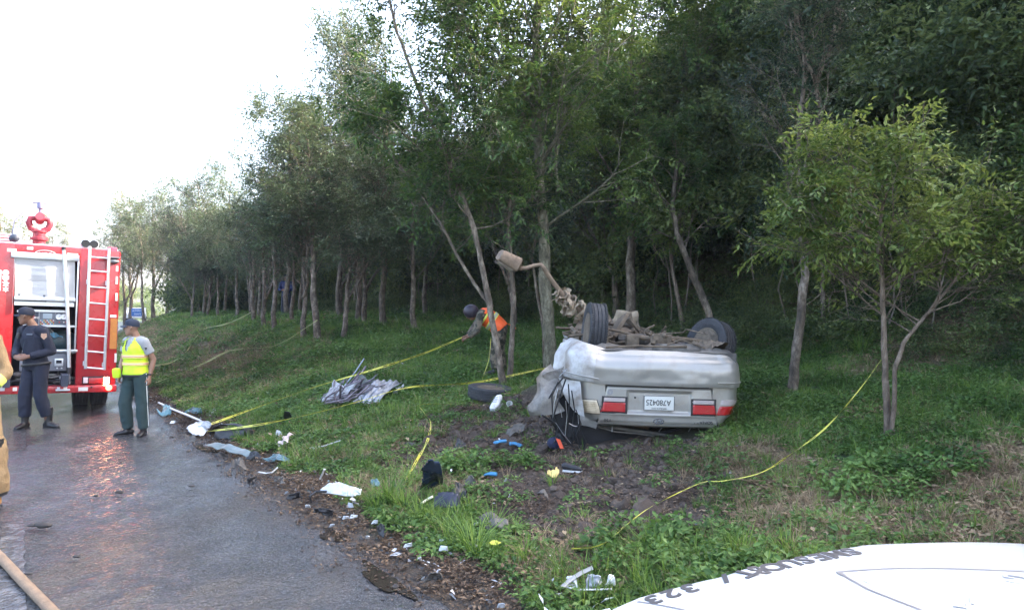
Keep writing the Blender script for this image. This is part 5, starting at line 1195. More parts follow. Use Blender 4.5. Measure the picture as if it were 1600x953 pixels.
def boot(b, ankle, toe_dir, h=.20):
    a, t = Vector(ankle), Vector(toe_dir).normalized(); s_ = t.cross(Vector((0, 0, 1)))
    z0 = a.z - .085
    b.limb([a + V3(0, 0, h), a + V3(0, 0, h * .5), a + V3(0, 0, .0), a + V3(0, 0, -.03) + t * .005], [(.060, .062), (.054, .056), (.047, .052), (.045, .055)], side=s_)
    pts = [a - t * .075, a - t * .055, a, a + t * .07, a + t * .14, a + t * .19]; hh = (.030, .045, .055, .040, .030, .018)
    b.limb([V3(p.x, p.y, z0 + k) for p, k in zip(pts, hh)], [(.028, .028), (.038, .044), (.044, .054), (.048, .040), (.046, .030), (.026, .017)], side=s_)
def sole(parent, ankle, toe_dir, m):
    a, t = Vector(ankle), Vector(toe_dir).normalized(); s_ = t.cross(Vector((0, 0, 1))); z0 = a.z - .088
    out = [(-.085, 0), (-.07, .034), (0, .036), (.08, .046), (.15, .045), (.20, .020), (.205, 0), (.20, -.020), (.15, -.045), (.08, -.046), (0, -.036), (-.07, -.034)]
    b = MB(); b.prism([(x, y) for x, y in out], .024, org=V3(a.x, a.y, z0 + .004), ax=t, ay=-s_); b.build('boot_sole', m, parent, smooth=False)
def figure(loc, yaw, J, skin, label, scale=1.0):
    """J holds joint positions in the figure's own frame: +y is where the chest faces"""
    o = empty('person', loc, (0, 0, yaw), label=label, cat='person', scale=scale)
    sh = (J['shR'] - J['shL']).normalized(); hp_ = (J['hipR'] - J['hipL']).normalized()
    b = MB()
    b.limb([J['pelvis'] - V3(0, 0, .07), J['pelvis'], J['waist'], J['chest'], J['neck'] - (J['neck'] - J['chest']) * .25, J['neck']], [(.13, .10), (.165, .115), (.145, .105), (.175, .12), (.12, .08), (.06, .06)], side=(sh + hp_) / 2)
    b.limb([J['neck'] - (J['headc'] - J['neck']) * .25, J['neck'], J['headc'] - (J['headc'] - J['neck']) * .35], [.062, .057, .055])
    head(b, J['headc'], J['face'], J['headup'])
    for s_ in 'LR':
        b.limb([J['sh' + s_], J['el' + s_]], [.052, .042]); b.ball(J['sh' + s_], .055); b.ball(J['el' + s_], .042)
        b.limb([J['el' + s_], J['el' + s_].lerp(J['wr' + s_], .35), J['wr' + s_]], [.040, .041, .026])
        b.limb([J['hip' + s_], J['kn' + s_]], [.085, .058]); b.ball(J['kn' + s_], .058)
        b.limb([J['kn' + s_], J['kn' + s_].lerp(J['an' + s_], .35), J['an' + s_]], [.055, .056, .038])
        b.limb([J['an' + s_] - V3(0, 0, .03), J['an' + s_] - V3(0, 0, .05) + J['toe' + s_] * .13], [.035, .025])
        b.ball(J['an' + s_], .042)
        hd = J['hd' + s_]; hand(b, J['wr' + s_], hd[0], hd[1], hd[2], curl=hd[3])
    body = remesh(b, 'body', skin, .0062, o, smooth_it=1); eyes(o, J['headc'], J['face'], J['headup'])
    return o
def trousers(o, J, m, r0=1.0, hem=.09, boots=True, wr=.008, flare=1.0):
    b = MB(); hp_ = (J['hipR'] - J['hipL']).normalized()
    b.limb([J['waist'] + (J['waist'] - J['pelvis']) * .15, J['waist'], J['pelvis'], J['pelvis'] - V3(0, 0, .09)], [(.158 * r0, .125), (.165 * r0, .13), (.186 * r0, .145), (.15, .12)], side=hp_)
    for s_ in 'LR':
        h, k, a = J['hip' + s_], J['kn' + s_], J['an' + s_]; e = a.lerp(k, hem)
        b.limb([h, h.lerp(k, .5), k, k.lerp(e, .5), e], [.108 * r0, .092 * r0, .078 * r0 * flare, .076 * r0 * flare, .066 * r0 * flare]); b.ball(h, .10)
    return remesh(b, 'trousers', m, .011, o, smooth_it=2, wrinkle=wr)
def shirt(o, J, m, sleeve='long', rr=1.0, wr=.007, name='shirt', hem=.05):
    b = MB(); sh = (J['shR'] - J['shL']).normalized(); hp_ = (J['hipR'] - J['hipL']).normalized()
    low = J['pelvis'] + (J['pelvis'] - J['waist']).normalized() * hem
    b.limb([low, J['pelvis'], J['waist'], J['chest'], J['neck'] - (J['neck'] - J['chest']) * .3, J['neck'] - (J['neck'] - J['chest']) * .04], [(.185 * rr, .14 * rr), (.188 * rr, .142 * rr), (.168 * rr, .13 * rr), (.198 * rr, .142 * rr), (.15, .10), (.078, .075)], side=(sh + hp_) / 2)
    for s_ in 'LR':
        S, E, W = J['sh' + s_], J['el' + s_], J['wr' + s_]; b.ball(S, .075 * rr)
        b.limb([J['chest'].lerp(S, .55) + V3(0, 0, .05), S], [.09, .074 * rr])
        if sleeve == 'long': b.limb([S, E], [.073 * rr, .060 * rr]); b.ball(E, .060 * rr); b.limb([E, E.lerp(W, .9)], [.060 * rr, .047 * rr])
        else: b.limb([S, S.lerp(E, .62)], [.074, .072])
    return remesh(b, name, m, .010, o, smooth_it=2, wrinkle=wr)
def torso_skin(J, t, ang, rr=1.0, off=.0):
    """a point on the surface round the torso: t 0 hem .. 1 shoulder, ang 0 = front"""
    low = J['pelvis'] + (J['pelvis'] - J['waist']).normalized() * .02; sh = (J['shR'] - J['shL']).normalized(); hp_ = (J['hipR'] - J['hipL']).normalized()
    P5 = [low, J['waist'], J['chest'], J['neck'] - (J['neck'] - J['chest']) * .36, J['neck'] - (J['neck'] - J['chest']) * .10]; A5 = [(.205, .162), (.190, .152), (.222, .165), (.205, .125), (.115, .085)]
    T5 = [0, .35, .72, .92, 1.0]
    for i in range(4):
        if t <= T5[i + 1] or i == 3: f = (t - T5[i]) / (T5[i + 1] - T5[i]); p = P5[i].lerp(P5[i + 1], f); a = A5[i][0] + (A5[i + 1][0] - A5[i][0]) * f; bb = A5[i][1] + (A5[i + 1][1] - A5[i][1]) * f; ax = (P5[i + 1] - P5[i]).normalized(); break
    sd = hp_.lerp(sh, t); sd = (sd - ax * sd.dot(ax)).normalized(); fr = ax.cross(sd)
    if fr.dot(Vector(J['front'])) < 0: fr = -fr
    return p + sd * (a * rr + off) * math.sin(ang) + fr * (bb * rr + off) * math.cos(ang)
def vest(o, J, m, name='vest', vneck=True, rr=1.0):
    b = MB(); nu, nv = 64, 26; vs = []; keep = []
    for j in range(nv + 1):
        for i in range(nu):
            a = -math.pi + 2 * math.pi * i / nu; t = j / nv; p = torso_skin(J, t, a, rr); p += Vector((mnoise.noise(p * 14), mnoise.noise(p * 14 + V3(3, 3, 3)), 0)) * .008; vs.append(p)
    fs = []
    for j in range(nv):
        for i in range(nu):
            a = -math.pi + 2 * math.pi * (i + .5) / nu; t = (j + .5) / nv
            if vneck and t > .60 and abs(a) < (t - .60) * 1.35: continue
            if t > .66 and abs(abs(a) - math.pi / 2) < .40 * min(1, (t - .66) / .08) and t < .93: continue     # arm openings
            if t > .97 and abs(a) > 2.6: continue
            fs.append((j * nu + i, j * nu + (i + 1) % nu, (j + 1) * nu + (i + 1) % nu, (j + 1) * nu + i))
    b.add(vs, fs); v = b.build(name, m, o); md = v.modifiers.new('thick', 'SOLIDIFY'); md.thickness = .008; md.offset = 1; return v
def band(parent, J, t0, t1, m, rr=1.0, name='reflective_band', a0=-math.pi, a1=math.pi):
    b = MB(); n = 56
    b.grid(lambda u, w: torso_skin(J, t0 + (t1 - t0) * w, a0 + (a1 - a0) * u, rr, .0135), n, 2)
    x = b.build(name, m, parent); md = x.modifiers.new('thick', 'SOLIDIFY'); md.thickness = .003; md.offset = 1; return x
def base_J(H=1.75):
    k = H / 1.75
    J = dict(pelvis=V3(0, 0, .95), waist=V3(0, 0, 1.10), chest=V3(0, 0, 1.32), neck=V3(0, -.01, 1.50), headc=V3(0, .02, 1.64), face=V3(0, 1, 0), headup=V3(0, 0, 1), front=V3(0, 1, 0),
             shR=V3(.19, 0, 1.42), shL=V3(-.19, 0, 1.42), elR=V3(.25, -.02, 1.14), elL=V3(-.25, -.02, 1.14), wrR=V3(.27, .04, .90), wrL=V3(-.27, .04, .90),
             hipR=V3(.095, 0, .92), hipL=V3(-.095, 0, .92), knR=V3(.12, .02, .50), knL=V3(-.12, .02, .50), anR=V3(.13, -.02, .09), anL=V3(-.13, -.02, .09), toeR=V3(.2, 1, 0).normalized(), toeL=V3(-.2, 1, 0).normalized(),
             hdR=(V3(0, .1, -1), V3(-1, 0, 0), V3(0, 1, 0), .45), hdL=(V3(0, .1, -1), V3(1, 0, 0), V3(0, 1, 0), .45))
    return J
def belt(o, J, m, rr=1.0, nm='belt', t0=-.02, t1=.06):
    return band(o, J, t0, t1, m, rr, nm)


def rotJ(J, deg):
    m = Matrix.Rotation(R(deg), 3, 'Z'); out = {}
    for k, v in J.items(): out[k] = (m @ v[0], m @ v[1], m @ v[2], v[3]) if isinstance(v, tuple) else m @ v
    return out
def shiftJ(J, f):                       # shear the pose: f(z) -> (dx, dy)
    for k in ('pelvis', 'waist', 'chest', 'neck', 'headc', 'shR', 'shL', 'elR', 'elL', 'wrR', 'wrL', 'hipR', 'hipL', 'knR', 'knL', 'anR', 'anL'):
        dx, dy = f(J[k].z); J[k] = J[k] + V3(dx, dy, 0)
    return J
X = V3
# ---- officer in the navy uniform: chest turned to the camera's left, hands joined at the belt
p = G(56, 669); J = rotJ(base_J(), 163)
J.update(front=X(-.3, -.95, 0), face=X(-1, -.22, .02), toeL=X(.96, -.28, 0).normalized(), toeR=X(-.1, -1, 0).normalized(),
         anR=X(-.15, -.02, .09), knR=X(-.13, -.05, .50), anL=X(.17, .02, .09), knL=X(.09, -.05, .5), wrR=X(-.16, -.20, 1.05), wrL=X(.04, -.23, 1.06),
         elR=X(-.26, .0, 1.15), elL=X(.27, -.04, 1.13))
J['hdR'] = (X(.8, -.3, -.1), X(0, 1, -.1), X(0, 0, 1), .6); J['hdL'] = (X(-.95, -.12, -.15), X(0, .9, -.3), X(0, 0, 1), .6)
shiftJ(J, lambda z: (-.10 * max(0, z - .9), 0))
J['headc'] += X(-.05, -.02, 0)
o = figure((p.x, p.y, p.z), 0, J, M_skin, 'officer in navy uniform and cap standing behind the fire engine, hands at his belt', 1.055)
shirt(o, J, M_navy); t_ = trousers(o, J, M_navy, hem=.22, flare=1.12); cap(o, J['headc'], J['face'], J['headup'], M_navy2)
for s_ in 'LR': b = MB(); boot(b, J['an' + s_], J['toe' + s_], .22); remesh(b, 'boot', M_boot, .009, o, smooth_it=1, wrinkle=.002); sole(o, J['an' + s_], J['toe' + s_], M_ink)
belt(o, J, M_ink, .98)
b = MB(); c = torso_skin(J, .80, .62, 1.0, .012); b.box(c, (.055, .03, .085), Matrix.Rotation(R(150), 3, 'Z'), .008); b.tube([c + X(0, 0, .04), c + X(.01, 0, .10)], .006, n=6); b.build('radio', M_ink, o)
b = MB(); c = torso_skin(J, .80, -.42, 1.0, .010); b.box(c, (.10, .008, .022), Matrix.Rotation(R(165), 3, 'Z'), .002); b.build('name_tape', mat('grey_tape', (.12, .13, .16), .7), o)
b = MB(); sd_ = (J['shL'] - J['shR']).normalized(); c = J['shL'] + sd_ * .035 + X(.02, -.055, -.07); b.prism([(-.035, .04), (.035, .04), (.038, -.01), (0, -.05), (-.038, -.01)], .012, org=c, ax=X(.88, .47, 0)); b.build('shoulder_patch', mat('patch_tan', (.5, .33, .22), .7, col2=(.25, .12, .08), vscale=40), o, smooth=False)
b = MB(); b.box(J['headc'] + X(-.102, -.022, .075), (.012, .04, .03), bev=.004); b.build('cap_badge', M_yl, o)

# ---- officer in the lime vest
p = G(211, 680); J = rotJ(base_J(), 152)
J.update(front=X(-.47, -.88, 0), face=X(-.97, -.25, .04), toeR=X(-.9, -.5, 0).normalized(), toeL=X(.1, -1, 0), anR=X(-.12, .02, .09), knR=X(-.14, -.03, .5), anL=X(.15, -.05, .09), knL=X(.13, -.05, .5),
         elL=X(.275, .0, 1.15), wrL=X(.235, -.04, .90), elR=X(-.22, .06, 1.16), wrR=X(-.23, -.03, .93))
J['hdL'] = (X(.02, -.12, -1), X(-1, .2, 0), X(-.3, -1, 0), .6); J['hdR'] = (X(0, -.2, -1), X(1, 0, 0), X(-.3, -1, 0), .7)
J['hipL'] += X(.015, 0, 0); J['headc'] += X(-.035, -.01, 0)
o = figure((p.x, p.y, p.z), 0, J, M_skin2, 'officer in lime reflective vest and green trousers at the edge of the wet road', .955)
shirt(o, J, M_greytee, 'short', hem=.0); trousers(o, J, M_green_t, hem=.06, wr=.009, r0=1.03, flare=1.1); cap(o, J['headc'], J['face'], J['headup'], mat('dark_blue_cap', (.02, .028, .05), .8))
v = vest(o, J, M_vest)
band(v, J, .30, .36, M_band); band(v, J, .50, .56, M_band); band(v, J, .275, .30, M_bandy, name='yellow_edge'); band(v, J, .36, .385, M_bandy, name='yellow_edge'); band(v, J, .475, .50, M_bandy, name='yellow_edge'); band(v, J, .56, .585, M_bandy, name='yellow_edge')
b = MB(); c = torso_skin(J, .83, .52, 1.0, .016); ax_ = X(.99, -.15, 0); b.prism([(-.032, .03), (.032, .03), (.03, -.015), (0, -.042), (-.03, -.015)], .004, org=c, ax=ax_, ay=X(0, .15, 1)); b.prism([(-.04, .042), (.04, .042), (.04, .054), (-.04, .054)], .004, org=c, ax=ax_, ay=X(0, .15, 1)); b.build('chest_badge', mat('badge_green', (.10, .16, .02), .6), v, smooth=False)
b = MB(); b.box(X(-.235, -.10, .955), (.11, .08, .15), Matrix.Rotation(.2, 3, 'X'), .03); b.build('lime_pouch', M_vest, o)
belt(o, J, M_ink, .95, t0=-.06, t1=.0)
for s_ in 'LR': b = MB(); boot(b, J['an' + s_], J['toe' + s_], .20); remesh(b, 'boot', M_boot, .009, o, smooth_it=1, wrinkle=.002); sole(o, J['an' + s_], J['toe' + s_], M_ink)
b = MB(); pts = [J['hipL'] + X(.105, -.03, .03), J['hipL'].lerp(J['knL'], .5) + X(.098, -.03, 0), J['knL'] + X(.088, -.02, 0), J['knL'].lerp(J['anL'], .5) + X(.088, -.01, 0), J['anL'] + X(.078, 0, .06)]
b.tube(pts, .008, n=6, flat=.6); b.build('trouser_piping', mat('white_piping', (.7, .72, .7), .6), o)
b = MB(); b.lathe([(.030, -.012), (.034, 0), (.030, .012)], c=J['wrL'] + X(0, 0, .03), n=14); b.build('watch', M_ink, o)
b = MB(); pts = [J['shL'] + X(.055, -.045, -.10)]; b.prism([(-.022, .02), (.022, .02), (0, -.022)], .01, org=pts[0], ax=X(.8, .5, 0)); b.build('sleeve_patch', M_ink, o, smooth=False)

# ---- firefighter half out of the picture at the left
J = rotJ(base_J(), 168)
p = Vector((-4.93, 6.82, 0)); p.z = gz(p.x, p.y)
J.update(front=X(.2, -.98, 0), face=X(.3, -.95, 0), toeL=X(.35, -.94, 0).normalized(), toeR=X(-.3, -.95, 0).normalized(), elL=X(.26, .02, 1.17), wrL=X(.21, -.17, .99), anL=X(.235, -.05, .09), knL=X(.21, -.08, .5))
J['hdL'] = (X(-.6, -.7, -.1), X(0, 0, -1), X(-.5, .5, .5), .5)
o = figure(p, 0, J, M_skin, 'firefighter in tan turnout gear with lime bands at the left edge of the picture', 1.06)
shirt(o, J, M_tan, 'long', 1.10, wr=.012, name='turnout_coat', hem=.16); trousers(o, J, M_tan, 1.12, hem=.10, flare=1.35, wr=.014)
cap(o, J['headc'], J['face'], J['headup'], M_tan)
M_lime_b = mat('lime_reflective', (.60, .72, .15), .4)
for s_ in 'LR':
    E, W, K, A_ = J['el' + s_], J['wr' + s_], J['kn' + s_], J['an' + s_]
    b = MB(); b.limb([E.lerp(W, .30), E.lerp(W, .55)], [.074, .070], n=18); b.build('sleeve_band', M_lime_b, o)
    b = MB(); b.limb([K.lerp(A_, .60), K.lerp(A_, .76)], [.103, .100], n=18); b.build('leg_band', M_lime_b, o)
    b = MB(); b.limb([K + X(0, -.02, .10), K + X(0, -.025, -.02), K + X(0, -.02, -.14)], [.112, .116, .110], n=18); b.build('knee_patch', M_ink, o)
    b = MB(); boot(b, A_, J['toe' + s_], .16); remesh(b, 'boot', mat('ochre_rubber', (.38, .19, .045), .45), .009, o, smooth_it=1); sole(o, A_, J['toe' + s_], M_ink)
    b = MB(); b.limb([K.lerp(A_, .82), K.lerp(A_, .95)], [.098, .096], n=18); b.build('boot_strap', M_ink, o)

# ---- worker in the orange vest bending over behind the leaning tree
p = G(771, 598); p = Vector((p.x, p.y + .45, 0)); p.z = gz(p.x, p.y)
J = rotJ(base_J(), 70)
J.update(front=X(-.6, -.1, -.78).normalized(), pelvis=X(.10, 0, .80), waist=X(.02, 0, .90), chest=X(-.15, 0, 1.01), neck=X(-.29, -.02, 1.06), headc=X(-.41, -.03, 1.08), face=X(-.70, -.15, -.70), headup=X(-.75, 0, .65),
         shR=X(-.22, .19, 1.03), shL=X(-.23, -.19, 1.01), elL=X(-.29, -.24, .78), wrL=X(-.43, -.20, .66), elR=X(-.36, .18, .80), wrR=X(-.46, .06, .68), hipL=X(.11, -.095, .76), hipR=X(.11, .095, .76), knL=X(.0, -.12, .43), knR=X(.10, .12, .43), anL=X(.02, -.13, .09), anR=X(.16, .13, .09),
         toeL=X(-1, -.2, 0).normalized(), toeR=X(-1, .1, 0).normalized())
J['hdL'] = (X(-.9, 0, -.3), X(0, 0, -1), X(0, -1, 0), .9); J['hdR'] = (X(-.9, 0, -.3), X(0, 0, -1), X(0, 1, 0), .9)
o = figure(p, 0, J, M_skin, 'worker in orange vest and camouflage bending to pull tape behind a leaning tree', .97)
shirt(o, J, M_camo, 'long'); trousers(o, J, M_camo, hem=.1)
v = vest(o, J, M_orv, vneck=False); band(v, J, .42, .50, mat('grey_band', (.45, .45, .35), .4)); band(v, J, .39, .42, M_bandy, name='yellow_edge'); band(v, J, .50, .53, M_bandy, name='yellow_edge'); band(v, J, .66, .72, M_bandy, name='yellow_edge')
b = MB(); c = J['headc']; b.ball(c + X(.01, 0, .02), (.135, .12, .125), 20, 12); b.build('helmet', mat('dark_helmet', (.03, .022, .035), .45), o)
b = MB(); sheet(b, [torso_skin(J, .05, 2.6, 1, .01), torso_skin(J, .05, -2.6, 1, .01), torso_skin(J, .0, -2.8, 1, .02) + X(.14, -.04, -.10), torso_skin(J, .0, 2.8, 1, .02) + X(.12, .02, -.06)], 8, 8, .02); b.build('vest_tail', M_orv, v)
for s_ in 'LR': b = MB(); boot(b, J['an' + s_], J['toe' + s_], .20); remesh(b, 'boot', M_boot, .009, o, smooth_it=1)
WORKER_HAND = Vector(p) + (J['wrR'] + J['hdR'][0].normalized() * .1) * .97

# ---- dark blue figure far off in the row of trees
p = at(447, 496, 30); p.z = gz(p.x, p.y)
J = rotJ(base_J(), 180); J.update(front=X(0, -1, 0), face=X(-.3, -.9, -.2), wrR=X(-.12, -.22, 1.12), wrL=X(.10, -.24, 1.12), elR=X(-.27, -.05, 1.15), elL=X(.27, -.05, 1.15))
J['hdL'] = (X(-.9, -.3, 0), X(0, 1, 0), X(0, 0, 1), .5); J['hdR'] = (X(.9, -.3, 0), X(0, 1, 0), X(0, 0, 1), .5)
o = figure(p, 0, J, M_skin, 'person in dark blue standing among the tree trunks far up the bank', .98)
shirt(o, J, mat('deep_blue_shirt', (.015, .025, .10), .8)); trousers(o, J, M_navy2); cap(o, J['headc'], J['face'], J['headup'], M_navy2)
for s_ in 'LR': b = MB(); boot(b, J['an' + s_], J['toe' + s_], .2); remesh(b, 'boot', M_boot, .012, o)
# ================================================================ TAPES
M_tape = mat('yellow_tape', (.54, .51, .08), .45); M_print = mat('tape_print', (.02, .02, .02), .5); M_tape_pale = mat('pale_yellow_tape', (.36, .38, .16), .5)
def tape(pts, w, label, tw=.5, seed=0, m=None, prn=True):
    q = random.Random(seed); w *= .62; pts = [Vector(p) for p in pts]; dense = []
    for i in range(len(pts) - 1):
        a = pts[max(i - 1, 0)]; b, c = pts[i], pts[i + 1]; d = pts[min(i + 2, len(pts) - 1)]; n = max(2, int((c - b).length / .035))
        for k in range(n):
            t = k / n; dense.append(.5 * ((2 * b) + (c - a) * t + (2 * a - 5 * b + 4 * c - d) * t * t + (3 * b - a - 3 * c + d) * t ** 3))
    dense.append(pts[-1]); base = dense[0].copy(); mb = MB(); rows = []; ph = q.uniform(0, 6); fr = q.uniform(.25, .5)
    for i, p in enumerate(dense):
        t = (dense[min(i + 1, len(dense) - 1)] - dense[max(i - 1, 0)]).normalized(); s_ = t.cross(Vector((0, 1, .1))).normalized(); u_ = s_.cross(t)
        a = tw * math.sin(i * .035 * fr * 6 + ph) * 1.9 + tw * .6 * math.sin(i * .035 * 5 + ph * 2); k = s_ * math.cos(a) + u_ * math.sin(a)
        ww = w * (.28 + .72 * max(0, math.sin(i * .035 * 1.9 + ph + 1.3 * math.sin(i * .035 * .7))) ** .6); rows.append([p + k * ww * f - base for f in (-.5, -.2, .2, .5)])
    for i in range(len(rows) - 1):
        for j in range(3):
            mb.cm = 1 if (j == 1 and prn and (i % 14) < 9 and q.random() < .62) else 0
            mb.add([rows[i][j], rows[i][j + 1], rows[i + 1][j + 1], rows[i + 1][j]], [(0, 1, 2, 3)])
    o = mb.build('barrier_tape', [m or M_tape, M_print], smooth=False, label=label, cat='barrier tape', group='yellow barrier tapes'); o.location = base; return o
def Gt(px, py, h=.04):
    h = h + .035; p = G(px, py, h); p.z += h; return p
h0, h1 = Gt(330, 662, .10), WORKER_HAND
tape([h0, Gt(400, 637, .12), Gt(490, 605, .26), Gt(585, 577, .38), Gt(660, 553, .45), h1], .055, 'upper yellow tape running from the white panel to the worker in orange', .35, 1)
h0, h1 = Gt(322, 674, .12), at(852, 575, dA - .16)
tape([h0, Gt(400, 664, .22), Gt(480, 648, .26), Gt(560, 627, .30), Gt(640, 605, .30), Gt(745, 597, .16), h1], .05, 'lower yellow tape stretched from the road edge to the thickest trunk', .4, 2)
c = at(859, 577, dA); tape([c + V3(.16 * math.cos(a), .16 * math.sin(a), .015 * math.sin(a * 2)) for a in [i * .5 for i in range(14)]], .07, 'yellow tape wound round the thickest trunk', .15, 3)
tape([Gt(705, 632), Gt(680, 631, .05), Gt(656, 633, .06), Gt(663, 645, .05), Gt(673, 660), Gt(668, 688), Gt(655, 712), Gt(645, 730), Gt(636, 746, .03)], .055, 'slack twisted tape curling down over the bare soil in the middle', .7, 4)
tape([Gt(636, 742, .12), Gt(634, 756, .10), Gt(645, 766, .06), Gt(652, 776, .05), Gt(660, 788, .05)], .055, 'short end of tape lying in the long grass by the black scraps', .6, 5)
d1 = G(1190, 738).y
tape([at(1377, 562, dY - .05), at(1340, 612, dY - .25), at(1290, 668, dY - .5), at(1240, 706, (dY + d1) / 2 - .2), Gt(1190, 738, .10), Gt(1130, 751, .05), Gt(1095, 755, .05), Gt(1020, 790, .09), Gt(978, 820, .10)], .042, 'long yellow tape hanging from the young tree down across the dry grass', .75, 6)
tape([Gt(978, 820, .08), Gt(950, 845, .13), Gt(925, 855, .13), Gt(893, 857, .10)], .055, 'loose tape end lying in the weeds at the bottom', .5, 7)
tape([Gt(236, 572, .2), Gt(268, 566, .15), Gt(292, 548, .15), Gt(306, 527, .15), Gt(322, 513, .18), Gt(350, 507, .2), Gt(375, 497, .35), Gt(392, 488, .6)], .09, 'farthest pale tape following the crest of the bank', .2, 8, M_tape_pale, False)
tape([Gt(242, 598, .15), Gt(280, 584, .12), Gt(320, 567, .12), Gt(360, 548, .12), Gt(420, 542, .15), Gt(450, 530, .2), Gt(475, 514, .35), Gt(496, 500, .6)], .06, 'pale tape tied to the row tree, sagging down the bank', .2, 9, M_tape_pale, False)
w0 = at(767, 528, G(788, 607).y + .15)
tape([w0, at(764, 560, w0.y), at(756, 585, w0.y - .1), Gt(752, 596, .08), Gt(744, 607, .04)], .055, 'tape falling from the leaning tree to the ground by the loose tyre', .5, 10)

# ================================================================ SCRAPS OF THE WRECK
M_teal = mat('teal_plastic', (.09, .17, .19), .3, var=.3, vscale=14); M_whd = mat('dirty_white_plastic', (.68, .69, .70), .4, col2=(.34, .33, .31), vscale=9, thresh=(.5, .72)); M_white_clean = M_white; M_white = M_whd; M_lgrey = mat('light_grey_plastic', (.42, .43, .45), .5, var=.25, vscale=18)
M_alum = mat('torn_aluminium', (.30, .32, .36), .42, .6, var=.4, vscale=11, bump=.4, bscale=25); M_dcloth = mat('grey_cloth', (.14, .16, .15), .9, bump=.4, bscale=60)
def recentre(o):
    n = len(o.data.vertices); a = np.empty(n * 3, np.float32); o.data.vertices.foreach_get('co', a); a = a.reshape(-1, 3); c = Vector(((a[:, 0].min() + a[:, 0].max()) / 2, (a[:, 1].min() + a[:, 1].max()) / 2, a[:, 2].min())); c = Vector([float(t) for t in c])
    o.data.transform(Matrix.Translation(-c)); o.location = c; return o
def scrap(name, label, cat, quad, m, amp=.02, sc=9, nu=10, nv=10, th=.006, group=None):
    """quad: (px, py, lift) corners on the ground"""
    nu, nv = (nu, nv) if group else (max(nu, 12), max(nv, 12)); mb = MB(); sheet(mb, [Gt(x, y, h) for x, y, h in quad], nu, nv, amp * 1.25, sc); k0 = quad[0][0] * .37; fs = []
    for i, f in enumerate(mb.f):
        a, c = (i % nu + .5) / nu * 2 - 1, (i // nu + .5) / nv * 2 - 1
        if abs(a) ** 3 + abs(c) ** 3 < 1.2 + .85 * mnoise.noise(Vector((a * 2.1 + k0, c * 2.1, k0))): fs.append(f)
    if len(fs) > 20 and group is None: mb.f = fs; mb.mi = [0] * len(fs)
    o = mb.build(name, m, label=label, cat=cat, group=group)
    md = o.modifiers.new('thick', 'SOLIDIFY'); md.thickness = th; return recentre(o)
def rod(name, label, cat, pts, r, m, flat=1.0, group=None):
    mb = MB(); mb.tube([Gt(x, y, h) for x, y, h in pts], r, n=7, flat=flat); return recentre(mb.build(name, m, label=label, cat=cat, group=group))
# crumpled heap up the slope
hp = empty('wreckage_heap', Gt(566, 612, .0), label='heap of crumpled silver bodywork and bent frame parts on the green slope', cat='wreckage')
def hpart(name, m, f, lab=None, th=0):
    mb = MB(); f(mb); mb.v = [tuple(Vector(v) - hp.location) for v in mb.v]; o = mb.build(name, m, hp, **({'label': lab} if lab else {}))
    if th: md = o.modifiers.new('thick', 'SOLIDIFY'); md.thickness = th
    return o
def corr(b):
    q = [Gt(548, 632, .02), Gt(592, 630, .02), Gt(628, 598, .16), Gt(588, 598, .24)]
    def fn(u, w):
        p = (q[0] * (1 - u) + q[1] * u) * (1 - w) + (q[3] * (1 - u) + q[2] * u) * w
        return p + V3(0, 0, .018 * math.sin(u * 26) + .07 * mnoise.noise(p * 5) + .05 * math.sin(w * 3.1)) 
    b.grid(fn, 40, 24)
hpart('torn_panel', M_alum, corr, 'flat ribbed silver sheet on the right of the heap', .008)
hpart('crumpled_edge', M_lgrey, lambda b: sheet(b, [Gt(612, 618, .03), Gt(622, 612, .03), Gt(630, 598, .16), Gt(618, 602, .2)], 12, 10, .12, 9), None, .006)
def frame_(b):
    q = random.Random(8)
    for i in range(60):
        t = q.random(); a = Gt(500 + 60 * t + q.gauss(0, 5), 628 - 18 * t + q.gauss(0, 4), q.uniform(.02, .15)); c_ = a + V3(q.uniform(.1, .5), q.gauss(0, .12), q.uniform(0, .32))
        b.tube([a, a.lerp(c_, .4) + V3(q.gauss(0, .04), q.gauss(0, .04), q.gauss(0, .04)), c_], q.uniform(.008, .022), n=6, flat=q.uniform(.4, 1))
hpart('bent_frame', mat('mangled_metal', (.20, .17, .19), .45, .5, var=.5, vscale=15), frame_)['kind'] = 'stuff'
hpart('crushed_sheet', M_lgrey, lambda b: (sheet(b, [Gt(500, 632, .02), Gt(540, 628, .03), Gt(560, 600, .30), Gt(520, 606, .18)], 22, 18, .16, 8)), None, .005)
hpart('crushed_sheet', M_dark, lambda b: (sheet(b, [Gt(502, 638, .01), Gt(556, 628, .02), Gt(590, 606, .12), Gt(516, 612, .06)], 22, 14, .10, 7)), 'black lining under the silver sheets', .005)
hpart('long_bar', M_alum, lambda b: b.tube([Gt(536, 606, .10), at(556, 580, G(560, 615).y), at(569, 560, G(560, 615).y + .1)], .018, n=8, flat=.6), 'straight bar sticking up out of the heap')
hpart('grey_lining', M_dcloth, lambda b: b.grid(lambda u, w: (lambda p: p + V3(0, 0, .18 * math.sin(u * 3.14) * math.sin(w * 3.14) + .05 * mnoise.noise(p * 8)))(Gt(552, 612, .08).lerp(Gt(580, 606, .12), u).lerp(Gt(552, 598, .2).lerp(Gt(577, 598, .2), u), w)), 16, 12))
hpart('dark_strip', M_blackp, lambda b: b.tube([Gt(530, 626, .06), Gt(560, 620, .10), Gt(585, 610, .14), Gt(578, 606, .16), Gt(550, 612, .12)], .016, n=6, flat=.5))
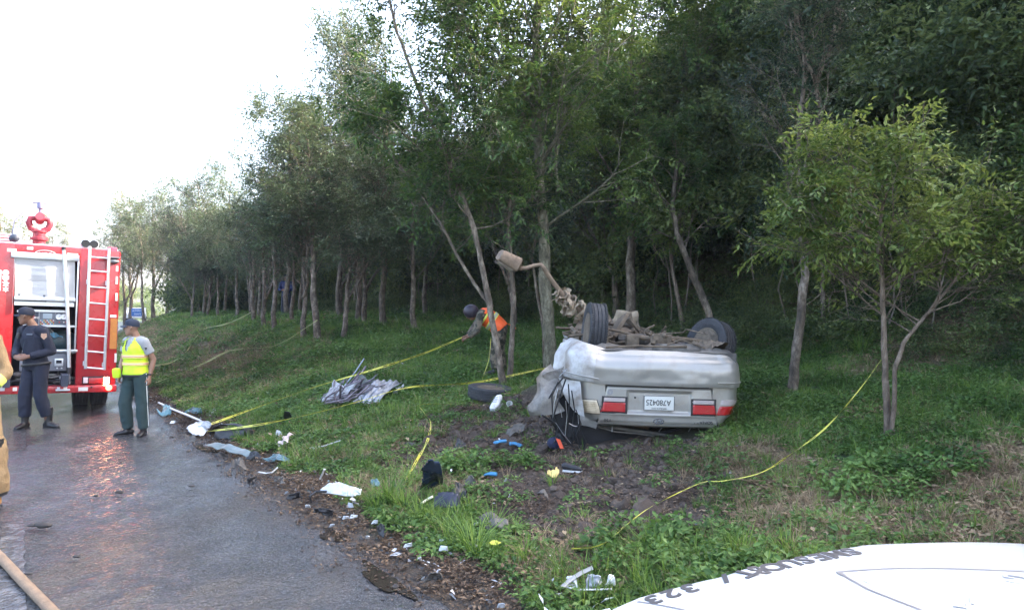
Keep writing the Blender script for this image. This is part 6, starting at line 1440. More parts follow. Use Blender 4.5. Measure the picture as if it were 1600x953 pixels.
# loose tyre
pt = Gt(766, 622, .0); ty_ = empty('loose_tyre', pt + V3(0, .1, .07), (R(6), R(3), .5), label='black tyre lying flat at the foot of the leaning tree', cat='tyre')
b = MB(); b.lathe([(r_, h_) for r_, h_ in tyre_prof(.335, .185, .20)], n=44); b.build('tread', M_rubber, ty_, angle=25)
b = MB(); b.lathe([(.205, .075), (.195, .07), (.195, -.07), (.205, -.075)], n=32); b.build('bead', M_dusty, ty_)
# shoes, cup, sponge, gloves
p = Gt(776, 640, .0); sh0 = empty('sneaker', p, (0, 0, R(-4)), label='white sneaker on the bare soil in front of the loose tyre', cat='shoe')
b = MB(); b.limb([(0, -.145, .03), (0, -.12, .045), (0, -.05, .055), (0, .03, .075), (0, .09, .09), (0, .13, .085), (0, .14, .05)], [(.03, .02), (.043, .032), (.05, .04), (.045, .055), (.04, .07), (.036, .068), (.02, .04)]); remesh(b, 'upper', M_white, .006, sh0)
b = MB(); b.prism([(-.03, -.15), (.03, -.15), (.05, -.09), (.045, .02), (.04, .13), (.02, .15), (-.02, .15), (-.04, .13), (-.042, .02), (-.05, -.09)], .022, org=(0, 0, .012), ax=(1, 0, 0), ay=(0, 1, 0)); b.build('sole', M_lgrey, sh0, smooth=False)
b = MB(); [b.tube([(-.025, -.06 + .025 * k, .108 + .014 * k), (.025, -.055 + .025 * k, .108 + .014 * k)], .004, n=5) for k in range(4)]; b.build('laces', mat('shoe_lace', (.45, .45, .48), .8), sh0)
sh0.rotation_euler = (R(14), 0, R(-22)); sh0.location = p + V3(0, .05, .02); sh0.scale = (1.25, 1, 1)
b = MB(); b.lathe([(.03, 0), (.034, .01), (.04, .075), (.042, .08), (.038, .08), (.03, .012), (.001, .012)], c=(0, 0, 0), rot=Matrix.Rotation(R(60), 3, 'X'), n=18); o = b.build('paper_cup', M_white, label='small white cup on the soil right of the sneaker', cat='cup'); o.location = Gt(796, 634, .03)
b = MB(); b.prism([(-.055, -.01), (-.05, .02), (-.035, .028), (-.02, .018), (0, .03), (.02, .025), (.025, .05), (.04, .055), (.042, .035), (.058, .03), (.056, 0), (.04, -.02), (.03, -.04), (.0, -.045), (-.02, -.04), (-.03, -.02)], .03, org=(0, 0, .03), ax=(1, 0, 0), ay=(0, .5, .87)); o = b.build('foam_piece', mat('yellow_foam', (.80, .58, .22), .9, bump=.6, bscale=90), smooth=False, label='torn yellow foam piece on the dark turned soil', cat='foam'); o.location = Gt(864, 744, .01)
def glove(px, py, lab, rot):
    b = MB(); hand(b, (0, 0, .02), (0, 1, .02), (0, 0, -1), (1, 0, 0), curl=.25, spread=.5, L=.10); o = remesh(b, 'glove', mat('blue_glove', (.04, .20, .38), .5), .006, label=lab, cat='glove'); o.location = Gt(px, py, .01); o.rotation_euler = (0, 0, rot); return o
glove(788, 692, 'blue glove on the soil left of the wreck', 1.9); glove(799, 696, 'second blue glove touching the first, nearer the wreck', -1.4); glove(773, 744, 'single blue glove in the grass below the pair', 1.2)
p = Gt(893, 737, .0); s1_ = empty('black_shoe', p, (0, 0, R(70)), label='small black and white shoe beside the yellow foam', cat='shoe')
b = MB(); b.limb([(0, -.1, .025), (0, -.07, .035), (0, 0, .04), (0, .06, .05), (0, .09, .04)], [(.02, .015), (.03, .025), (.032, .03), (.03, .04), (.02, .03)]); remesh(b, 'upper', M_ink, .006, s1_)
b = MB(); b.prism([(-.02, -.1), (.02, -.1), (.035, -.05), (.03, .08), (-.03, .08), (-.035, -.05)], .016, org=(0, 0, .01), ax=(1, 0, 0), ay=(0, 1, 0)); b.build('sole', M_white, s1_, smooth=False)
# dark scraps lying along the gutter
for x, y, s_, lab in ((300, 683, 9, 'dark scrap in the gutter below the white torn piece'), (345, 712, 10, 'dark scrap in the gutter below the long body strip'), (372, 727, 12, 'flat dark scrap left of the curved white strip'), (395, 748, 9, 'dark scrap below the curved white strip'), (436, 752, 10, 'dark scrap in the litter halfway to the bumper shell'), (463, 775, 9, 'dark scrap in the litter just before the bumper shell'),
                      (507, 798, 11, 'dark scrap below the bumper shell'), (595, 832, 8, 'small dark scrap where the litter widens'), (668, 905, 12, 'flat dark scrap beside the long puddle'), (640, 690, 8, 'dark scrap on the brown slope below the slack tape bend'), (738, 752, 9, 'dark scrap on the soil right of the black tray'), (850, 772, 8, 'dark scrap on the turned soil below the yellow foam')):
    scrap('dark_scrap', lab, 'car part', [(x - s_, y + s_ * .4, .01), (x + s_, y + s_ * .5, .01), (x + s_ * .8, y - s_ * .5, .07), (x - s_ * .7, y - s_ * .4, .06)], M_blackp if (x % 2) else M_under, .06, 13)
# bigger scraps
o = scrap('bumper_piece', 'white bumper shell piece lying on its back at the road edge', 'car part', [(497, 770, .02), (562, 778, .03), (566, 762, .09), (520, 750, .14)], M_white, .03, 5, 20, 14, .01)
rod('broken_trim', 'black curved trim beside the white bumper shell', 'car part', [(486, 785, .02), (484, 775, .08), (494, 768, .1), (510, 768, .09)], .012, M_blackp)
scrap('white_fragment', 'white torn panel at the road edge where two tapes start', 'car part', [(291, 672, .02), (312, 682, .01), (326, 668, .05), (308, 657, .12)], M_white, .03, 6)
scrap('crumpled_scrap', 'crumpled mauve-grey scrap behind the white torn panel', 'car part', [(308, 664, .05), (324, 672, .03), (331, 664, .1), (318, 656, .14)], M_lgrey, .08, 10)
def liner(b):
    p0_, p1_ = Gt(327, 680, .02), Gt(387, 684, .02)
    def fn(u, w): 
        a = math.pi * u; c = p0_.lerp(p1_, .5 - .5 * math.cos(a)); return c + V3(0, .25 * w, .17 * math.sin(a) ** .8 * (1 - .2 * w) + .02 * mnoise.noise(V3(u * 9, w * 5, 0)))
    b.grid(fn, 26, 8)
b = MB(); liner(b); o = recentre(b.build('wheel_arch_liner', M_blackp, label='black arched wheel liner beside the white torn panel', cat='car part')); md = o.modifiers.new('t', 'SOLIDIFY'); md.thickness = .008
b = MB(); sheet(b, [Gt(332, 684, .0), Gt(386, 686, .0), Gt(384, 672, .10), Gt(336, 672, .10)], 10, 8, .04, 8); o = recentre(b.build('liner_flap', M_blackp, label='torn black flap inside the arched liner', cat='car part'))
scrap('side_skirt', 'long dark grey-green body strip along the road edge', 'car part', [(318, 694, .03), (390, 715, .02), (405, 710, .04), (345, 690, .09)], mat('grey_green_plastic', (.13, .17, .17), .3, var=.3, vscale=9), .02, 5, 22, 6)
scrap('black_scrap', 'black torn scrap at the end of the long body strip', 'car part', [(384, 716, .01), (408, 718, .01), (406, 706, .06), (388, 706, .07)], M_blackp, .04, 9)
scrap('clear_plastic', 'crinkled pale clear plastic at the edge of the grass', 'plastic', [(410, 718, .01), (452, 724, .01), (452, 712, .08), (428, 708, .06)], M_teal, .05, 12)
scrap('teal_bag', 'teal plastic bag at the road edge nearest the officer', 'plastic bag', [(246, 647, .01), (266, 648, .01), (268, 636, .12), (256, 634, .10)], mat('teal_bag', (.16, .30, .33), .4, var=.3, vscale=12), .07, 10)
scrap('black_scrap', 'black shiny scrap resting on the teal bag', 'car part', [(258, 640, .06), (276, 642, .05), (275, 632, .16), (259, 631, .14)], M_blackp, .03, 8)
scrap('teal_fragment', 'curved dark teal panel in the grass near the road edge', 'car part', [(288, 645, .01), (314, 647, .01), (315, 636, .12), (298, 635, .12)], M_teal, .05, 7)
rod('white_pole', 'thin white pole lying from the teal bag to the white panel', 'pole', [(248, 629, .1), (272, 640, .1), (292, 648, .08), (313, 657, .10)], .022, M_white, .7)
scrap('black_scrap', 'upright black triangular scrap in the grass under the lower tape', 'car part', [(443, 657, .0), (460, 658, .0), (452, 644, .17), (443, 643, .20)], M_blackp, .01, 6)
scrap('pale_cloth', 'pale pinkish cloth crumpled on the grass', 'cloth', [(432, 698, .01), (446, 700, .01), (459, 678, .10), (448, 678, .13)], mat('pink_cloth', (.52, .43, .42), .9, var=.25, vscale=15), .06, 12)
scrap('black_cloth', 'black cloth under the pale pinkish one', 'cloth', [(426, 700, .0), (458, 698, .0), (460, 684, .03), (432, 686, .05)], M_dark, .05, 10)
scrap('glass_shard', 'small light grey shard above the pale cloth', 'car part', [(432, 682, .0), (440, 685, .0), (439, 674, .06), (433, 672, .06)], M_lgrey, .02, 10)
scrap('black_scrap', 'standing blue-black plastic sheet behind the long grass tuft', 'car part', [(653, 765, .01), (693, 763, .01), (688, 724, .33), (662, 722, .35)], mat('blue_black_plastic', (.02, .03, .06), .25, var=.4, vscale=6), .04, 5, 14, 14)
scrap('black_tray', 'flat black plastic tray in the grass below the standing sheet', 'car part', [(674, 797, .02), (720, 797, .02), (718, 768, .13), (680, 770, .13)], mat('black_tray', (.02, .022, .04), .3, var=.4, vscale=9), .025, 7, 12, 12)
rod('tray_rim', 'black upright rim at the end of the flat tray', 'car part', [(716, 796, .02), (717, 780, .09), (715, 768, .12)], .012, M_blackp)
scrap('black_scrap', 'crumpled black scrap right of the flat tray', 'car part', [(706, 775, .01), (728, 780, .01), (726, 758, .07), (710, 757, .08)], M_blackp, .06, 12)
scrap('black_scrap', 'small black scrap on the bare soil left of the blue gloves', 'car part', [(707, 702, .0), (729, 704, .0), (729, 690, .05), (712, 688, .07)], M_blackp, .05, 12)
scrap('dark_scrap', 'grey crumpled scrap between the sneaker and the blue gloves', 'car part', [(786, 680, .0), (812, 678, .0), (820, 664, .04), (795, 666, .05)], M_under, .05, 12)
scrap('dark_scrap', 'flat blackish scrap in the weeds below the soil patch', 'car part', [(755, 828, .0), (800, 830, .0), (790, 808, .05), (750, 806, .04)], M_under, .05, 10)
scrap('teal_scrap', 'dark teal scrap left of the long grass tuft', 'car part', [(578, 760, .01), (594, 763, .01), (594, 746, .07), (581, 745, .07)], M_teal, .04, 9)
rod('yellow_white_clip', 'white and yellow plastic rod at the end of the short tape', 'car part', [(658, 786, .05), (668, 780, .06), (676, 776, .08)], .014, mat('cream_plastic', (.75, .72, .5), .5), .6)
rod('white_rod', 'thin pale rod lying across the grass below the lower tape', 'rod', [(483, 700, .04), (505, 697, .06), (532, 688, .09)], .011, M_lgrey, .6)
rod('white_rod', 'short white rod standing in the grass above the white bumper shell', 'rod', [(500, 748, .02), (504, 740, .08), (507, 733, .14)], .011, M_white, .6)
scrap('white_scrap', 'white torn plastic beside the pale rod', 'plastic scrap', [(484, 708, .0), (498, 706, .0), (497, 697, .07), (489, 698, .05)], M_white, .03, 14)
rod('white_strip', 'curved white strip above the litter at the road edge', 'car part', [(404, 737, .04), (416, 739, .03), (425, 738, .05), (434, 730, .08)], .012, M_white, .5)
rod('curved_moulding', 'curved silver moulding in the grass near the white hood', 'car part', [(878, 918, .03), (892, 905, .06), (908, 895, .08), (926, 887, .10)], .020, M_silver, .45)
scrap('white_scrap', 'jagged white scrap under the curved silver moulding', 'plastic scrap', [(882, 920, .01), (902, 922, .01), (900, 902, .06), (886, 904, .05)], M_white, .035, 14)
scrap('white_scrap', 'upright white scrap at the right of the curved moulding', 'plastic scrap', [(946, 918, .01), (960, 916, .01), (961, 897, .09), (953, 896, .10)], M_white, .025, 12)
scrap('grey_scrap', 'mangled mauve-grey scrap between the moulding and the upright white one', 'plastic scrap', [(922, 918, .0), (948, 920, .0), (948, 902, .06), (928, 900, .06)], M_lgrey, .06, 14)
rod('white_rod', 'white rod flat in the grass below the curved moulding', 'rod', [(905, 921, .02), (925, 922, .03), (956, 921, .03)], .008, M_white, .6)
q = random.Random(77)
for i, (x, y, s_, lab) in enumerate(((546, 789, 9, 'topmost of the small white shards below the bumper shell'), (541, 810, 9, 'round white shard in the gutter litter'), (553, 808, 10, 'jagged white shard right of the round one'), (519, 821, 8, 'flat white shard lowest in the gutter, by the asphalt'),
        (585, 816, 8, 'thin white shard where litter meets grass'), (637, 852, 12, 'largest white shard in the grass edge above the puddle'), (664, 841, 6, 'small shard at the edge of the bright grass'), (688, 846, 9, 'left shard of a close group in the bright grass'), (693, 858, 11, 'lower shard of the group in the bright grass'),
        (697, 812, 8, 'white crumpled flower-like scrap in the tall grass'), (744, 819, 8, 'white shard at the edge of the dark soil'), (655, 873, 6, 'white shard in the brown litter'), (782, 947, 9, 'white shard at the very bottom of the verge'), (714, 800, 5, 'tiny white shard below the flat tray'),
        (480, 790, 7, 'grey shard in the litter left of the bumper shell'), (448, 770, 6, 'grey shard halfway along the road edge litter'), (270, 660, 7, 'white torn paper at the far road edge'), (636, 668, 6, 'pale shard on the brown patch of the slope'), (660, 903, 5, 'small pale shard by the long puddle'), (575, 840, 5, 'pale shard in the brown litter by the small puddle'))):
    scrap('white_shard', lab, 'shard', [(x - s_ * .6, y + s_ * .3, .005), (x + s_ * .6, y + s_ * q.uniform(.1, .4), .005), (x + s_ * q.uniform(.3, .6), y - s_ * .3, .04), (x - s_ * q.uniform(.2, .5), y - s_ * q.uniform(.2, .4), .03)], M_white if i % 3 else M_lgrey, .014, 22, 6, 6, .004, 'broken white shards along the verge')
b = MB(); b.prism([(-.03, 0), (-.015, .014), (.01, .015), (.035, 0), (.01, -.014), (-.015, -.012)], .003, org=(0, 0, .03), ax=(1, 0, 0), ay=(0, .8, .6)); o = b.build('yellow_leaf', mat('yellow_leaf', (.55, .55, .08), .6), smooth=False, label='single fallen yellow leaf in the grass', cat='leaf'); o.location = Gt(773, 857, .02); o.scale = (1.3,) * 3
for i, (x, y, s_) in enumerate(((188, 770, .05), (68, 823, .07), (50, 822, .04), (120, 870, .03), (45, 897, .03), (150, 775, .03), (300, 760, .035))):
    b = MB(); b.ball((0, 0, s_ * .2), (s_, s_ * .6, s_ * .35), 9, 6); b.v = [tuple(Vector(v) * (1 + .35 * mnoise.noise(Vector(v) * 30 + V3(i, 0, 0)))) for v in b.v]; o = b.build('mud_clod', mat('mud_clod', (.03, .024, .02), .6) if i == 0 else bpy.data.materials['mud_clod'], label=('flat mud clod on the wet road between officer and camera', 'largest dark clod on the road, by the lane line', 'small clod just left of the largest one', 'tiny clod in the middle of the near road', 'tiny clod touching the lane line', 'thin clod at the far edge of the lane line', 'tiny clod in the shiny part of the road')[i], cat='mud clod', group='mud clods on the wet road'); o.location = Gt(x, y, .0)
# fire hose across the near corner
b = MB(); hpts = [(-3.2, 3.0), (-3.05, 3.7)]; hp_ = [G(-110, 790), G(-50, 830), G(0, 876), G(38, 918), G(72, 953), G(115, 1000), G(160, 1060)]
b.tube([Vector((p.x, p.y, p.z + .03)) for p in hp_], .034, n=14, flat=.72); o = recentre(b.build('fire_hose', mat('tan_hose', (.22, .155, .10), .8, var=.25, vscale=14, bump=.5, bscale=140), label='flat tan fire hose crossing the wet road in the bottom left corner', cat='fire hose'))

# ================================================================ WHITE VEHICLE IN THE FOREGROUND
M_wh = mat('white_car_enamel', (.52, .54, .565), .22, coat=.6); M_dec = mat('hood_lettering', (.05, .05, .055), .5); M_decg = mat('faded_decal', (.16, .16, .17), .4)
VX = 1.2
wv = empty('white_vehicle', (VX, 0, 0), (0, 0, 0), label='white official vehicle whose lettered hood fills the bottom right corner', cat='car')
def hz(x, y): return 1.108 - .115 * (abs(x) / .95) ** 2.2 - .035 * max(0, (y - .9)) + .012 * math.exp(-((abs(x) - .56) / .05) ** 2)
_ep = []
for px_, py_ in ((945, 953), (1000, 929), (1050, 916), (1100, 903), (1150, 890), (1200, 878), (1275, 861.5), (1350, 848.5), (1450, 845), (1600, 847)):
    r_ = ray(px_, py_); d_ = 1.2
    for _ in range(60): d_ += ((CAM_H + r_.z * d_) - (hz(r_.x * d_ - VX, d_) + 0)) * .8
    _ep.append((r_.x * d_ - VX, d_))
_ex = [a for a, _ in _ep]; _ey = [c for _, c in _ep]
_ex = [_ex[0] - .06] + _ex; _ey = [_ey[0] - .10] + _ey
_ex += [-a for a in _ex[:5]][::-1]; _ey += _ey[:5][::-1]
def ye(x): return float(np.interp(x, _ex, _ey)) + .004
b = MB()
def hood(u, w):
    x = (u * 2 - 1) * .93; t = w; y1 = ye(x)
    if t < .8: y = .55 + (y1 - .025 - .55) * t / .8; return Vector((x, y, hz(x, y)))
    a = (t - .8) / .2 * math.pi / 2; return Vector((x, y1 - .025 + .03 * math.sin(a), hz(x, y1 - .025) - .05 * (1 - math.cos(a))))
b.grid(hood, 70, 50); hd_ = b.build('hood', M_wh, wv)
b = MB()
def nose(u, w): x = (u * 2 - 1) * .94; y1 = ye(x) + .012; return Vector((x * (1 - .0 * w), y1 - .0 + .10 * math.sin(w * 2.6), hz(x, y1) - .062 - .62 * w))
b.grid(nose, 50, 14); b.build('front_bumper', M_wh, wv)
for sg in (-1, 1):
    b = MB()
    def fend(u, w, sg=sg):
        y = .55 + (ye(.93) - .0 - .55) * u; z = hz(.93, y) - .004; a = w * math.pi / 2 if w < .5 else math.pi / 4
        x = .934 + .05 * math.sin(min(w * 2, 1) * math.pi / 2); zz = z - .05 * (1 - math.cos(min(w * 2, 1) * math.pi / 2)) - max(0, w - .5) * 1.2
        return Vector((sg * x, y, zz))
    b.grid(fend, 20, 16); b.build('fender', M_wh, wv)
    b = MB(); b.grid(lambda u, w, sg=sg: Vector((sg * (.98 - .02 * w), .55 - 3.4 * u, .985 - .62 * w)), 12, 6); b.build('door', M_wh, wv)
    w_ = empty('wheel', (sg * .86, 1.35, .36)); w_.parent = wv; b = MB(); b.lathe(tyre_prof(.36, .22, .21), rot=Matrix.Rotation(R(90), 3, 'Y'), n=36); b.build('tyre', M_rubber, w_, angle=25); b = MB(); b.lathe([(.21, sg * .09), (.2, sg * .06), (.06, sg * .05), (.001, sg * .06)], rot=Matrix.Rotation(R(90), 3, 'Y'), n=28); b.build('rim', M_alu, w_)
    w_.location.y = 1.15
    b = MB(); b.ball((sg * .74, ye(.76) - .0, hz(.7, 1.9) - .17), (.17, .12, .09), 16, 10); b.build('headlight', M_clear, wv)
b = MB(); b.grid(lambda u, w: Vector(((u * 2 - 1) * (.86 - .16 * w), .55 - .78 * w + .0, 1.09 + .48 * w - .05 * (u * 2 - 1) ** 2)), 16, 8); b.build('windshield', mat('dark_glass', (.02, .025, .03), .06), wv)
b = MB(); b.box((0, -1.25, 1.565), (1.38, 2.06, .05), bev=.02); b.build('roof', M_wh, wv)
b = MB(); b.box((0, -1.2, .70), (1.88, 3.3, .58), bev=.05); b.build('cabin_body', M_wh, wv)
b = MB(); b.box((0, 1.95, .52), (1.1, .2, .12), bev=.02); b.build('grille', M_ink, wv)
# shut line of the headlamp, painted emblem, lettering that reads from in front of the vehicle
def onh(x, y, dz=.0012): return Vector((x, y, hz(x, y) + dz))
b = MB()
def ribbon(b, pts, w): 
    for i in range(len(pts) - 1):
        a, c = Vector(pts[i]), Vector(pts[i + 1]); d = (c - a).normalized(); n = Vector((-d.y, d.x, 0)) * w / 2; b.add([a - n, a + n, c + n, c - n], [(0, 1, 2, 3)])
def hp2(px, py):                          # a photographed point of the hood surface
    r_ = ray(px, py); d = 1.0
    while d < 2.6:
        P_ = Vector((0, 0, CAM_H)) + r_ * d
        if P_.z <= hz(P_.x - VX, P_.y): break
        d += .002
    return Vector((P_.x - VX, P_.y, hz(P_.x - VX, P_.y) + .0012))
ribbon(b, [hp2(x, y) for x, y in ((996, 939.5), (1018, 943), (1040, 947), (1070, 953))], .006); b.build('shut_line', M_decg, hd_, smooth=False)
shp = [hp2(x, y) for x, y in ((1440, 953), (1400, 938), (1355, 920), (1330, 906), (1309, 894), (1340, 891), (1400, 888), (1470, 888), (1530, 890), (1600, 893))]
b = MB(); ribbon(b, shp, .009); ribbon(b, [hp2(x, y) for x, y in ((1318, 899), (1313, 896), (1311, 893))], .016); b.build('painted_emblem', M_decg, hd_, smooth=False)
b = MB(); ins = [hp2(x, y) for x, y in ((1372, 918), (1340, 903), (1330, 898), (1360, 894), (1420, 891), (1500, 893))]; ribbon(b, ins, .0035); b.build('emblem_inner_line', mat('very_faded_decal', (.42, .43, .44), .4), hd_, smooth=False)
for s_, px, py, sz in (('F', 1505, 948, .10), ('I', 1518, 938, .08), ('G', 1590, 905, .10)):
    P_ = hp2(px, py); text_mesh(s_, sz, mat('faint_letter', (.36, .37, .38), .4) if 'faint_letter' not in bpy.data.materials else bpy.data.materials['faint_letter'], hd_, P_ + V3(0, 0, .001), (0, 0, R(150)), depth=.0006)
S_txt = 'SMESUOBTI 323'
path = [hp2(x, y) for x, y in ((1003, 937), (1040, 925), (1080, 913), (1120, 902), (1160, 892), (1200, 882.5), (1240, 873.5), (1285, 865), (1335, 856.5))]
L_ = [0]
for a, c in zip(path, path[1:]): L_.append(L_[-1] + (c - a).length)
for i, ch in enumerate(reversed(S_txt)):
    if ch == ' ': continue
    s_ = L_[-1] * (i + .5) / len(S_txt); k = max(j for j in range(len(L_) - 1) if L_[j] <= s_); f = (s_ - L_[k]) / (L_[k + 1] - L_[k]); P_ = path[k].lerp(path[k + 1], f); d_ = (path[k + 1] - path[k])
    P_ = onh(P_.x, P_.y - .02, .001); t_ = text_mesh(ch, .088, M_dec, hd_, P_, (0, 0, math.atan2(d_.y, d_.x) + math.pi), depth=.0008, sx=.95, bold=.0028)
    nx = (hz(P_.x + .01, P_.y) - hz(P_.x - .01, P_.y)) / .02; ny = (hz(P_.x, P_.y + .01) - hz(P_.x, P_.y - .01)) / .02
    n_ = Vector((-nx, -ny, 1)).normalized(); xd = -Vector((d_.x, d_.y, 0)).normalized(); xd = (xd - n_ * xd.dot(n_)).normalized(); t_.rotation_euler = Matrix((xd, n_.cross(xd), n_)).transposed().to_euler()
    t_.scale = (.95, 1, 1)
# ================================================================ GROUND COVER
G_weed = leaf_mat('weed_leaves', (.025, .06, .014), (.066, .14, .030), (.15, .25, .065), .32)
G_grass = leaf_mat('grass_blades', (.035, .08, .016), (.09, .18, .032), (.2, .3, .06), .4)
G_dry = leaf_mat('dry_grass', (.11, .075, .045), (.22, .16, .10), (.38, .29, .18), .2, .8)
G_lit = leaf_mat('dead_leaves', (.03, .02, .014), (.08, .05, .032), (.20, .14, .09), .1, .7)
G_clod = mat('soil_clod', (.03, .021, .017), .9, col2=(.11, .082, .062), vscale=14, bump=.8, bscale=60)
gg = np.random.default_rng(5)
def weed(seed, n, hgt, ls, m):
    g_ = np.random.default_rng(seed); a = g_.uniform(0, 6.28, n); r_ = g_.uniform(0, .09, n); h = hgt * (1 - (r_ / .1) ** 2 * .6) * g_.uniform(.5, 1.1, n)
    p = np.stack([r_ * np.cos(a), r_ * np.sin(a), h], -1); d = np.stack([np.cos(a), np.sin(a), g_.normal(-.05, .35, n)], -1) + g_.normal(0, .25, (n, 3)); up = np.tile([0, 0, 1.], (n, 1)) + g_.normal(0, .35, (n, 3))
    return leaflets('weed', p, d, up, ls * g_.uniform(.7, 1.3, n), ls * .62 * g_.uniform(.7, 1.2, n), m)
def tuft(seed, n, L_, w, spread, m, droop=.4, r0=.03):
    g_ = np.random.default_rng(seed); V = []; F_ = []
    for i in range(n):
        a = g_.uniform(0, 6.28); rr = g_.uniform(0, r0); p = np.array([rr * math.cos(a), rr * math.sin(a), 0]); sp_ = g_.uniform(.1, spread); b_ = a + g_.normal(0, .6); LL = L_ * g_.uniform(.55, 1.15)
        o = np.array([math.cos(b_), math.sin(b_), 0]); sd_ = np.array([-math.sin(b_), math.cos(b_), 0]); pts = []
        for t in (0, .4, .75, 1.0): pts.append(p + o * LL * sp_ * t * (1 + droop * t) + np.array([0, 0, LL * t * (1 - .45 * sp_ * t * (1 + droop))]))
        ww = (w, w * .8, w * .5, w * .06); k = len(V)
        for q_, w_ in zip(pts, ww): V += [q_ - sd_ * w_ / 2, q_ + sd_ * w_ / 2]
        for j in range(3): F_.append((k + 2 * j, k + 2 * j + 1, k + 2 * j + 3, k + 2 * j + 2))
    return np_mesh('tuft', np.array(V), np.array(F_), m)
def clod(seed, m):
    bm = bmesh.new(); bmesh.ops.create_icosphere(bm, subdivisions=2, radius=.03)
    for v in bm.verts: k = 1 + .45 * mnoise.noise(v.co * 45 + Vector((seed, 0, 0))); v.co = Vector((v.co.x * k, v.co.y * k * .8, v.co.z * k * .62))
    me = bpy.data.meshes.new('clod'); bm.to_mesh(me); bm.free(); me.materials.append(m); return me
def litter(seed, n, ls, m, R_=.12, h=.025):
    g_ = np.random.default_rng(seed); p = np.stack([g_.normal(0, R_, n), g_.normal(0, R_, n), g_.uniform(.002, h, n)], -1); d = g_.normal(0, 1, (n, 3)); d[:, 2] *= .25
    return leaflets('litter', p, d, np.tile([0, 0, 1.], (n, 1)) + g_.normal(0, .35, (n, 3)), ls * g_.uniform(.5, 1.4, n), ls * .5 * g_.uniform(.4, 1.3, n), m)
def sample(n, vmax, vmin=-3, smin=.25, smax=13):
    s = gg.uniform(smin, smax, n); v = gg.uniform(vmin, vmax, n); x, y = xy(s, v)
    ok = (y > 1.3) & (np.abs(x) < y * .78 + 1.0); 
    ok &= ~((x > .15) & (x < 2.3) & (y < 2.35))                  # under the white vehicle
    return x[ok], y[ok], s[ok], v[ok]
CARM = lambda x, y: (np.abs(x - 1.5) < .85) & (y > 7.75) & (y < 11.6)
def put(name, protos, x, y, sc, label, cat, tilt=.15, dz=0.0):
    k = ~CARM(x, y) & (np.hypot(x - .35, y - 10.6) > .28); x, y, sc = x[k], y[k], sc[k]
    z = height(x, y) + dz; n = len(x); w = gg.integers(0, len(protos), n)
    scatter(name, protos, np.stack([x, y, z], -1), gg.uniform(0, 6.28, n), sc, tilt=gg.normal(0, tilt, (n, 2)), which=w, label=label, cat=cat)
pW = [weed(1, 34, .06, .036, G_weed), weed(2, 30, .08, .042, G_weed), weed(3, 40, .05, .03, G_weed)]
pG = [tuft(4, 20, .11, .006, .9, G_grass), tuft(5, 16, .15, .0065, .8, G_grass)]
pL = [tuft(6, 60, .42, .010, .75, G_grass, .6, .07)]
pD = [tuft(7, 26, .12, .004, 1.3, G_dry, .5, .06), tuft(8, 20, .16, .0035, 1.1, G_dry, .5, .05), litter(9, 40, .05, G_dry, .1)]
pC = [clod(1, G_clod), clod(2, G_clod), clod(3, G_clod)]
pT = [litter(11, 46, .028, G_lit), litter(12, 36, .038, G_lit)]
for (n, v0, v1, sc0, tagn) in ((56000, -2, 9, 1.0, 'near'), (50000, 8, 20, 1.3, 'middle'), (26000, 20, 46, 1.9, 'far')):
    x, y, s, v = sample(n, v1, v0, .3, 12.5)
    dr, so, mu = dryness(x, y), soilness(x, y), mudness(x, y); shade = sstep(8.0, 10.5, s)
    g0 = (1 - dr * .85) * (1 - np.clip(so * 1.15, 0, .97)) * (1 - mu) * (1 - .8 * shade); u = gg.random(len(x)); patch = .5 + .5 * vnoise(x, y, .7, 21)
    k = u < g0 * (.30 + .45 * patch) + .02
    lbl = {'near': 'low green weeds covering the near slope', 'middle': 'green ground cover round the wreck and the trees', 'far': 'green ground cover far up the bank'}[tagn]
    put('weeds', pW, x[k], y[k], sc0 * gg.uniform(.6, 1.25, k.sum()) * (.75 + .5 * patch[k]), lbl, 'weeds')
    u = gg.random(len(x)); k = u < g0 * (.16 + .25 * (1 - patch)) + .015
    put('grass', pG, x[k], y[k], sc0 * gg.uniform(.55, 1.15, k.sum()), 'short green grass among the ' + tagn + ' weeds', 'grass')
    u = gg.random(len(x)); k = u < np.clip(dr * .36 + .05, 0, 1) * (1 - mu) * (1 - .8 * so)
    put('dry_grass', pD, x[k], y[k], sc0 * gg.uniform(.6, 1.2, k.sum()), 'dry brown grass on the ' + tagn + ' part of the slope', 'dry grass')
    if tagn != 'far':
        u = gg.random(len(x)); k = u < so * .8
        x2, y2 = x[k] + gg.normal(0, .03, k.sum()), y[k] + gg.normal(0, .03, k.sum()); put('soil_clods', pC, x2, y2, gg.lognormal(-.25, .5, k.sum()) * 1.0, 'crumbly dark clods of turned soil, ' + tagn, 'soil', .6)
    u = gg.random(len(x)); k = u < np.maximum(np.maximum(mu * .5, so * .10), shade * .45)
    put('leaf_litter', pT, x[k], y[k], sc0 * gg.uniform(.6, 1.2, k.sum()), 'brown dead leaves and mud scraps, ' + tagn, 'leaf litter', .08)
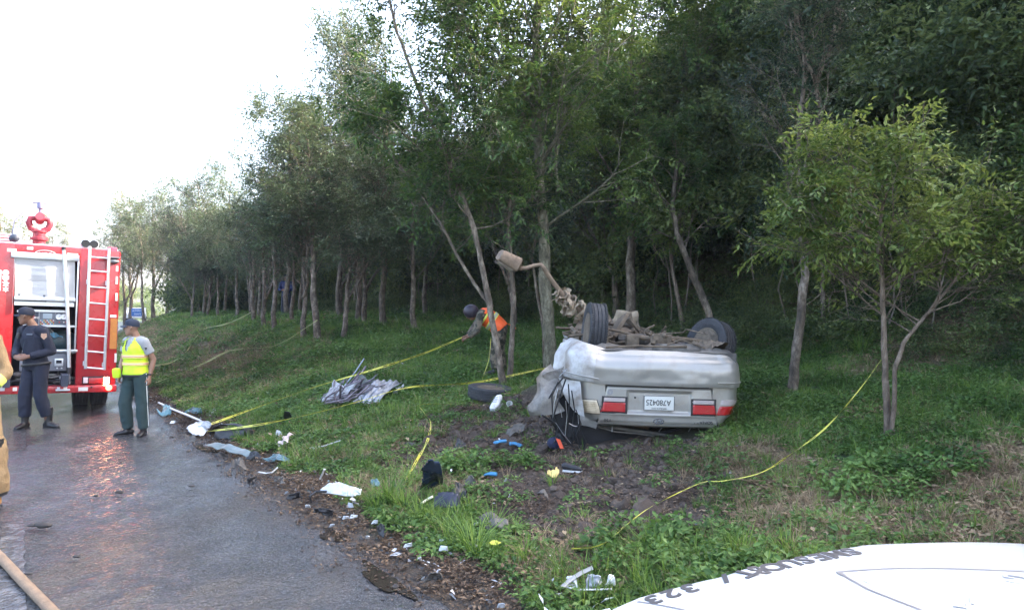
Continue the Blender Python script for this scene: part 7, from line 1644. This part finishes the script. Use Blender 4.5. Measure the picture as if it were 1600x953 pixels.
# mud crumbs spilt on the asphalt edge
n = 2600; s = -np.abs(gg.normal(0, .22, n)) + .25; v = gg.uniform(.5, 22, n); x, y = xy(s, v); z = np.where(s > -.05, height(x, y), .006)
scatter('mud_crumbs', [clod(4, mat('wet_mud', (.035, .025, .018), .4))], np.stack([x, y, np.maximum(z, .006)], -1), gg.uniform(0, 6.28, n), gg.lognormal(-1.15, .5, n), label='wet mud crumbs spilt over the asphalt edge', cat='mud')
n = 1500; s = -np.abs(gg.normal(0, .2, n)) + .3; v = gg.uniform(.5, 20, n); x, y = xy(s, v); z = np.maximum(height(x, y), .008)
scatter('gutter_litter', [litter(13, 16, .035, G_lit, .07, .015)], np.stack([x, y, z], -1), gg.uniform(0, 6.28, n), gg.uniform(.6, 1.3, n), label='dead leaves washed along the road edge', cat='leaf litter')
# crumbs of broken plastic and glass washed along the gutter
for nm, m_, n, lab in (('plastic_crumbs', M_whd, 170, 'white plastic crumbs strewn along the road edge'), ('black_crumbs', M_blackp, 900, 'black plastic crumbs strewn along the road edge'), ('grey_crumbs', M_lgrey, 260, 'grey broken bits strewn along the road edge'), ('teal_crumbs', M_teal, 120, 'teal glass bits strewn along the road edge')):
    s = np.abs(gg.normal(.1, .4, n)) + .08; v = gg.uniform(2.5, 17, n); s = np.where(gg.random(n) < .25, gg.uniform(.5, 4, n), s); x, y = xy(s, v); z = np.maximum(height(x, y), .008) + .015
    scatter(nm, [litter(30, 3, .05, m_, .05, .03), litter(31, 2, .07, m_, .03, .04)], np.stack([x, y, z], -1), gg.uniform(0, 6.28, n), gg.lognormal(-.75, .45, n), tilt=gg.normal(0, .3, (n, 2)), which=gg.integers(0, 2, n), label=[lab, lab.replace('strewn', 'scattered')], cat='debris')
# tall tufts of long grass, each one a plant
tl = ((610, 790, 1.0, 'tall bright grass tuft left of the standing black sheet'), (632, 802, .8, 'lower tuft in front of the tall bright one'), (590, 800, .75, 'tuft right behind the end of the white bumper shell'), (655, 815, .7, 'tuft below the white and yellow rod'),
      (742, 868, .95, 'tuft of long arching blades in the middle of the bottom grass'), (700, 850, .7, 'tuft beside the group of white shards'), (520, 715, .75, 'tuft round the pale rod on the slope'), (690, 735, .6, 'thin tuft right of the standing black sheet'), (770, 830, .6, 'tuft at the lower rim of the soil patch'),
      (1345, 552, 1.1, 'bright grass tuft between the slim trunk and the young tree'), (640, 760, .7, 'tuft where the slack tape ends'), (820, 880, .6, 'small tuft left of the curved moulding'), (560, 735, .55, 'small tuft above the white bumper shell'))
for x, y, s_, lab in tl:
    o = obj('grass_tuft', pL[0], None, G(x, y), label=lab, cat='grass tuft', group='tufts of long grass'); o.scale = (s_,) * 3; o.rotation_euler = (0, 0, gg.uniform(0, 6))
x, y, s, v = sample(5200, 9, -2, .6, 4.5); br = blob(x, y, -1.5, 5.6, 1.2, 1.0) + blob(x, y, -.4, 4.1, 1.3, .8) + blob(x, y, .35, 3.6, 1.0, .7) + .7 * blob(x, y, 1.1, 4.6, .8, .5); k = gg.random(len(x)) < np.clip(br, 0, 1) * (1 - mudness(x, y))
put('bright_grass', [tuft(20, 26, .22, .007, .8, G_grass, .5, .05), tuft(21, 22, .16, .008, .9, G_grass, .5, .05)], x[k], y[k], gg.uniform(.6, 1.2, k.sum()), 'bright thick grass along the lower verge', 'grass')
x, y, s, v = sample(3800, 9, -2, .8, 8); br = blob(x, y, .95, 4.9, .6, .45) + blob(x, y, 1.5, 4.1, .9, .5) + blob(x, y, 2.9, 5.9, .8, .35) + .8 * blob(x, y, -.3, 7.4, .5, .35) + blob(x, y, 2.2, 3.4, .8, .5); k = gg.random(len(x)) < np.clip(br, 0, 1)
put('leafy_weeds', [weed(22, 60, .17, .05, G_weed), weed(23, 50, .13, .045, G_weed)], x[k], y[k], gg.uniform(.7, 1.3, k.sum()), 'raised leafy weed clumps on the lower slope', 'weeds')
# brush in the shade at the foot of the wood
n = 1500; s = gg.uniform(8.2, 12.5, n); v = gg.uniform(-8, 60, n); x, y = xy(s, v); z = height(x, y, False) + gg.uniform(-.1, .45, n)
scatter('undergrowth', [CL[3], CL[2]], np.stack([x, y, z], -1), gg.uniform(0, 6.28, n), gg.uniform(.25, .6, n), which=gg.integers(0, 2, n), label=['low brush at the foot of the wood', 'darker low brush at the foot of the wood'], cat='undergrowth')


# thin bluish volume added round the whole place to lift darks like lens glare
M_veil = bpy.data.materials.new('veil_volume'); M_veil.use_nodes = True; t = M_veil.node_tree; t.nodes.clear()
o_ = t.nodes.new('ShaderNodeOutputMaterial'); pv = t.nodes.new('ShaderNodeVolumePrincipled'); pv.inputs['Density'].default_value = .0005; pv.inputs['Color'].default_value = (.80, .86, 1, 1)
t.links.new(pv.outputs[0], o_.inputs['Volume'])
b = MB(); b.box((40, 150, 20), (1100, 1000, 50)); b.build('added_veil', M_veil, smooth=False, kind='stuff', label='thin bluish volume added to veil the scene like lens glare')
